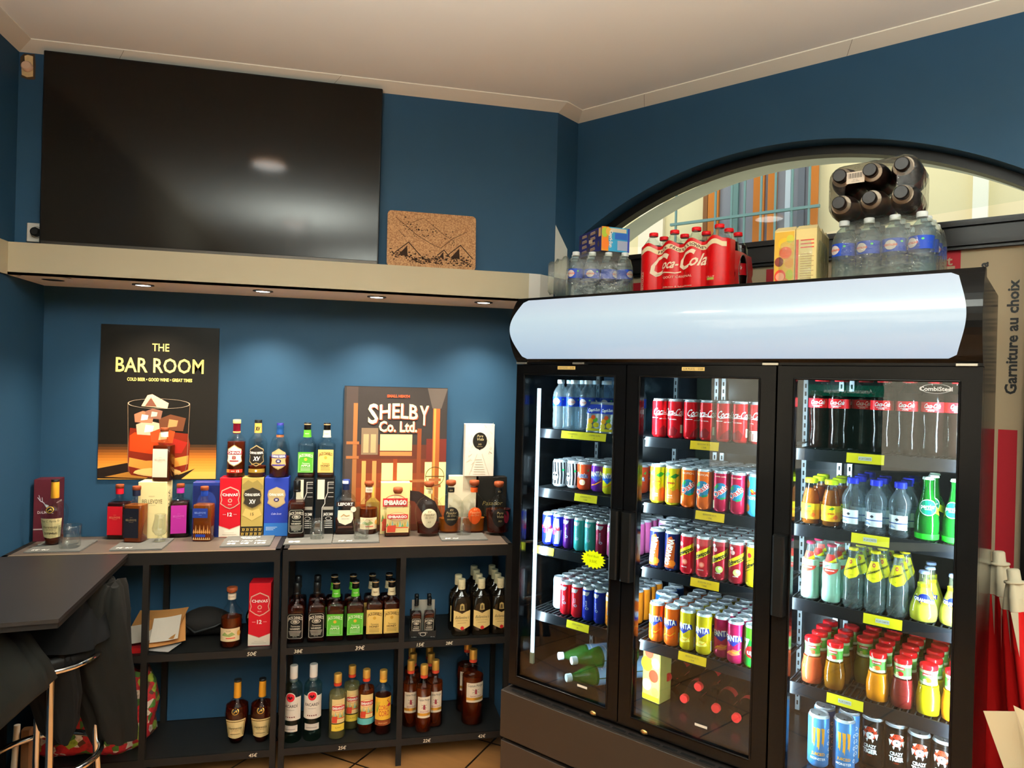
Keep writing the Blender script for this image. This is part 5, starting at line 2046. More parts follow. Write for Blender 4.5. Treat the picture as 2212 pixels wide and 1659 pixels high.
def embargo_art(hw, z0, z1, extra=True):
    a = Art()
    h = z1 - z0
    a.R(-hw, z0, hw, z1, M('e8cf8e', .55), 1)
    GN, OG = M('5a8a4a', .5), M('c84a2c', .5)
    for k in range(9):
        x = -hw * .9 + hw * 1.8 * k / 8
        a.P([(x - hw * .12, z0 + h * .22), (x, z0 + h * (.38 + .06 * (k % 3))), (x + hw * .12, z0 + h * .24)], [GN, M('c8a040', .5), M('8ab4a0', .5)][k % 3], 2)
    a.R(-hw * .95, z0 + h * .18, hw * .95, z0 + h * .22, OG, 3)
    a.P([(-hw * .95, z0 + h * .02), (-hw * .2, z0 + h * .02), (-hw * .12, z0 + h * .3), (-hw * .9, z0 + h * .28)], M('b8402c', .5), 4)
    a.E(0, z0 + h * .64, hw * .86, h * .17, M('f0dca8', .5), 4)
    a.E(0, z0 + h * .64, hw * .86, h * .17, M('c85a48', .5), 5, hole=.93)
    a.R(-hw * .92, z0 + h * .55, hw * .92, z0 + h * .73, M('c0282c', .5), 6)
    a.T('EMBARGO', 0, z0 + h * .64, h * .1, WHT, 8, w=hw * 1.66, bold=.05)
    return a


BUILD['embargo_sq'] = embargo_sq()


def bordeaux(rb, hs, h, glass, liq, lz, cap, capz, labels, name='rum_bottle', band=None, neck=0.0155):
    prof = rprof(rb, hs, neck, hs + 0.035, h - 0.01)
    caps = [('cap', [(neck + .0012, capz), (neck + .0018, capz + .002), (neck + .0018, h - .002), (neck, h)], cap)]
    if band:
        caps.append(('neck_band', [(neck + .0013, capz - .014), (neck + .0018, capz - .012), (neck + .0018, capz - .001)], band))
    return bottle(name, prof, glass, liq, lz, caps, labels, ls=.94)


def bacardi():
    r = 0.0385
    a = Art()
    a.R(-0.05, 0.1, 0.05, 0.2, M('e4e0d4', .5), 1)
    a.E(0, 0.2, 0.022, 0.022, M('e4e0d4', .5), 1)
    a.E(0, 0.2, 0.0185, 0.0185, M('c0202c', .45), 2)
    a.P([(-.012, .2), (-.004, .207), (0, .2), (.004, .207), (.012, .2), (0, .19)], M('3a0c10', .5), 3)
    a.T('BACARD\u00cd', 0, 0.163, 0.013, M('2a2424', .5), 2, w=0.064, bold=.01)
    a.T('CARTA BLANCA', 0, 0.146, 0.004, M('6a6460', .5), 2, w=0.036)
    for k in range(5):
        a.E(-.018 + k * .009, .115, .003, .003, M('6a2a28', .5), 2, n=8)
    a.R(-0.034, 0.05, 0.034, 0.078, M('c8c4bc', .5), 1)
    a.R(-0.024, 0.06, 0.024, 0.062, M('6a6460', .5), 2)
    return bordeaux(r, 0.235, 0.328, CLRG, None, 0, M('eae6de', .4), 0.272, [('label', a, cyl(r), 0.01)], band=M('5a6068', .4))


BUILD['bacardi'] = bacardi()


def embargo_rd(liq, blue):
    r = 0.0385
    e = embargo_art(0.03, 0.075, 0.18)
    if blue:
        e.R(-0.05, 0.045, 0.05, 0.072, M('5aa8a8', .5), 1)
    else:
        e.R(-0.03, 0.04, 0.03, 0.07, M('e8c848', .5), 1)
        e.T('BLANC', 0, .056, .006, M('8a6a20', .5), 2)
    return bordeaux(r, 0.19, 0.281, CLR, liq, 0.2, M('c89a48', .35, metal=.4), 0.243, [('label', e, cyl(r), 0.01)], band=M('b83a24', .4))


BUILD['embargo_white'] = embargo_rd(G('f0e8b0', 1.33, milk=.15), False)
BUILD['embargo_dark'] = embargo_rd(AMB, True)


def coro():
    r = 0.0385
    a = Art()
    a.R(-0.042, 0.07, 0.042, 0.17, M('e8b83c', .5), 1)
    a.T('CORO', 0, 0.126, 0.022, M('b8482c', .5), 2, w=0.045, bold=.01)
    a.T('CORO', 0.004, 0.1, 0.024, M('b8482c', .5), 2, w=0.048, bold=.01)
    a.L([(0.022, .13), (.028, .14), (.024, .15), (.018, .155), (.022, .162)], .003, M('a01c28', .5), 2)
    a.E(.028, .135, .009, .007, M('a01c28', .5), 2, n=12)
    for k in range(4):
        a.L([(-.03, .1), (-.034 + k * .006, .15)], .0015, M('6a9a3c', .5), 2)
    a.R(-0.042, 0.045, 0.042, 0.068, M('7a3a1c', .5), 1)
    a.T('RHUM CACAO', 0, .056, .006, M('e8c080', .5), 2, w=.04)
    return bordeaux(r, 0.19, 0.281, CLR, AMBD, 0.17, M('c89a48', .35, metal=.4), 0.243, [('label', a, cyl(r), 0.01)], band=M('e0b040', .4))


BUILD['coro'] = coro()


def morgan(big):
    r = 0.052 if big else 0.0365
    h = 0.34 if big else 0.3
    a = Art()
    z0, z1 = (0.11, 0.2) if big else (0.07, 0.165)
    hw = r * .86
    a.R(-hw, z0, hw, z1, M('e6dcc6', .5), 1)
    a.T('Captain Morgan', 0, z1 - .012, 0.012 if big else .01, M('3a342c', .5), 2, w=hw * 1.7)
    # plain crossed mark in place of the printed captain
    a.L([(-hw * .35, z0 + .045), (hw * .35, z0 + .06)], .002, M('8a8478', .5), 2)
    a.L([(hw * .35, z0 + .045), (-hw * .35, z0 + .06)], .002, M('8a8478', .5), 2)
    a.P([(-.005, z0 + .04), (.006, z0 + .038), (.004, z0 + .06), (-.003, z0 + .062)], M('7a2c34', .5), 3)
    a.T('Spiced Gold', 0, z0 + .03, .007, M('a02c34', .5), 2, w=hw * 1.2, shear=.3)
    a.R(-hw, z0 + .01, hw, z0 + .022, GOLD, 2)
    return bordeaux(r, 0.2 if not big else 0.235, h, CLR, AMB, 0.2 if not big else .22, M('c89a48', .35, metal=.4), h - .045, [('label', a, cyl(r), r / 4)], band=M('b8402c', .4), neck=.0155 if not big else .017)


BUILD['morgan'] = morgan(False)
BUILD['morgan_big'] = morgan(True)


def ballantines():
    w, d = 0.044, 0.034
    prof = [(w * .94, d * .94, 0, 4), (w, d, 0.005, 4), (w, d, 0.15, 4), (w * .9, d * .9, 0.17, 3), (0.03, 0.026, 0.185, 2), (0.018, 0.018, 0.197, 2), (0.0155, 0.0155, 0.205, 2), (0.0155, 0.0155, 0.24, 2)]
    a = Art()
    c = M('e2c884', .5)
    a.P([(-0.038, 0.118), (-0.02, 0.113), (0, 0.103), (0.02, 0.113), (0.038, 0.118), (0.038, 0.045), (0.01, 0.032), (0, 0.028), (-0.01, 0.032), (-0.038, 0.045)], c, 1)
    a.T("Ballantine's", 0, 0.087, 0.014, M('3a2c1c', .5), 2, w=0.062, shear=.3)
    a.T('BLENDED SCOTCH WHISKY', 0, 0.072, 0.004, M('6a5230', .5), 2, w=0.056)
    a.R(-0.02, 0.06, 0.02, 0.0615, M('8a6a40', .5), 2)
    a.E(0.002, 0.037, 0.0085, 0.0085, M('b02424', .45), 3, n=14)
    a.P([(-.011, .118), (.011, .118), (.009, .145), (0, .15), (-.009, .145)], M('a8935c', .5), 1)
    a.P([(-.006, .122), (.006, .122), (.004, .14), (-.004, .14)], M('4a3c24', .5), 2)
    caps = [('cap', [(0.0165, 0.208), (0.0172, 0.21), (0.0172, 0.252), (0.016, 0.254)], M('e0d8b0', .45), Art().R(-.04, .226, .04, .2265, M('a89a70', .5), 1).R(-.04, .24, .04, .2405, M('a89a70', .5), 1).T('B', 0, .218, .006, M('8a7a50', .5), 1), .0172)]
    return bottle('whisky_bottle', prof, G('2a2014', 1.45, milk=.3), M('0c0806', .3), 0.18, caps, [('label', a, lambda u, v, w: (u, -d * (1 - min(.9, abs(u) / .0445) ** 4) ** .25 - w - .0002, v), .009)], ls=.93)


BUILD['ballantines'] = ballantines()


# cartons
def carton(name, w, d, h, m, art=None, sart=None, topart=None, cat='box', c=.0012, label=None):
    def f():
        t = thing(name, cat=cat) if False else None
        mb = MB()
        mb.cbox(-w / 2, 0, 0, w / 2, d, h, m, c)
        mb.box(-w / 2 + .002, .004, h, w / 2 - .002, .0044, h + .0003, M('2a2420', .6))
        if art:
            art.put(mb, front(0))
        if sart:
            sart.put(mb, side(w / 2))
        o = mb.obj(name)
        o['category'] = cat
        return o
    return f


def shield_art(z, s, fill, rim, name, l=2):
    sh = [(-0.03, 0.03), (-0.018, 0.036), (0, 0.044), (0.018, 0.036), (0.03, 0.03), (0.034, 0.012), (0.03, -0.005), (0.034, -0.02), (0.015, -0.034), (0, -0.04), (-0.015, -0.034), (-0.034, -0.02), (-0.03, -0.005), (-0.034, 0.012)]
    a = Art()
    a.P([(x * s * 1.07, z + y * s * 1.07) for x, y in sh], rim, l)
    a.P([(x * s * .97, z + y * s * .97) for x, y in sh], fill, l + 1)
    a.T(name, 0, z + .014 * s, .0105 * s, WHT, l + 3, w=.058 * s, bold=.03, arch=-2)
    return a


a = shield_art(0.178, 1.15, M('b01824', .45), M('c8a890', .5), 'CHIVAS')
a.E(0, .168, .009, .009, M('c8a890', .5), 4, hole=.6)
a.T('REGAL', 0, .15, .004, WHT, 4)
a.T('12', 0, .105, .017, WHT, 2, bold=.03)
a.R(-.03, .104, -.016, .105, WHT, 2)
a.R(.016, .104, .03, .105, WHT, 2)
a.P([(-.0455, .002), (.0455, .002), (.0455, .052), (0, .035), (-.0455, .052)], M('e8dcc8', .5), 1)
a.L([(-.0455, .053), (0, .036), (.0455, .053)], .002, M('c8a890', .5), 2)
a.R(-.03, .012, .03, .014, M('b8a890', .5), 2)
a.R(-.02, .02, .02, .0212, M('b8a890', .5), 2)
ART_C12 = a
sd = Art().R(.01, .06, .03, .2, M('6a0e18', .5), 1)
BUILD['c12box'] = carton('whisky_carton', .091, .085, .272, M('b01420', .4), ART_C12, sd)
a = shield_art(0.178, 1.15, M('2a241c', .45), M('8a7444', .5), 'CHIVAS REGAL')
a.T('XV', 0, .163, .02, WHT, 5, w=.028, bold=.03)
a.T('15', 0, .105, .014, M('3a3018', .5), 2)
a.P([(-.045, .24), (-.02, .262), (0, .25), (.02, .262), (.045, .235), (.045, .22), (-.045, .22)], M('8a7840', .5), 1)
a.P([(-.03, .13), (0, .12), (.03, .13), (.042, .1), (0, .075), (-.042, .1)], M('c8a860', .5), 1)
a.R(-.047, .002, .047, .048, M('1c1810', .5), 1)
for k in range(5):
    a.T('XV', -.036 + k * .018, .034, .014, M('c8a44c', .4), 2, w=.014, bold=.03)
    a.T('XV', -.04 + k * .019, .014, .014, M('c8a44c', .4), 2, w=.014, bold=.03)
BUILD['c15box'] = carton('whisky_carton', .095, .085, .272, M('a8904c', .4), a)
a = shield_art(0.178, 1.1, M('b09a6c', .45), M('a08a70', .5), 'CHIVAS REGAL')
a.E(0, .17, .012, .009, M('241c50', .4), 4)
a.T('18', 0, .17, .009, WHT, 6, bold=.03)
a.T('Colin Scott', 0, .105, .009, M('d8d4e8', .5), 2, w=.045, shear=.3)
a.R(-.052, .002, .052, .062, M('2c64a8', .5), 1)
for k in range(3):
    a.R(-.044, .03 + k * .006, -.01 + .008 * k, .032 + k * .006, M('c8dcf0', .5), 2)
BUILD['c18box'] = carton('whisky_carton', .106, .085, .272, M('22348c', .4), a)
a = Art()
OUT = M('c8c4bc', .5)
a.R(-.035, .17, -.003, .262, M('d8d0b8', .5), 1)
a.L([(.012, .25), (.012, .24), (.012, .2), (.0, .17), (.0, .15), (-.012, .13), (-.012, .03), (-.012, .02)], .003, OUT, 2)
a.L([(.012, .25), (.036, .25), (.038, .25)], .003, OUT, 2)
a.R(.014, .21, .0385, .235, M('1a1a1a', .5), 1)
for z in (.24, .222, .2, .18):
    a.R(.014, z, .0385, z + .002, OUT, 2)
a.R(-.008, .12, .0385, .135, M('8a8478', .5), 2)
a.T("JACK DAN", .016, .1, .013, WHT, 3, w=.042, bold=.03)
a.E(.018, .08, .014, .008, OUT, 2, hole=.8)
for k in range(4):
    a.R(.0, .065 - .01 * k, .036, .069 - .01 * k, OUT, 2)
BUILD['jdbox'] = carton('whiskey_carton', .085, .083, .268, M('100f0e', .4), a)
a = Art()
a.T('BELLEVOYE', 0, .17, .02, M('5a5038', .5), 1, w=.082)
a.R(-.015, .192, .01, .193, M('5a5038', .5), 1)
a.R(-.014, .152, .014, .1528, M('5a5038', .5), 1)
sd = Art().T('VOYE', .04, .17, .028, M('4a4434', .5), 1, w=.09, rot=-90)
BUILD['bvbox'] = carton('whisky_carton', .118, .09, .256, M('e6d79c', .5), a, sd)
a = Art()
sd = Art()
sd.T('DALMORE', .02, .17, .009, M('c8b8b0', .5), 1, w=.055)
sd.R(-.01, .158, .04, .159, M('8a6a64', .5), 1)
a.T('DALMORE', -.0, .126, .012, M('d8ccc4', .5), 1, w=.06, bold=.01)
a.L([(-.03, .19), (-.02, .175), (-.008, .168), (0, .155)], .003, M('c8ccd0', .5), 1)
a.L([(-.026, .2), (-.02, .18)], .002, M('c8ccd0', .5), 1)
a.L([(-.014, .19), (-.012, .172)], .002, M('c8ccd0', .5), 1)
a.P([(0, .16), (.012, .155), (.008, .142), (.0, .15)], M('c8ccd0', .5), 1)
a.R(-.045, .05, .02, .055, M('b8a8a0', .5), 1)
BUILD['dalmore'] = carton('whisky_carton', .092, .08, .268, M('4a1820', .45), a, sd)
BUILD['bluebox'] = carton('whisky_carton', .12, .07, .25, M('1c2a6c', .35), Art().R(-.058, .004, .058, .236, M('141c48', .3), 1).E(0, .16, .04, .05, M('20306c', .35), 2))
BUILD['creambox'] = carton('rum_carton', .135, .07, .272, M('d4caae', .5), Art().T('Pasador', 0, .15, .022, M('d4c8a4', .5), 1, w=.1, shear=.3).T('de Oro', .01, .12, .016, M('d4c8a4', .5), 1, w=.06, shear=.3))
BUILD['blackbox'] = carton('rum_carton', .145, .07, .268, M('15130f', .45), Art().T('Pasador', 0, .14, .022, M('8a7848', .5), 1, w=.1, shear=.3).T('GRAN RESERVA', 0, .08, .008, M('8a7848', .5), 1))
a = Art()
EMB = M('b4aa92', .6)
a.E(0, .175, .036, .042, M('1a1814', .45), 1, n=28)
a.P([(-.034, .19), (.034, .19), (.03, .16), (.0, .128), (-.03, .16)], M('1a1814', .45), 1)
a.T('Pura', 0, .2, .012, M('c8b888', .5), 3, w=.03, shear=.3)
a.T('Vida', 0, .184, .014, M('c8b888', .5), 3, w=.036, shear=.3)
a.T('XO', 0, .158, .008, M('c8b888', .5), 3)
a.T('Guyana Rum', 0, .147, .004, M('c8b888', .5), 3, w=.028)
for k in range(7):
    a.L([(-.03 + k * .002, .01 + k * .012), (.03 - k * .003, .01 + k * .012)], .0022, EMB, 1)
a.L([(-.05, .005), (-.012, .11)], .002, EMB, 1)
a.L([(.05, .005), (.012, .11)], .002, EMB, 1)
r2 = random.Random(11)
for k in range(40):
    x, z = r2.uniform(-.065, .065), r2.uniform(.02, .255)
    if abs(x) > .04 or z > .225:
        a.L([(x, z), (x * .9 + r2.uniform(-.01, .01), z + r2.uniform(.004, .014))], .002, EMB, 1)
BUILD['embossed'] = carton('rum_carton', .146, .06, .258, M('d2ccbc', .6), a)
BUILD['embbox'] = carton('rum_carton', .138, .07, .245, M('e8cf8e', .5), embargo_art(.064, .01, .23))


# glasses and slates
def tumbler():
    t = thing('tumbler', cat='glass')
    mb = MB()
    g = G('fcfefd', 1.9, 0.0)
    r0, r1, h = 0.034, 0.042, 0.092
    prof = [(r0, r0, 0, 3), (r0 + .001, r0 + .001, .003, 4), (r1 - .003, r1 - .003, h * .6, 3.4), (r1, r1, h * .92, 2.1), (r1, r1, h, 2), (r1 - .002, r1 - .002, h, 2), (r1 - .005, r1 - .005, h * .6, 3.2), (r0 - .003, r0 - .003, .014, 3), (0.004, 0.004, 0.014, 2)]
    mb.lathe(prof, g, n=28, cap1=False)
    mb.obj('bowl', t)
    return t


def glencairn():
    t = thing('tasting_glass', cat='glass')
    g = G('fcfefd', 1.9, 0.0)
    mb = MB()
    mb.lathe([(0.022, 0), (0.024, .003), (0.02, .01), (0.009, .018), (0.008, .024)], g, n=24, cap1=False)
    mb.obj('foot', t)
    mb = MB()
    out = [(0.008, .024), (0.02, .03), (0.031, .045), (0.0325, .058), (0.029, .075), (0.0235, .1), (0.0225, .118)]
    mb.lathe(out + [(r - .0014, z) for r, z in out[::-1]], g, n=24, cap1=True)
    mb.obj('bowl', t)
    return t


BUILD['tumbler'] = tumbler
BUILD['glencairn'] = glencairn
SLATE = M('4c4b47', 0.8, noise=0.25, scale=25, bump=0.6)


def slate(w, d, art, label, loc, rz=0):
    r2 = random.Random(int(w * 1000) + int(loc[0] * 100))
    n = 14
    out = []
    for (x0, y0, x1, y1) in [(-w / 2, 0, w / 2, 0), (w / 2, 0, w / 2, d), (w / 2, d, -w / 2, d), (-w / 2, d, -w / 2, 0)]:
        for k in range(n):
            q = k / n
            out.append((x0 + (x1 - x0) * q + r2.uniform(-.0015, .0015), y0 + (y1 - y0) * q + r2.uniform(-.0015, .0015)))
    mb = MB()
    mb.loft([[(x * 1.012, (y - d / 2) * 1.012 + d / 2, 0.0005) for x, y in out], [(x, y, 0.0055) for x, y in out]], SLATE, smooth=False)
    art.put(mb, lambda u, v, ww: (u, v, 0.0056 + ww))
    o = mb.obj('slate_board')
    o.location = loc
    o.rotation_euler = (0, 0, radians(rz))
    return tag(o, label, 'slate board', 'slate price boards on the counter')


# water, cola, tea, juice bottles
BLUL = M('1c3c9a', .35)


def water():
    prof = [(.026, 0), (.031, .004), (.0325, .02), (.031, .03), (.0325, .042), (.031, .054), (.0325, .066), (.031, .078), (.0325, .09), (.0325, .14), (.03, .156), (.022, .172), (.013, .184), (.012, .19), (.012, .2)]
    a = Art()
    a.R(-.1, .098, .1, .136, BLUL, 1)
    a.E(0, .117, .016, .014, M('d8d0d0', .4), 2)
    a.T('CRISTALINE', 0, .117, .006, M('d86a50', .4), 4, w=.036, bold=.03)
    a.E(.03, .126, .004, .003, M('60c060', .4), 2, n=8)
    return bottle('water_bottle', prof, G('e2edf2', 1.33, 0.05, milk=.07), None, 0, [('cap', [(.0145, .192), (.0148, .194), (.0148, .206), (.0135, .208)], M('e6eef0', .4))], [('label', a, cyl(.0325), .0085)], n=22)


BUILD['water'] = water()


def pet_cola(tall=.235, r=.0325, lz0=.135, lz1=.165, cap=True):
    prof = [(r * .8, 0), (r * .95, .006), (r * .96, .03), (r * .86, .07), (r * .98, .11), (r, .13), (r, .168), (r * .9, .185), (r * .6, .205), (.0125, .217), (.0125, tall - .012)]
    a = Art()
    a.R(-r * 3.1, lz0, r * 3.1, lz1, M('d01820', .35), 1)
    a.T('Coca-Cola', 0.002, lz0 + .019, .014, WH, 2, w=.044, shear=.35, bold=.02)
    a.R(-.014, lz0 + .007, .016, lz0 + .0085, WH, 2)
    for k in range(5):
        a.E(-.007 + k * .0035, lz0 + .0035 + .0012 * (k % 2), .0018, .0018, WH, 2, n=8, hole=.6)
    return bottle('cola_bottle', prof, CLR, M('120604', .15), .19, [('cap', [(.0145, tall - .014), (.015, tall - .012), (.015, tall), (.014, tall + .002)], M('c01420', .35))], [('label', a, cyl(r), .0085)], n=22, ls=.96)


BUILD['pet_cola'] = pet_cola()


def tea():
    prof = [(.024, 0), (.0285, .005), (.0288, .075), (.026, .092), (.02, .115), (.0175, .13), (.0175, .14)]
    a = Art()
    a.R(-.085, .02, .085, .07, M('e8a028', .4), 1)
    a.R(-.085, .05, .085, .07, M('e8c81c', .4), 2)
    a.E(0, .045, .015, .013, M('f0d020', .4), 3)
    a.T('Lipton', 0, .046, .007, M('c02020', .4), 5, w=.024, bold=.03)
    a.P([(-.006, .058), (.006, .066), (.014, .062), (.004, .056)], M('3c8a30', .4), 3)
    a.E(.016, .034, .008, .007, M('e06020', .4), 3)
    return bottle('iced_tea_bottle', prof, CLR, AMBL, .118, [('cap', [(.0195, .136), (.0205, .139), (.02, .149), (.017, .151)], M('c8d81c', .4))], [('label', a, cyl(.0286), .0075)], n=22)


BUILD['tea'] = tea()


def mineral():
    prof = [(.027, 0), (.031, .006), (.028, .02), (.0275, .05), (.0285, .07), (.032, .09), (.031, .106), (.024, .122), (.0155, .134), (.0135, .142), (.0135, .15)]
    a = Art()
    a.R(-.03, .022, .03, .066, M('e2e4e4', .45), 1)
    a.P([(0, .048), (.006, .053), (0, .058), (-.006, .053)], M('2a2c34', .45), 2)
    a.R(-.03, .04, .03, .043, M('22488a', .45), 2)
    a.P([(-.026, .03), (-.014, .036), (-.004, .03), (-.004, .027), (-.026, .027)], M('8aa0c0', .45), 2)
    return bottle('water_bottle', prof, G('dfe9ee', 1.33, 0.03, milk=.06), None, 0, [('cap', [(.0165, .147), (.0172, .149), (.0172, .163), (.016, .165)], M('2430c0', .35))], [('label', a, cyl(.029), .0078)], n=22)


BUILD['mineral'] = mineral()


def perrier():
    prof = [(.024, 0), (.031, .006), (.033, .03), (.033, .055), (.029, .085), (.021, .115), (.015, .14), (.0125, .165), (.0135, .182)]
    a = Art()
    a.E(0, .1, .0235, .0235, WH, 2)
    a.E(0, .1, .0215, .0215, M('187a5c', .4), 3)
    a.T('perrier', 0, .104, .012, WH, 5, w=.034, bold=.02)
    a.R(-.008, .094, .008, .0955, WH, 5)
    a.P([(.018, .085), (.06, .07), (.058, .09), (.02, .104)], M('d8d81c', .4), 1)
    a.R(-.1, .006, .1, .022, M('28c828', .3), 1)

    def rf(v):
        q = [(0, .031), (.03, .033), (.055, .033), (.085, .029), (.115, .021), (.14, .015)]
        for (z0, r0), (z1, r1) in zip(q[:-1], q[1:]):
            if v <= z1:
                return r0 + (r1 - r0) * (v - z0) / (z1 - z0)
        return .015
    return bottle('sparkling_water_bottle', prof, G('3cc04a', 1.45, 0.02, milk=.12), G('30b040', 1.33, milk=.25), .15, [('cap', [(.0145, .181), (.0155, .183), (.013, .189)], M('d8e0d0', .4))], [('label', a, cyl(rf), .007, .0008)], n=24)


BUILD['perrier'] = perrier()


def schwep(kind):
    red = kind == 'r'
    prof = [(.024, 0), (.029, .006), (.03, .03), (.028, .05), (.0295, .08), (.028, .1), (.02, .135), (.0135, .162), (.012, .172), (.013, .18)]
    a = Art()
    lab = M('d84434' if red else 'e6d81c', .4)
    a.P([(-.02, .155), (.02, .155), (.032, .112), (.02, .1), (0, .092), (-.02, .1), (-.032, .112)], lab, 1)
    if red:
        a.P([(-.024, .112), (.026, .134), (.026, .146), (-.024, .122)], M('e6d81c', .4), 2)
        a.R(-.014, .104, .014, .107, WH, 2)
    else:
        a.L([(-.026, .112), (.026, .134)], .001, BLK, 2)
        a.T('TONIC', 0.004, .105, .004, M('8a8430', .4), 2)
    a.T('Schweppes', 0, .126, .009, BLK, 4, w=.042, rot=22, shear=.2, bold=.02)
    a.E(0, .144, .006, .006, M('c83a58', .4), 3, hole=.5)

    def rf(v):
        q = [(0, .03), (.08, .0295), (.1, .028), (.135, .02), (.162, .0135)]
        for (z0, r0), (z1, r1) in zip(q[:-1], q[1:]):
            if v <= z1:
                return r0 + (r1 - r0) * (v - z0) / (z1 - z0)
        return .0135

    def mp(u, v, w):
        r = rf(v)
        s = min(1.0, r / .028)
        an = u * s / r
        return ((r + w) * sin(an), -(r + w) * cos(an), v)
    return bottle('mixer_bottle', prof, G('e8f2f0', 1.45, .02, milk=.06), M('b8dcc0', .3) if red else None, .13, [('cap', [(.0135, .178), (.0148, .1795), (.0135, .186), (.01, .187)], M('a81c44' if red else 'd8c81c', .35))], [('neck_label', a, mp, .006, .0008)], n=24, cat='bottle', ls=.94)


BUILD['schw_r'] = schwep('r')
BUILD['schw_t'] = schwep('t')


def orang():
    prof = [(.028, 0), (.036, .006), (.0385, .025), (.036, .045), (.027, .072), (.018, .098), (.0135, .12), (.0125, .135), (.0135, .143)]
    a = Art()
    a.E(0, .07, .017, .015, M('18246c', .4), 1)
    a.E(.002, .064, .012, .009, M('f0a020', .4), 2)
    a.P([(-.027, .066), (.027, .058), (.028, .07), (-.026, .078)], M('18246c', .4), 3)
    a.T('ORANGINA', 0, .068, .009, WH, 5, w=.048, rot=-8, bold=.04)

    def rf(v):
        q = [(0, .03), (.025, .0385), (.045, .036), (.072, .027), (.098, .018)]
        for (z0, r0), (z1, r1) in zip(q[:-1], q[1:]):
            if v <= z1:
                return r0 + (r1 - r0) * (v - z0) / (z1 - z0)
        return .018
    return bottle('orangeade_bottle', prof, G('f0f2d8', 1.45, .02, milk=.05), M('e0d818', .35), .112, [('cap', [(.0135, .141), (.0148, .1425), (.0135, .149), (.01, .15)], M('8a9ac0', .35))], [('label', a, cyl(rf), .007, .001)], n=24, ls=.95)


BUILD['orang'] = orang()


def juice(kind, liq, fruit, clear=False):
    def f():
        prof = [(.026, 0), (.031, .005), (.033, .03), (.033, .055), (.028, .08), (.0235, .092), (.0225, .1), (.0225, .136), (.021, .14)]
        a = Art()
        a.R(-.07, .092, .07, .134, M('5aa848', .4), 1)
        a.R(-.07, .092, .07, .1, M('e0e4c0', .4), 2)
        a.R(-.07, .126, .07, .134, M('c8dca8', .4), 2)
        a.R(-.013, .117, .013, .126, M('c02a2c', .4), 3)
        a.T('granini', 0, .1215, .005, WH, 5, w=.021, bold=.03)
        a.E(.003, .106, .008, .007, fruit, 3)
        a.E(-.006, .104, .005, .0045, M('f0d8a0', .4), 3)
        g = CLR
        return bottle('juice_bottle', prof, g, liq, .088, [('cap', [(.023, .134), (.0245, .137), (.0245, .146), (.023, .149), (.018, .15)], M('d0141c', .25, coat=.3))], [('label', a, cyl(.0228), .006)], n=24, ls=.96)()
    return f


BUILD['j_grape'] = juice('g', M('c8502c', .3), M('d86040', .4))
BUILD['j_apple'] = juice('a', G('c07818', 1.33, milk=.4), M('d8402c', .4))
BUILD['j_orange'] = juice('o', M('e8860c', .3), M('e87020', .4))
BUILD['j_straw'] = juice('s', M('7c1c1c', .3), M('c82020', .4))
BUILD['j_lemon'] = juice('l', M('f0d010', .3), M('f09020', .4))
BUILD['j_green'] = juice('p', G('b8a020', 1.33, milk=.4), M('88b030', .4))


def pouch():
    t = thing('juice_pouch', cat='juice pouch')
    mb = MB()
    n = 10
    rings = []
    for k in range(n + 1):
        q = k / n
        z = .118 * q
        d = .022 * (1 - q) ** .6 + .001
        w = .036 - .003 * sin(pi * q)
        rings.append([(x, y, z) for x, y in sring(w, d, 3.2, 16)])
    mb.loft(rings, M('c0c8d8', .2, metal=.7))

    def mp(u, v, w):
        q = min(.999, v / .118)
        d = .022 * (1 - q) ** .6 + .001
        ww = .036 - .003 * sin(pi * q)
        return (u, -d * (1 - min(.98, abs(u) / ww) ** 3.2) ** (1 / 3.2) - w - .0006, v)
    a = Art()
    a.R(-.03, .075, .03, .112, M('3448b8', .25, metal=.3), 1)
    a.T('Capri-Sun', 0, .09, .012, WH, 3, w=.05, bold=.04, rot=4)
    for x, z, r, c in [(-.012, .045, .012, 'e8a020'), (.01, .05, .01, '60a830'), (.014, .03, .012, 'e8d020'), (-.014, .025, .013, 'd8c040'), (0, .06, .01, 'd85020')]:
        a.E(x, z, r, r * .9, M(c, .3), 2, n=14)
    a.R(-.03, .006, .03, .016, M('d8c828', .3), 2)
    a.put(mb, mp, step=.005)
    mb.obj('pouch_body', t)
    mb = MB()
    mb.box(-.033, -.0012, .116, .033, .0012, .122, M('c0c8d8', .25, metal=.7))
    mb.obj('top_seal', t)
    return t


BUILD['pouch'] = pouch


def lying(name, r, h, capm, glass, liquid, labelart, lr):
    """bottle built upright, laid down by its placement"""
    prof = [(r * .8, 0), (r, .01), (r, h * .55), (r * .93, h * .62), (r * .7, h * .75), (r * .4, h * .87), (.0135, h * .92), (.0135, h * .96)]
    labels = [('label', labelart, cyl(r), r / 3.5)] if labelart else []
    return bottle(name, prof, glass, liquid, h * .6, [('cap', [(.0155, h * .93), (.016, h * .935), (.016, h), (.0145, h + .002)], capm)], labels, n=22)


a = Art().R(-.13, .03, .13, .165, M('8ab4d8', .4), 1).R(-.1, .147, .1, .15, WH, 2).R(-.012, .06, .03, .1, M('d8e0f0', .4), 2).T('S.PELLEGRINO', 0, .13, .01, M('3858a8', .4), 2)
BUILD['pelle'] = lying('sparkling_water_bottle', .042, .29, M('e4ecf4', .4), G('4ab04a', 1.45, milk=.2), G('48a848', 1.33, milk=.3), a, .042)
BUILD['cola_lying'] = lying('cola_bottle', .0325, .235, M('c82824', .4), G('c8b8a8', 1.4), M('140806', .2), Art().R(-.09, .085, .09, .118, M('b02020', .4), 1).T('Coca-Cola', 0, .102, .014, WH, 2, w=.044, shear=.35), .0325)
# ------------------------------------------------------------------ on the counter
Z = ZB + 0.0005
SL = Z + 0.006


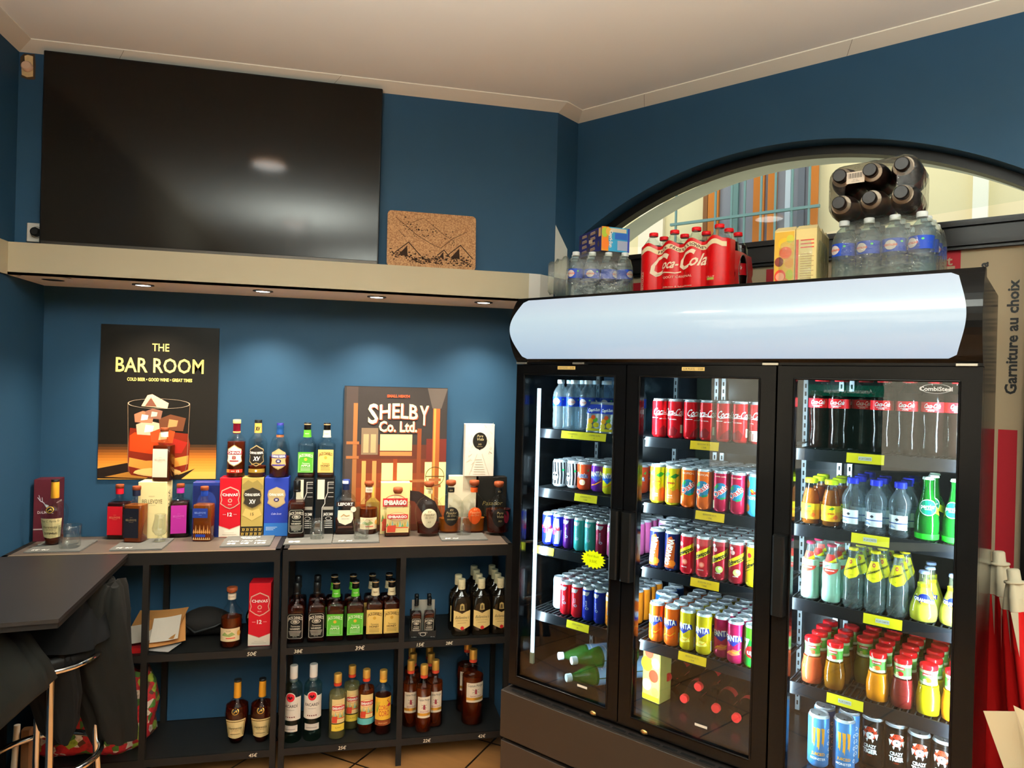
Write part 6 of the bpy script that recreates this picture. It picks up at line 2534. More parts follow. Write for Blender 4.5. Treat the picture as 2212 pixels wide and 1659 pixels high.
def put(kind, x, y, z, label, cat=None, rz=0, group=None, scale=None):
    o = place(kind, (x, y, z), radians(rz), label, group, scale=scale)
    if cat:
        o['category'] = cat
    return o


a = Art()
HW = M('e4e2d8', .8)
a.T('2.50', -.075, .035, .022, HW, 1, w=.05, shear=.2)
slate(.205, .2, Art().T('6\u20ac 4cl', -.055, .028, .018, HW, 1, w=.06, shear=.2), 'slate price board under the open cognac bottle and tumbler at the left end', (-1.212, 3.15, Z), 0)
slate(.2, .2, Art().T('9\u20ac 4cl', -.055, .03, .018, HW, 1, w=.06, shear=.2), 'slate price board under the navy label decanter and the tasting glass', (-.9, 3.15, Z), 0)
slate(.205, .205, Art().T('CHIVAS', 0, .165, .016, HW, 1, w=.085, bold=.02).T('REGAL', 0, .14, .014, HW, 1, w=.06, bold=.02).T('12ans 15ans 18ans', -.005, .09, .02, HW, 1, w=.16, shear=.3).T('8\u20ac  9\u20ac  10\u20ac', 0, .045, .024, HW, 1, w=.16, bold=.02),
      'slate price board with three prices chalked under a heading, lying before the coloured cartons', (-.473, 3.17, Z), 0)
slate(.205, .205, Art().T('8\u20ac', -.06, .04, .026, HW, 1, w=.05, bold=.02), 'slate price board under the small black label whiskey bottle and tumbler', (-.212, 3.185, Z), 0)
slate(.205, .2, Art().T('7\u20ac 4cl', -.05, .03, .018, HW, 1, w=.06, shear=.2), 'slate price board under the tumbler in front of the navy banded bottle', (-.003, 3.19, Z), 0)
slate(.215, .19, Art().T('8\u20ac 4cl', -.06, .03, .018, HW, 1, w=.06, shear=.2), 'slate price board under the tumbler at the right, among the oval decanters', (.492, 3.19, Z), 0)

o = put('dalmore', -1.322, 3.362, Z, 'maroon whisky carton with a silver stag head, standing in the left corner', rz=4)
put('hennessy_open', -1.257, 3.285, SL, 'nearly empty cognac bottle with gold foil neck and handwriting on its label', rz=0)
put('tumbler', -1.17, 3.215, SL, 'heavy clear tumbler on the leftmost slate beside the open cognac')
put('bv_red', -1.042, 3.40, Z, 'square decanter with red label and red neck band, wooden stopper', rz=-8)
put('bv_black', -.945, 3.305, SL, 'square decanter with black label and navy neck band, wooden stopper', rz=-13)
put('bvbox', -.895, 3.355, Z, 'tall cream carton lettered in grey, carrying a white label decanter', rz=-1)
put('bv_white', -.862, 3.395, Z + .2565, 'white label decanter standing on top of the tall cream carton', rz=-8)
put('glencairn', -.844, 3.292, SL, 'empty tulip shaped tasting glass in front of the cream carton')
put('bv_purple', -.792, 3.41, Z, 'square decanter with magenta purple label and neck band', rz=8)
put('bluebox', -.672, 3.375, Z, 'glossy dark blue open carton behind the ribbed blue label decanter')
put('bv_blue', -.672, 3.325, Z, 'ribbed decanter with small blue label and blue neck, before the blue carton', rz=-8)
put('c12box', -.5705, 3.366, Z, 'red whisky carton with shield and number 12 on the counter')
put('c15box', -.474, 3.366, Z, 'gold and brown whisky carton with XV shield and number 15')
put('c18box', -.3685, 3.366, Z, 'dark blue whisky carton with gold crest, light blue foot')
put('chivas12', -.556, 3.408, Z + .2725, 'whisky bottle with cream shield label standing on the red carton', rz=-4)
put('chivas15', -.462, 3.408, Z + .2725, 'whisky bottle with black XV shield label standing on the gold carton')
put('chivas18', -.364, 3.408, Z + .2725, 'whisky bottle with purple and gold crest standing on the dark blue carton')
put('jdbox', -.246, 3.368, Z, 'black whiskey carton with white bottle outline, left one, under the green label bottle')
put('jdbox', -.151, 3.368, Z, 'black whiskey carton with white bottle outline, right one, under the yellow label bottle')
put('jd_green_low', -.241, 3.412, Z + .2685, 'nearly empty green label apple whiskey bottle standing on a black carton', rz=-3)
put('jd_honey_low', -.151, 3.412, Z + .2685, 'nearly empty yellow label honey whiskey bottle standing on a black carton', rz=-3)
put('jd_black', -.275, 3.335, SL, 'black label square whiskey bottle standing on the counter slate', rz=4)
put('tumbler', -.178, 3.29, SL, 'clear tumbler on a slate in front of the black whiskey cartons', scale=(.9, .9, .92))
put('lefort', -.055, 3.385, Z, 'whisky bottle with dark lettered band above a cream shield label')
put('rum_stopper', .052, 3.38, Z, 'round rum bottle with wooden stopper and low cream label')
put('tumbler', .02, 3.268, SL, 'clear tumbler in front of the cream shield label whisky', scale=(.92, .92, .88))
put('embbox', .177, 3.372, Z, 'tropical patterned yellow carton with red lettered banner, behind the square decanter')
put('embargo_sq', .186, 3.332, Z, 'square rum decanter with tropical label and red lettered banner')
put('xo_cream', .333, 3.325, Z, 'oval rum decanter with cream drop label, a third full')
put('xo_black', .443, 3.362, Z, 'oval rum decanter with black drop label and amber rum, behind the slate')
put('xo_orange', .558, 3.36, Z, 'oval rum decanter with bright orange drop label and neck band')
put('vida', .672, 3.312, Z, 'oval rum decanter with black drop label, full of dark rum, rightmost on the counter')
put('creambox', .508, 3.383 + .0, Z, 'cream carton with embossed script behind the orange label decanter') if False else None
put('creambox', .49, 3.379 + .0345 * 0, Z, 'x') if False else None
o = put('creambox', .508, 3.38, Z, 'cream carton with embossed script behind the orange label decanter')
o.scale = (1, .6, 1)
o.location.y = 3.406
o = put('blackbox', .655, 3.38, Z, 'black carton with dull gold script behind the rightmost decanter')
o.location.y = 3.3885
put('embossed', .585, 3.3895, Z + .2735, 'white embossed carton with a black oval badge, standing across the cream and black cartons')
put('tumbler', .502, 3.31, SL, 'clear fluted tumbler on the right slate among the oval decanters', scale=(.98, .98, .98))

# ------------------------------------------------------------------ shelves below the counter
m = ZM + .0005
put('rum_stopper_full', -.521, 3.18, m, 'dark rum bottle with cream label and wooden stopper, alone on the left middle shelf')
put('c12box', -.402, 3.15, m, 'red whisky carton with number 12 on the left middle shelf', rz=-3)
n1 = {'jd_black': 'black label whiskey bottle', 'jd_green': 'green label apple whiskey bottle', 'jd_honey': 'yellow label honey whiskey bottle'}
for k, (kd, x, side_) in enumerate([('jd_black', -.252, 'left'), ('jd_black', -.166, 'right'), ('jd_green', -.083, 'left'), ('jd_green', .001, 'right'), ('jd_honey', .089, 'left'), ('jd_honey', .175 - .002, 'right')]):
    for row in (0, 1):
        xx = x - .012 * row if kd != 'jd_black' else x - .004 * row
        if x > .15:
            xx = .162 - .008 * row
        put(kd, xx, 3.192 + row * .105, m, '%s on the middle shelf, %s of its pair, %s row' % (n1[kd], side_, 'front' if row == 0 else 'back'), rz=(-3, 2)[k % 2],
            group='square whiskey bottles on the middle shelf')
# small bottles in a carrier
t = thing('bottle_carrier', (.303, 3.135, m), radians(-4), 'black cardboard carrier holding small whiskey bottles on the middle shelf', 'bottle carrier')
mb = MB()
mb.box(-.06, 0, 0, .06, .003, .035, BLK)
mb.box(-.06, .107, 0, .06, .11, .1, BLK)
mb.box(-.06, 0, 0, -.057, .11, .05, BLK)
mb.box(.057, 0, 0, .06, .11, .05, BLK)
mb.box(-.06, 0, 0, .06, .11, .002, BLK)
a = Art()
a.E(0, .02, .014, .009, M('c8c4b8', .5), 1, hole=.8)
a.T("JACK DANIEL'S", 0, .027, .006, M('c8c4b8', .5), 2, w=.04)
a.T('5 x 200ml', -.04, .008, .004, M('c8c4b8', .5), 2)
a.T('40% Vol.', .044, .008, .004, M('c8c4b8', .5), 2)
a.put(mb, front(0))
mb.obj('tray', t)
mb = MB()
mb.prism([(-.052, .052), (.052, .052), (.052, .0545), (-.052, .0545)], .002, .16, M('8e8a80', .7))
mb.obj('divider', t)
for row in range(2):
    for cx in (-.029, .029):
        put('jd_black', .303 + cx + row * .004, 3.135 + .027 + row * .054, m + .0025, 'small %s whiskey bottle in the black carrier, %s row' % ('left' if cx < 0 else 'right', 'front' if row == 0 else 'back'),
            group='small bottles in the carrier', scale=(.62, .6, .68), rz=-4)
cols = [(.48, 2, 0), (.573, 6, .006), (.664, 6, .006)]
words = ['front', 'second', 'third', 'fourth', 'fifth', 'last']
for ci, (x, nrow, dx) in enumerate(cols):
    for row in range(min(nrow, 4) if ci else 2):
        xx = x - .005 * row if ci == 0 else x - .0 * row
        put('ballantines', xx, 3.172 + row * .074, m, 'dark whisky bottle with cream arrow label, %s column, %s row' % (['left', 'middle', 'right'][ci], words[row]),
            group='dark whisky bottles with cream arrow labels')
b_ = ZL + .0005
put('hennessy', -.492, 3.205, b_, 'full cognac bottle with gold foil neck, left of two on the bottom shelf')
put('hennessy', -.388, 3.20, b_, 'full cognac bottle with gold foil neck, right of two on the bottom shelf')
put('bacardi', -.256, 3.185, b_, 'clear white rum bottle with red round emblem, left one', rz=-14)
put('bacardi', -.172, 3.188, b_, 'clear white rum bottle with red round emblem, right one', rz=-2)
put('embargo_white', -.066, 3.182, b_, 'pale rum bottle with red lettered banner, front of two', rz=10)
put('embargo_white', -.004, 3.262, b_, 'pale rum bottle with red lettered banner, standing behind the front one', rz=10)
put('embargo_dark', .06, 3.21, b_, 'amber rum bottle with red lettered banner and turquoise strip', rz=6)
put('coro', .143 - .008, 3.19, b_, 'cocoa rum bottle with yellow flamingo label beside the shelf leg', rz=2)
for (x, y, w_) in [(.262, 3.235, 'left of the front three'), (.318, 3.176, 'foremost'), (.375, 3.222, 'right of the front three')]:
    put('morgan', x, y, b_, 'spiced rum bottle with cream label and gold cap, %s' % w_, group='spiced rum bottles')
for k in range(2):
    put('morgan', .278, 3.315 + k * .08, b_, 'spiced rum bottle behind the front three, left column, %s row' % ['nearer', 'farther'][k], group='spiced rum bottles')
    put('morgan', .362, 3.305 + k * .08, b_, 'spiced rum bottle behind the front three, right column, %s row' % ['nearer', 'farther'][k], group='spiced rum bottles')
put('morgan_big', .552, 3.222, b_, 'large spiced rum bottle alone on the right of the bottom shelf', rz=8)
put('morgan_big', .545, 3.345, b_, 'second large rum bottle hidden behind the large spiced rum bottle')


# ------------------------------------------------------------------ inside the fridge
BAYN = ['left', 'middle', 'right']
SHN = ['top', 'second', 'third', 'fourth', 'bottom']
COLW = ['first', 'second', 'third', 'fourth', 'fifth', 'sixth', 'seventh', 'eighth']


def grid(bay, sh, cols, pitch_o, o0, what, r, rows, group, stagger=0.0, jitter=.0):
    """cols: (kind, s, short description, rows override)"""
    z = (SH + [0.5])[sh] + .0005
    for ci, c in enumerate(cols):
        kd, s, d = c[:3]
        nr = c[3] if len(c) > 3 else rows
        oo = c[4] if len(c) > 4 else o0
        for k in range(nr):
            o = oo + r + k * pitch_o
            if o + r > .462:
                break
            ss = s + (stagger if k % 2 else 0) + rnd.uniform(-jitter, jitter)
            kk = kd if not isinstance(kd, (list, tuple)) else kd[min(k, len(kd) - 1)]
            row = 'front row' if k == 0 else '%s row' % (COLW[k])
            lab = '%s, %s column, %s, %s shelf, %s bay' % (d if not isinstance(d, (list, tuple)) else d[min(k, len(d) - 1)], COLW[ci], row, SHN[sh], BAYN[bay])
            lab = lab.replace(' bay', ' fridge bay')
            ow = place(kk, fw(ss, o, z), F_ROT + radians(rnd.uniform(-12, 12) + c[5] if len(c) > 5 else rnd.uniform(-14, 14)), lab, group)


S1 = .0605
# middle bay
grid(1, 0, [('cola_b', .596, 'red cola can'), ('cola', .66, 'red cola can'), ('cola_b', .723, 'red cola can'), ('cola', .785, 'red cola can'), ('cola_b', .846, 'red cola can'),
            ('cola', .906, 'red cola can'), ('cola_w', .967, 'red and cream cola can')], .06, .1, '', SR, 3, 'cans on the top shelf of the middle bay')
grid(1, 1, [(['lipton', 'lipton', 'pepsi'], .598, 'yellow iced tea can'), ('lipton', .660, 'yellow iced tea can'), ('oasis_o', .722, 'orange fruit drink can'), ('oasis_o', .783, 'orange fruit drink can'),
            ('oasis_r', .845, 'crimson fruit drink can'), ('oasis_r', .906, 'crimson fruit drink can'), ('tropico', .968, 'light blue fruit drink can')], .06, .094, '', SR, 6, 'cans on the second shelf of the middle bay', .004)
grid(1, 2, [(['orangina', 'orangina', 'pinkcan'], .603, 'navy orangeade can'), ('orangina', .665, 'navy orangeade can'), ('schw_a', .727, 'red citrus soda can'), ('schw_a', .788, 'red citrus soda can'),
            ('schw_p', .848, 'dark red apple soda can'), ('schw_p', .908, 'dark red apple soda can'), ('schw_y', .969, 'yellow tonic can')], .06, .092, '', SR, 6, 'cans on the third shelf of the middle bay', .004)
grid(1, 3, [('fanta_o', .612, 'orange soda can', 3), ('fanta_o', .674, 'orange soda can', 5), ('fanta_y', .736, 'yellow soda can', 5), ('fanta_y', .797, 'yellow soda can', 6),
            ('fanta_p', .858, 'pink soda can', 6, .105), ('fanta_p', .914, 'pink soda can', 5), (['sevenup', 'fanta_p'], .974, 'green or pink soda can', 5)], .061, .087, '', SR, 6, 'cans on the fourth shelf of the middle bay', .004)
grid(1, 2, [('pinkcan', .555, 'lilac and silver can', 2, .26)], .062, .26, '', SR, 2, 'lilac cans at the edge of the middle bay')
grid(1, 3, [('pepsi', .57, 'blue cola can', 3, .22)], .062, .22, '', SR, 3, 'blue cans at the edge of the middle bay')
# left bay
grid(0, 1, [('zebra', .105, 'black and white striped can', 3), ('zebra', .172, 'black and white striped can', 3, .165), ('f_straw', .232, 'orange strawberry soda can', 4, .155), ('f_purple', .300, 'purple soda can', 4, .155),
            ('f_lemon', .366, 'yellow soda can', 4, .135), ('f_straw', .434, 'orange strawberry soda can', 4, .125)], .068, .155, '', RR, 4, 'cans on the second shelf of the left bay')
grid(0, 2, [('bull_blue', .09, 'blue and silver energy drink can'), ('bull_blue', .144, 'blue and silver energy drink can'), ('bull_acai', .197, 'violet energy drink can'), ('bull_teal', .25, 'teal energy drink can'),
            ('bull_teal', .302, 'teal energy drink can'), ('bull_maroon', .354, 'maroon energy drink can'), ('bull_pink', .406, 'pink energy drink can'), ('bull_pink', .459, 'pink energy drink can')],
     .054, .106, '', BR_, 6, 'cans on the third shelf of the left bay', .003)
grid(0, 3, [('bull_white', .125, 'white energy drink can', 5, .15), ('bull_red', .19, 'red energy drink can'), ('bull_red', .245, 'red energy drink can'), ('bull_navy', .299, 'dark blue energy drink can'),
            ('bull_navy', .353, 'dark blue energy drink can'), ('bull_orange', .407, 'orange energy drink can'), ('bull_orange', .46, 'orange energy drink can')],
     .054, .108, '', BR_, 6, 'cans on the fourth shelf of the left bay', .003)
grid(0, 0, [('water', .135, 'small water bottle', 3), ('water', .202, 'small water bottle', 3), ('water', .268, 'small water bottle', 3), ('water', .335, 'small water bottle', 3, .15), ('water', .402, 'small water bottle', 3, .15)],
     .068, .1, '', .033, 3, 'water bottles on the top shelf of the left bay')
for k, (s, o, l_) in enumerate([(.315, .118, 'silver blue fruit juice pouch, left of two on the top left shelf'), (.385, .105, 'silver blue fruit juice pouch, right of two on the top left shelf')]):
    place('pouch', fw(s, o, SH[0] + .0005), F_ROT + radians(6 - 8 * k), l_, 'juice pouches in the left bay')
for k, (q, ang) in enumerate([((1207, 1417), 66), ((1212, 1440), 60), ((1223, 1465), 57), ((1298, 1447), 66)]):
    zc = .545 if k != 1 else .62
    s, o = fin(q[0], q[1], zc)
    o = max(o, .04)
    ang = math.degrees(math.asin(max(.3, min(math.sin(radians(ang)), (.43 - o) / .29))))
    R_ = Matrix.Rotation(F_ROT + radians(ang + 180), 4, 'Z') @ Matrix.Rotation(radians(90), 4, 'Y')
    L = .29
    d = Vector((cos(F_ROT + radians(ang)), sin(F_ROT + radians(ang)), 0))
    base = fw(s, o, zc) + d * L
    M4 = Matrix.Translation(base) @ R_
    ob = place('pelle', base, label='green water bottle lying down, %s white cap from left, left fridge bay floor' % COLW[k], group='green bottles lying in the left bay')
    ob.matrix_world = M4
    ob.location, ob.rotation_euler = base, M4.to_euler()
# middle bay floor: cola bottles lying with their caps to the front, a juice carton at the left
for k, q in enumerate([(1418, 1490), (1447, 1458), (1477, 1510), (1509, 1483), (1545, 1531), (1589, 1552)]):
    z_ = .535
    s, o = fin(q[0], q[1], z_)
    if k in (1, 3):
        z_ = .535 + .056
        s, o = fin(q[0], q[1], z_)
    R_ = Matrix.Rotation(F_ROT + radians(90 + 180), 4, 'Z') @ Matrix.Rotation(radians(90), 4, 'Y')
    base = fw(s, min(o + .235, .45), z_)
    M4 = Matrix.Translation(base) @ R_
    ob = place('cola_lying', base, label='cola bottle lying with its red cap forward, %s cap from the left, middle bay' % COLW[k], group='cola bottles lying in the middle bay')
    ob.location, ob.rotation_euler = base, M4.to_euler()
mb = MB(Matrix.Translation(fw(.566, .17, .5005)) @ Matrix.Rotation(F_ROT - radians(8), 4, 'Z'))
mb.cbox(-.04, 0, 0, .04, .08, .2, M('b0a050', .4))
a = Art()
for x, z, r, c in [(-.02, .14, .026, 'e8c020'), (.02, .15, .018, 'c8e0a0'), (.012, .1, .022, 'd83820'), (-.018, .06, .02, 'd8d8a0'), (-.01, .185, .02, 'c84830'), (.02, .04, .016, '90b040')]:
    a.E(x, z, r, r * 1.1, M(c, .4), 1)
a.R(-.038, .004, .038, .022, M('c8c020', .4), 1)
a.put(mb, front(0))
tag(mb.obj('juice_carton'), 'fruit patterned juice carton standing at the bottom left of the middle bay', 'juice carton')
# right bay
grid(2, 0, [('pet_cola', .0 + 1.165, 'cola bottle', 2), ('pet_cola', 1.225, 'cola bottle', 2), ('pet_cola', 1.288, 'cola bottle', 2, .14), ('pet_cola', 1.35, 'cola bottle', 2), ('pet_cola', 1.42, 'cola bottle', 2),
            ('pet_cola', 1.487, 'cola bottle', 2), ('pet_cola', 1.548, 'cola bottle', 2)], .07, .098, '', .033, 2, 'cola bottles on the top shelf of the right bay')
grid(2, 1, [('tea', 1.150, 'peach iced tea bottle', 3), ('tea', 1.212, 'peach iced tea bottle', 3), ('mineral', 1.276, 'blue capped water bottle', 4), ('mineral', 1.342, 'blue capped water bottle', 3), ('mineral', 1.409, 'blue capped water bottle', 4),
            ('perrier', 1.481, 'green sparkling water bottle', 3), ('perrier', 1.552, 'green sparkling water bottle', 3)], .072, .09, '', .03, 3, 'bottles on the second shelf of the right bay', .006)
grid(2, 2, [('schw_r', 1.155, 'red collar citrus soda bottle', 3), ('schw_r', 1.219, 'red collar citrus soda bottle', 3), ('schw_t', 1.283, 'yellow collar tonic bottle', 4), ('schw_t', 1.346, 'yellow collar tonic bottle', 4), ('schw_t', 1.409, 'yellow collar tonic bottle', 3),
            ('orang', 1.478, 'round orangeade bottle', 3, .088), ('orang', 1.553, 'round orangeade bottle', 2, .1)], .07, .088, '', .03, 4, 'bottles on the third shelf of the right bay', .006)
grid(2, 3, [('j_grape', 1.167, 'pink grapefruit juice bottle', 4), ('j_apple', 1.236, 'amber apple juice bottle', 4), ('j_green', 1.300, 'green grape juice bottle', 3, .2), ('j_orange', 1.360, 'orange juice bottle', 5), ('j_straw', 1.428, 'dark strawberry juice bottle', 5),
            ('j_lemon', 1.496, 'yellow lemon juice bottle', 5), ('j_orange', 1.561, 'orange juice bottle', 5)], .0685, .088, '', .033, 5, 'juice bottles on the fourth shelf of the right bay', .004)
grid(2, 4, [('monster', 1.190, 'tall light blue energy drink can', 2, .10), ('monster', 1.262, 'tall light blue energy drink can', 2, .12), ('tiger', 1.330, 'tall black tiger can', 2, .20), ('tiger', 1.397, 'tall black tiger can', 2, .2),
            ('tiger', 1.464, 'tall black tiger can', 2, .18), ('tiger', 1.531, 'tall black tiger can', 2, .18)], .07, .1, '', .033, 2, 'tall cans on the floor of the right bay')

# ------------------------------------------------------------------ packs on top of the fridge
FT = 2.0505
FILM = G('f2f6f0', 1.6, 0.06, milk=.06, bump=1.0, bscale=22)


def film(mb_, x0, x1, y0, y1, z0, z1, seed, mat=FILM, bulge=.004, top=None, n=16):
    """shrink film: a wavy skin round a block of bottles"""
    r2 = random.Random(seed)
    ph = [r2.uniform(0, 6) for _ in range(6)]
    w, d = (x1 - x0) / 2, (y1 - y0) / 2
    cx, cy = (x0 + x1) / 2, (y0 + y1) / 2
    rings = []
    lv = [(0, .985), (.06, 1.0), (.3, 1.0), (.55, 1.0), (.72, .985), (.84, .93), (.93, .8), (1.0, .55)]
    for q, s in lv:
        ring = []
        for x, y in sring(1, 1, 6, 48):
            a_ = math.atan2(y, x)
            f = 1 + bulge * (sin(11 * a_ + ph[0] + 5 * q) + .7 * sin(19 * a_ + ph[1] - 9 * q))
            zz = z0 + (z1 - z0) * q + (.004 * sin(7 * a_ + ph[2]) if q > .6 else 0)
            ring.append((cx + x * w * s * f, cy + y * d * s * f, zz))
        rings.append(ring)
    mb_.loft(rings, mat, cap0=False)
    return mb_


def pack(name, loc, rz, kind, nx, ny, pitch, label, cat, group=None):
    t = thing(name, loc, rz, label, cat, group)
    return t


def packbottle(parent, kind, x, y, z=0, extra=None, s=1.0):
    """one bottle of a shrink pack as a part of the pack (body, cap, label become sub-parts)"""
    if kind not in PROTO:
        PROTO[kind] = BUILD[kind]()
    src = PROTO[kind]
    kids = KIDS[src.name]
    body = next(k for k in kids if k.name.startswith('glass_body'))
    b2 = body.copy()
    b2.name = 'bottle'
    COL.objects.link(b2)
    b2.parent = parent
    KIDS.setdefault(parent.name, []).append(b2)
    b2.location = (x, y, z)
    b2.scale = (s, s, s)
    if extra:
        b2.rotation_euler = extra
    for k in kids:
        if k is not body:
            c = k.copy()
            COL.objects.link(c)
            c.parent = b2
    return b2


# water pack with the juice carton on top
t = thing('water_pack', fw(.30, .15, FT), F_ROT + radians(36), 'torn shrink film pack of small water bottles on the left end of the fridge', 'bottle pack')
for i in range(4):
    for j in range(3):
        packbottle(t, 'water', -.10 + i * .066 + (.0 if j else 0), -.02 + j * .066, extra=(0, 0, radians(rnd.uniform(-60, 60))))
film(MB(), -.136, .136, -.056, .15, .002, .212, 3, bulge=.006).obj('shrink_film', t)
mb = MB()
rings = []
for k in range(9):
    a_ = pi * 2 * k / 8
    rings.append([(-.136 - .035 * sin(pi * q / 10) * (1 + .2 * sin(a_ * 2)), .045 + (.085 + .01 * sin(q)) * cos(a_) * (1 - .2 * q / 10), .115 + .085 * sin(a_) * (1 - .15 * q / 10)) if False else
                  (-.13 - .009 * q, .045 + .085 * cos(a_) * (1 - .03 * q) + .006 * sin(q * 3 + a_ * 2), .11 + .095 * sin(a_) * (1 - .04 * q) + .006 * sin(q * 2 + a_ * 3)) for q in range(10)])
mb.loft(rings, G('eef2ea', 1.7, 0.08, milk=.16, bump=1.0, bscale=30), closed=False, cap0=False, cap1=False)
mb.obj('torn_film_flap', t)
mb = MB(Matrix.Translation((.935, 2.66, FT + .2145)) @ Matrix.Rotation(radians(7), 4, 'Z'))
mb.cbox(0, 0, 0, .127, .216, .098, M('282a64', .35), .001)
CS = Art()
TN = M('9a8068', .5)
for x in (.05, .13):
    for k in range(4):
        CS.R(x - .018, .012 + .022 * k, x + .03, .02 + .022 * k, TN, 1)
        CS.R(x - .016, .021 + .022 * k, x + .026, .0235 + .022 * k, M('c8b090', .5), 1)
for x, z in ((.015, .07), (.1, .075), (.17, .08), (.19, .03), (.095, .02)):
    CS.E(x, z, .009, .012, M('4a4038', .5), 1)
CS.R(.1, .045, .135, .06, M('c8b090', .5), 2)
CS.R(.19, .06, .212, .094, M('d8b070', .5), 1)
CS.put(mb, lambda u, v, w: (-w, .216 - u, v))
sd = Art()
sd.R(0, 0, .127, .098, M('3c9cc8', .4), 1)
sd.R(0, 0, .032, .098, M('e0902c', .4), 2)
sd.E(.014, .075, .014, .02, M('a8c040', .4), 3)
sd.E(.03, .08, .012, .016, M('f0b850', .4), 4)
sd.E(.018, .03, .016, .024, M('f08030', .4), 3)
sd.T('Capri-Sun', .043, .05, .014, WH, 4, w=.07, rot=-90, bold=.04)
sd.R(.038, .078, .112, .094, M('e0d4b8', .4), 3)
sd.R(.118, .0, .127, .098, M('30409a', .4), 3)
sd.R(.072, .006, .118, .045, M('a8b0c8', .4), 3)
sd.R(.06, .05, .116, .076, M('2c5cb0', .4), 3)
sd.put(mb, front(0))
tag(mb.obj('juice_pouch_carton'), 'small dark blue and turquoise juice carton lying on the left water pack', 'carton')

# red cola pack
t = thing('cola_pack', fw(.672, .10, FT), F_ROT - radians(2), 'large red shrink wrapped pack of cola bottles on the fridge', 'bottle pack')
PB = .083


def cola_big():
    r = .0405
    prof = [(r * .7, 0), (r * .95, .012), (r, .04), (r * .92, .09), (r, .14), (r, .2), (r * .86, .245), (r * .5, .285), (.014, .3), (.014, .318)]
    lab = Art().R(-.12, .12, .12, .175, M('b01018', .35), 1).T('Coca-Cola', 0, .155, .018, WH, 2, w=.06, shear=.35, bold=.02).T('GO\u00dbT ORIGINAL', 0, .135, .004, WH, 2, w=.03)
    return bottle('cola_bottle', prof, CLR, M('140604', .12), .262, [('cap', [(.0155, .31), (.0165, .312), (.0165, .326), (.015, .328)], M('c8141c', .3))], [('label', lab, cyl(r), .01)], n=22, ls=.97)()


BUILD['cola_big'] = cola_big
PROTO['cola_big'] = cola_big()
src = PROTO['cola_big']
for i in range(4):
    for j in range(2 if i < 3 else 3):
        packbottle(t, 'cola_big', -.125 + i * PB, .042 + j * PB)
for k in list(KIDS[src.name]):
    bpy.data.objects.remove(k)
bpy.data.objects.remove(src)
REDF = M('b0060a', .28, spec=.3, bump=.25, scale=30)
mb = MB()
rr = .043
NX = 96
xs = [-.125 + 3 * PB * k / NX for k in range(-14, NX + 15)]


def frontwave(x):
    """bulging front made by four bottles, with rounded ends"""
    u = (x + .125) / PB
    c = round(max(0, min(3, u)))
    dx = (u - c) * PB
    v = math.sqrt(max(0, rr * rr - min(abs(dx), rr) ** 2))
    return .042 - max(v, .03 if 0 <= u <= 3 else 0)


def topz(x, base=.25, amp=.022):
    u = (x + .125) / PB
    u = max(-.3, min(3.3, u))
    return base + amp * (0.5 + .5 * cos(2 * pi * u))


pth = []
for x in [-.125 - rr * cos(radians(a_)) for a_ in range(-40, 91, 8)][:0]:
    pth.append((x, 0))
N_ = 100
pl = []
for k in range(9):
    a_ = radians(200 - 10 * 0 - (110) * (1 - k / 8)) if False else radians(180 + 90 * k / 8)
    pl.append((-.125 + rr * cos(a_), .042 + rr * sin(a_)))
for k in range(1, 72):
    x = -.125 + 3 * PB * k / 72
    pl.append((x, frontwave(x)))
for k in range(9):
    a_ = radians(270 + 90 * k / 8)
    pl.append((-.125 + 3 * PB + rr * cos(a_), .042 + rr * sin(a_)))
pl.append((-.125 + 3 * PB + rr, .042 + .035))
cum = [0]
for p, q in zip(pl[:-1], pl[1:]):
    cum.append(cum[-1] + math.hypot(q[0] - p[0], q[1] - p[1]))


def onfront(u, v, w):
    """u is the distance along x over the pack front"""
    x = u
    y = frontwave(x)
    d = frontwave(x + .002) - frontwave(x - .002)
    nx, ny = d / .004, -1
    l_ = math.hypot(nx, ny)
    return (x + nx / l_ * w, y + ny / l_ * w, v)


rings = []
for q in range(9):
    ring = []
    for (x, y) in pl:
        zt = topz(x)
        z = .002 + (zt - .002) * q / 8
        k_ = .006 if q == 0 else 0
        ring.append((x * (1 - k_), y + k_, z))
    rings.append(ring)
mb.loft(rings, REDF, closed=False, cap0=False, cap1=False)
a = Art()
for k in range(60):
    x0 = -.165 + .325 * k / 60
    x1 = -.165 + .325 * (k + 1) / 60
    a.P([(x0, topz(x0) - .038), (x1, topz(x1) - .038), (x1, topz(x1) - .016), (x0, topz(x0) - .016)], M('e8d8b0', .35), 1)
for k, ch in enumerate('PACK PROFESSIONNEL'):
    if ch != ' ':
        x = -.085 + k * .0103
        a.T(ch, x, topz(x) - .027, .012, M('3a1010', .4), 2, rot=math.degrees(math.atan((topz(x + .004) - topz(x - .004)) / .008)) * .8, bold=.02)
CW = M('f0dcc0', .35)
a.T('C', -.1, .165, .105, CW, 2, w=.055, shear=.35, bold=.02)
a.T('oca-', -.044, .165, .045, CW, 2, w=.058, shear=.35, bold=.02)
a.T('C', .008, .178, .09, CW, 2, w=.045, shear=.35, bold=.02)
a.T('ola', .062, .172, .055, CW, 2, w=.06, shear=.35, bold=.02)
a.L([(-.1, .115), (-.06, .125), (-.02, .118), (.0, .122)], .005, CW, 2)
a.T('GO\u00dbT ORIGINAL', -.008, .1, .011, CW, 2, w=.11)
a.T('D\u00e9licieux & Rafra\u00eechissant', -.008, .055, .007, CW, 2, w=.11)
a.T('1,25L x 10', .112, .088, .006, CW, 2, w=.03)
a.R(.1, .072, .126, .083, M('9aa048', .4), 2)
for k in range(6):
    a.R(.1 + k * .0045, .048, .102 + k * .0045, .066, M('8a0c10', .4), 2)
a.T('EMBALLAGE ENTIEREMENT', -.152, .09, .006, CW, 2, w=.11, rot=90)
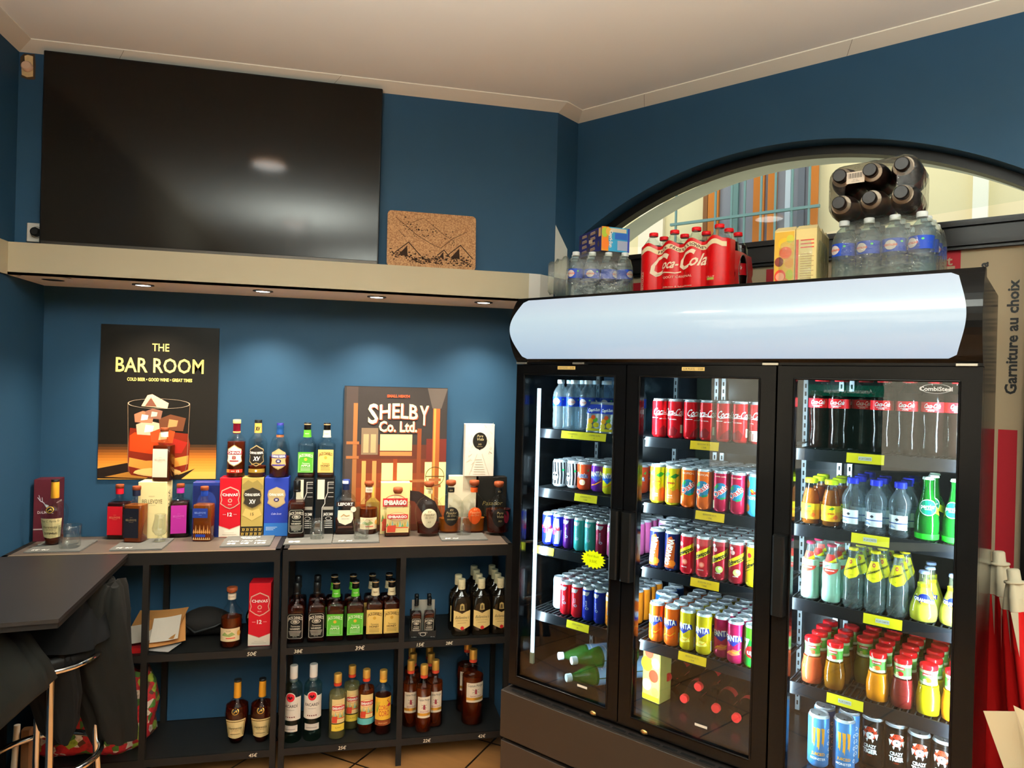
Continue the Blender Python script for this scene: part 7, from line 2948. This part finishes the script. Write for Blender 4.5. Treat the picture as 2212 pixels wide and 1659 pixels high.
a.T('RECYCLABLE', -.144, .09, .0075, CW, 2, w=.09, rot=90)
a.put(mb, onfront, step=.004)
mb.obj('red_film', t, 'glossy red printed film')
mb = MB()
DRF = M('a00c14', .3, coat=.3)
xr = -.125 + 3 * PB + rr
y0, y1 = .077, .042 + 2 * PB + .035
yc, zc = (y0 + y1) / 2 - .015, .12
ov = [(yc + .04 * cos(2 * pi * k / 28), zc + .085 * sin(2 * pi * k / 28)) for k in range(28)]
bd = []
for k in range(28):
    c_, s_ = cos(2 * pi * k / 28), sin(2 * pi * k / 28)
    m_ = max(abs(c_) / ((y1 - y0) / 2 + .0), abs(s_) / .105)
    bd.append(((y0 + y1) / 2 + c_ / m_ * 1.0, max(.002, .11 + s_ / m_)))
mb.add([(xr - .002 + .004 * sin(k), y, z) for k, (y, z) in enumerate(bd)] + [(xr + .003, y, z) for y, z in ov], [(k, (k + 1) % 28, (k + 1) % 28 + 28, k + 28) for k in range(28)], DRF, True)
mb.tube([(xr + .003, y, z) for y, z in ov + ov[:1]], .0022, FILM, n=6)
mb.obj('side_film', t)
mb = MB()
rings = []
for q in range(6):
    s_ = [1.0, .97, .9, .75, .6, .5][q]
    ring = []
    for (x, y) in pl:
        f = [0, .3, .6, .85, .97, 1.0][q]
        u = (x + .125) / PB
        c = -.125 + PB * round(max(0, min(3, u)))
        z = topz(x) + (.318 - topz(x)) * f * (.45 + .55 * (.5 + .5 * cos(2 * pi * max(-.3, min(3.3, u)))))
        ring.append((c + (x - c) * (1 - .45 * f), y + .028 * f, z))
    rings.append(ring)
mb.loft(rings, FILM, closed=False, cap0=False, cap1=False)
mb.obj('clear_film', t)

t.scale = (1.07, 1.0, 0.80)

# juice cartons in film
t = thing('juice_carton_pack', fw(1.082, .10, FT), F_ROT + radians(4), 'fruit printed juice cartons in clear film, between the cola and water packs', 'carton pack')
for k in range(2):
    for j in range(3):
        mb = MB()
        x0 = -.066 + k * .068
        mb.cbox(x0, j * .072, 0, x0 + .066, .07 + j * .072, .205, M('e6cf8c', .4), .002)
        mb.loft([[(x0, j * .072, .205), (x0 + .066, j * .072, .205), (x0 + .066, .07 + j * .072, .205), (x0, .07 + j * .072, .205)],
                 [(x0 + .004, .033 + j * .072, .222), (x0 + .062, .033 + j * .072, .222), (x0 + .062, .037 + j * .072, .222), (x0 + .004, .037 + j * .072, .222)]], M('e8d49a', .4), smooth=False)
        a = Art()
        cx = x0 + .033
        if k == 0:
            a.R(x0 + .002, .02, x0 + .064, .2, M('d8a83c', .4), 1)
            for x, z, r, c in [(.0, .16, .02, 'e8b830'), (.018, .175, .014, 'c8c040'), (.004, .13, .02, 'd85a28'), (-.016, .1, .016, '6a2418'), (.016, .095, .018, 'd89038'), (-.012, .05, .024, 'd83c24'), (.018, .055, .018, 'b8b830'), (0, .025, .02, 'c8702c')]:
                a.E(cx + x, z, min(r, .03 - abs(x)), r, M(c, .4), 2)
            a.E(cx - .012, .05, .014, .014, M('f0a080', .4), 3)
        else:
            a.R(x0 + .002, .002, x0 + .01, .17, M('c84028', .4), 1)
            for q in range(3):
                a.R(x0 + .016, .165 - q * .012, x0 + .058, .169 - q * .012, M('c03c28', .4), 1)
            for q in range(11):
                a.R(x0 + .016, .12 - q * .008, x0 + .05 + .008 * (q % 2), .122 - q * .008, M('b88a5c', .4), 1)
            a.E(x0 + .026, .018, .005, .005, M('4a4030', .4), 1, n=10, hole=.6)
            a.R(x0 + .034, .014, x0 + .058, .022, M('4a4030', .4), 1)
        a.put(mb, front(j * .072))
        mb.obj('carton', t)
film(MB(), -.069, .071, -.004, .216, .002, .226, 8, bulge=.004).obj('shrink_film', t)

# water pack with the dark soda pack on it
t = thing('water_pack', fw(1.335, .10, FT), F_ROT - radians(2), 'clear film pack of blue label water bottles under the dark soda pack', 'bottle pack')
for i in range(4):
    for j in range(4):
        packbottle(t, 'water', -.112 + i * .0735, .036 + j * .07, extra=(0, 0, radians(rnd.uniform(-40, 40))), s=1.07)
film(MB(), -.152, .15, -.003, .285, .002, .228, 21, bulge=.005).obj('shrink_film', t)
t = thing('soda_pack', fw(1.315, .09, FT + .268), F_ROT, 'pack of six dark soda bottles lying with caps forward, with a barcode sticker', 'bottle pack')
DKB = M('1c1412', .3)


def soda():
    r = .0425
    prof = [(r * .7, 0), (r * .95, .01), (r, .04), (r, .13), (r * .98, .15), (r * .85, .178), (r * .62, .196), (.0185, .205), (.0165, .212), (.0165, .222)]
    return bottle('soda_bottle', prof, DKB, None, 0, [('cap', [(.0195, .214), (.0205, .217), (.0205, .234), (.018, .2365)], M('17100e', .3)), ('neck_ring', [(.029, .2), (.0295, .203), (.022, .2045)], M('b8aa98', .5))],
                  [('label', Art().R(-.1, .05, .1, .12, M('7a1820', .35), 1), cyl(r), .011)], n=26)()


BUILD['soda'] = soda
PROTO['soda'] = soda()
src = PROTO['soda']
for i in range(3):
    for j in range(2):
        packbottle(t, 'soda', -.0935 + i * .087, .215, (0 if j == 0 else .086) + .0 + i * .004, extra=(radians(90), 0, 0))
for k in list(KIDS[src.name]):
    bpy.data.objects.remove(k)
bpy.data.objects.remove(src)
mb = MB()
SF = G('c8c4c0', 1.42, 0.06, milk=.04, bump=.8, bscale=25)
rings = []
hull = []
for (cx, cz, a0, a1) in [(-.0935, 0, 180, 270), (.0805, .008, 270, 360), (.0805, .094, 0, 90), (-.0065, .09, 70, 110), (-.0935, .086, 90, 180)]:
    for k in range(6):
        a_ = radians(a0 + (a1 - a0) * k / 5)
        hull.append((cx + .0445 * cos(a_), cz + .0445 * sin(a_)))
cxm, czm = -.0065, .047
for y, s in [(-.004, .55), (.01, .86), (.03, .98), (.06, 1), (.2, 1), (.217, .97)]:
    rings.append([(cxm + (x - cxm) * s, y, czm + (z - czm) * s) for x, z in hull])
mb.loft(rings, SF, cap0=False, cap1=False)
mb.obj('shrink_film', t)
mb = MB()
a = Art()
a.R(-.026, -.018, .026, .018, M('ddd0c0', .5), 1)
for k in range(16):
    a.R(-.02 + k * .0025, -.002, -.02 + k * .0025 + (.0014 if k % 3 else .0008), .014, M('2a2420', .5), 2)
a.T('JUS 1.5L', 0, -.007, .003, M('2a2420', .5), 2)
a.T('COLA ZERO', 0, -.012, .003, M('2a2420', .5), 2)
a.put(mb, lambda u, v, w: (-.048 + u, -.012 - w, .075 + v))
mb.obj('barcode_sticker', t, 'white barcode sticker')

# ------------------------------------------------------------------ right of the fridge
CW_ = M('dcd2b4', .6)
PR = M('b81414', .65, noise=.1, scale=6)


def parasol(s, o, label, rz=0, h=1.2):
    t = thing('folded_parasol', fw(s, o, 0), F_ROT + rz, label, 'parasol', 'folded red parasols')
    n = 60
    rings = []
    rings2 = []
    for z, r in [(.02, .045), (.3, .072), (.5, .072), (.75, .062), (.95, .048), (1.06, .038), (1.1, .033), (h - .03, .022)]:
        ring = []
        for k in range(n):
            a_ = 2 * pi * k / n
            f = 1 + .22 * math.copysign(abs(sin(4 * a_ + z)) ** .7, sin(4 * a_ + z)) * (1 if z < 1.08 else .6)
            ring.append((r * f * cos(a_), r * f * sin(a_), z))
        rings.append(ring)
    mb = MB()
    for k0 in range(len(rings) - 1):
        mb.loft([rings[k0], rings[k0 + 1]], PR if k0 < 5 else CW_, cap0=(k0 == 0), cap1=False)
    mb.obj('canopy', t)
    mb = MB()
    for k in range(8):      # pale tips running down between the red panels
        a0 = 2 * pi * (k + .25) / 8
        def q(z, da, r):
            f = 1 + .22 * math.copysign(abs(sin(4 * (a0 + da) + z)) ** .7, sin(4 * (a0 + da) + z))
            return ((r * f + .003) * cos(a0 + da), (r * f + .003) * sin(a0 + da), z)
        mb.add([q(1.06, -.2, .04), q(1.06, .2, .04), q(.93, .0, .052)], [(0, 1, 2)], CW_)
    mb.obj('pale_panel', t)
    mb = MB()
    mb.loft([[((r_ + .004) * (1 + .22 * math.copysign(abs(sin(4 * 2 * pi * k / n + z)) ** .7, sin(4 * 2 * pi * k / n + z))) * cos(2 * pi * k / n), (r_ + .004) * (1 + .22 * math.copysign(abs(sin(4 * 2 * pi * k / n + z)) ** .7, sin(4 * 2 * pi * k / n + z))) * sin(2 * pi * k / n), z)
              for k in range(n)] for z, r_ in ((.335, .074), (.36, .075))], CW_, cap0=False, cap1=False)
    mb.obj('hem_band', t)
    mb = MB()
    mb.lathe([(.029, h - .032), (.03, h - .029), (.029, h - .026), (.0185, h - .024), (.018, h + .008), (.015, h + .012), (.004, h + .013)], CW_, n=24)
    mb.obj('top_cap', t)
    return t


def b_to_f(sb, ob):
    q = B_LOC + FD * sb + FN * ob - F_LOC
    return q.dot(FD), q.dot(FN)


def lean(t, base, top, h):
    """stand the parasol on base and lean it so that its top reaches the given point"""
    t.location = base
    t.rotation_euler = (top - base).normalized().to_track_quat('Z', 'Y').to_euler()


def bpt(px, py, o):
    """point on the plane at depth o of the window wall seen through a pixel"""
    d = ray(px, py)
    t_ = ((B_LOC + FN * o - Vector((0, 0, CAM_H))).dot(FN)) / d.dot(FN)
    return Vector((0, 0, CAM_H)) + d * t_


t = parasol(0, 0, 'folded red parasol with pale top, left one, squeezed beside the fridge', .3, 1.19)
lean(t, W3(1.845, -.02, 0), bpt(2160, 1225, -.01), 1.19)
t = parasol(0, 0, 'folded red parasol with pale top, right one, in front of the window film', 1.0, 1.175)
lean(t, W3(1.97, -.21, 0), bpt(2188, 1230, -.13), 1.175)
mb = MB(Matrix.Translation(fw(*b_to_f(2.2, -.3), 0)) @ Matrix.Rotation(F_ROT, 4, 'Z'))
mb.loft([[(x, y, z) for x, y in sring(.07 * s, .07 * s, 2.2, 20)] for z, s in ((.0, 1), (.6, .9), (.72, .6), (.76, .2))], M('182848', .7))
tag(mb.obj('blue_bag'), 'dark blue cloth bundle beside the right parasol at the frame edge', 'bag')


def menu(px_pts, depth_s, label, z0=.0):
    pass


CARD = M('d8cba8', .6)
mb = MB()
base = [fw(1.52 + .02, -.32, 0)]
# two folded menu cards standing on a small side table
tx, ty = None, None


def sp(px, py, o):
    """point on the vertical plane o in front of the fridge"""
    d = ray(px, py)
    t_ = ((F_LOC + FN * o - Vector((0, 0, CAM_H))).dot(FN)) / d.dot(FN)
    return Vector((0, 0, CAM_H)) + d * t_


OC = -.16
p0 = [sp(2124, 1536, OC), sp(2195, 1537, OC - .02), sp(2230, 1640, OC - .02), sp(2222, 1760, OC), sp(2176, 1680, OC)]
mb.add(p0 + [p + FN * .0015 for p in p0], [(0, 1, 2, 3, 4), (9, 8, 7, 6, 5)] + [(k, (k + 1) % 5, (k + 1) % 5 + 5, k + 5) for k in range(5)], CARD)
tag(mb.obj('menu_card'), 'cream folded menu card leaning at the lower right corner, left one', 'menu card')
mb = MB()
p0 = [sp(2189, 1524, OC - .05), sp(2260, 1560, OC - .08), sp(2280, 1760, OC - .08), sp(2225, 1660, OC - .05)]
mb.add(p0 + [p + FN * .0015 for p in p0], [(0, 1, 2, 3), (7, 6, 5, 4)] + [(k, (k + 1) % 4, (k + 1) % 4 + 4, k + 4) for k in range(4)], CARD)
tag(mb.obj('menu_card'), 'cream folded menu card at the lower right corner, right one cut by the frame', 'menu card')
c0 = sp(2215, 1745, OC)
mb = MB(Matrix.Translation((c0.x, c0.y, 0)) @ Matrix.Rotation(F_ROT, 4, 'Z'))
mb.box(-.08, -.22, c0.z - .02, .3, .1, c0.z - .002, M('2a241f', .5))
for x in (-.06, .28):
    for y in (-.2, .08):
        mb.box(x - .012, y - .012, 0, x + .012, y + .012, c0.z - .02, M('2a241f', .5))
tag(mb.obj('side_table'), 'small dark table holding the menu cards below the lower right corner', 'table')
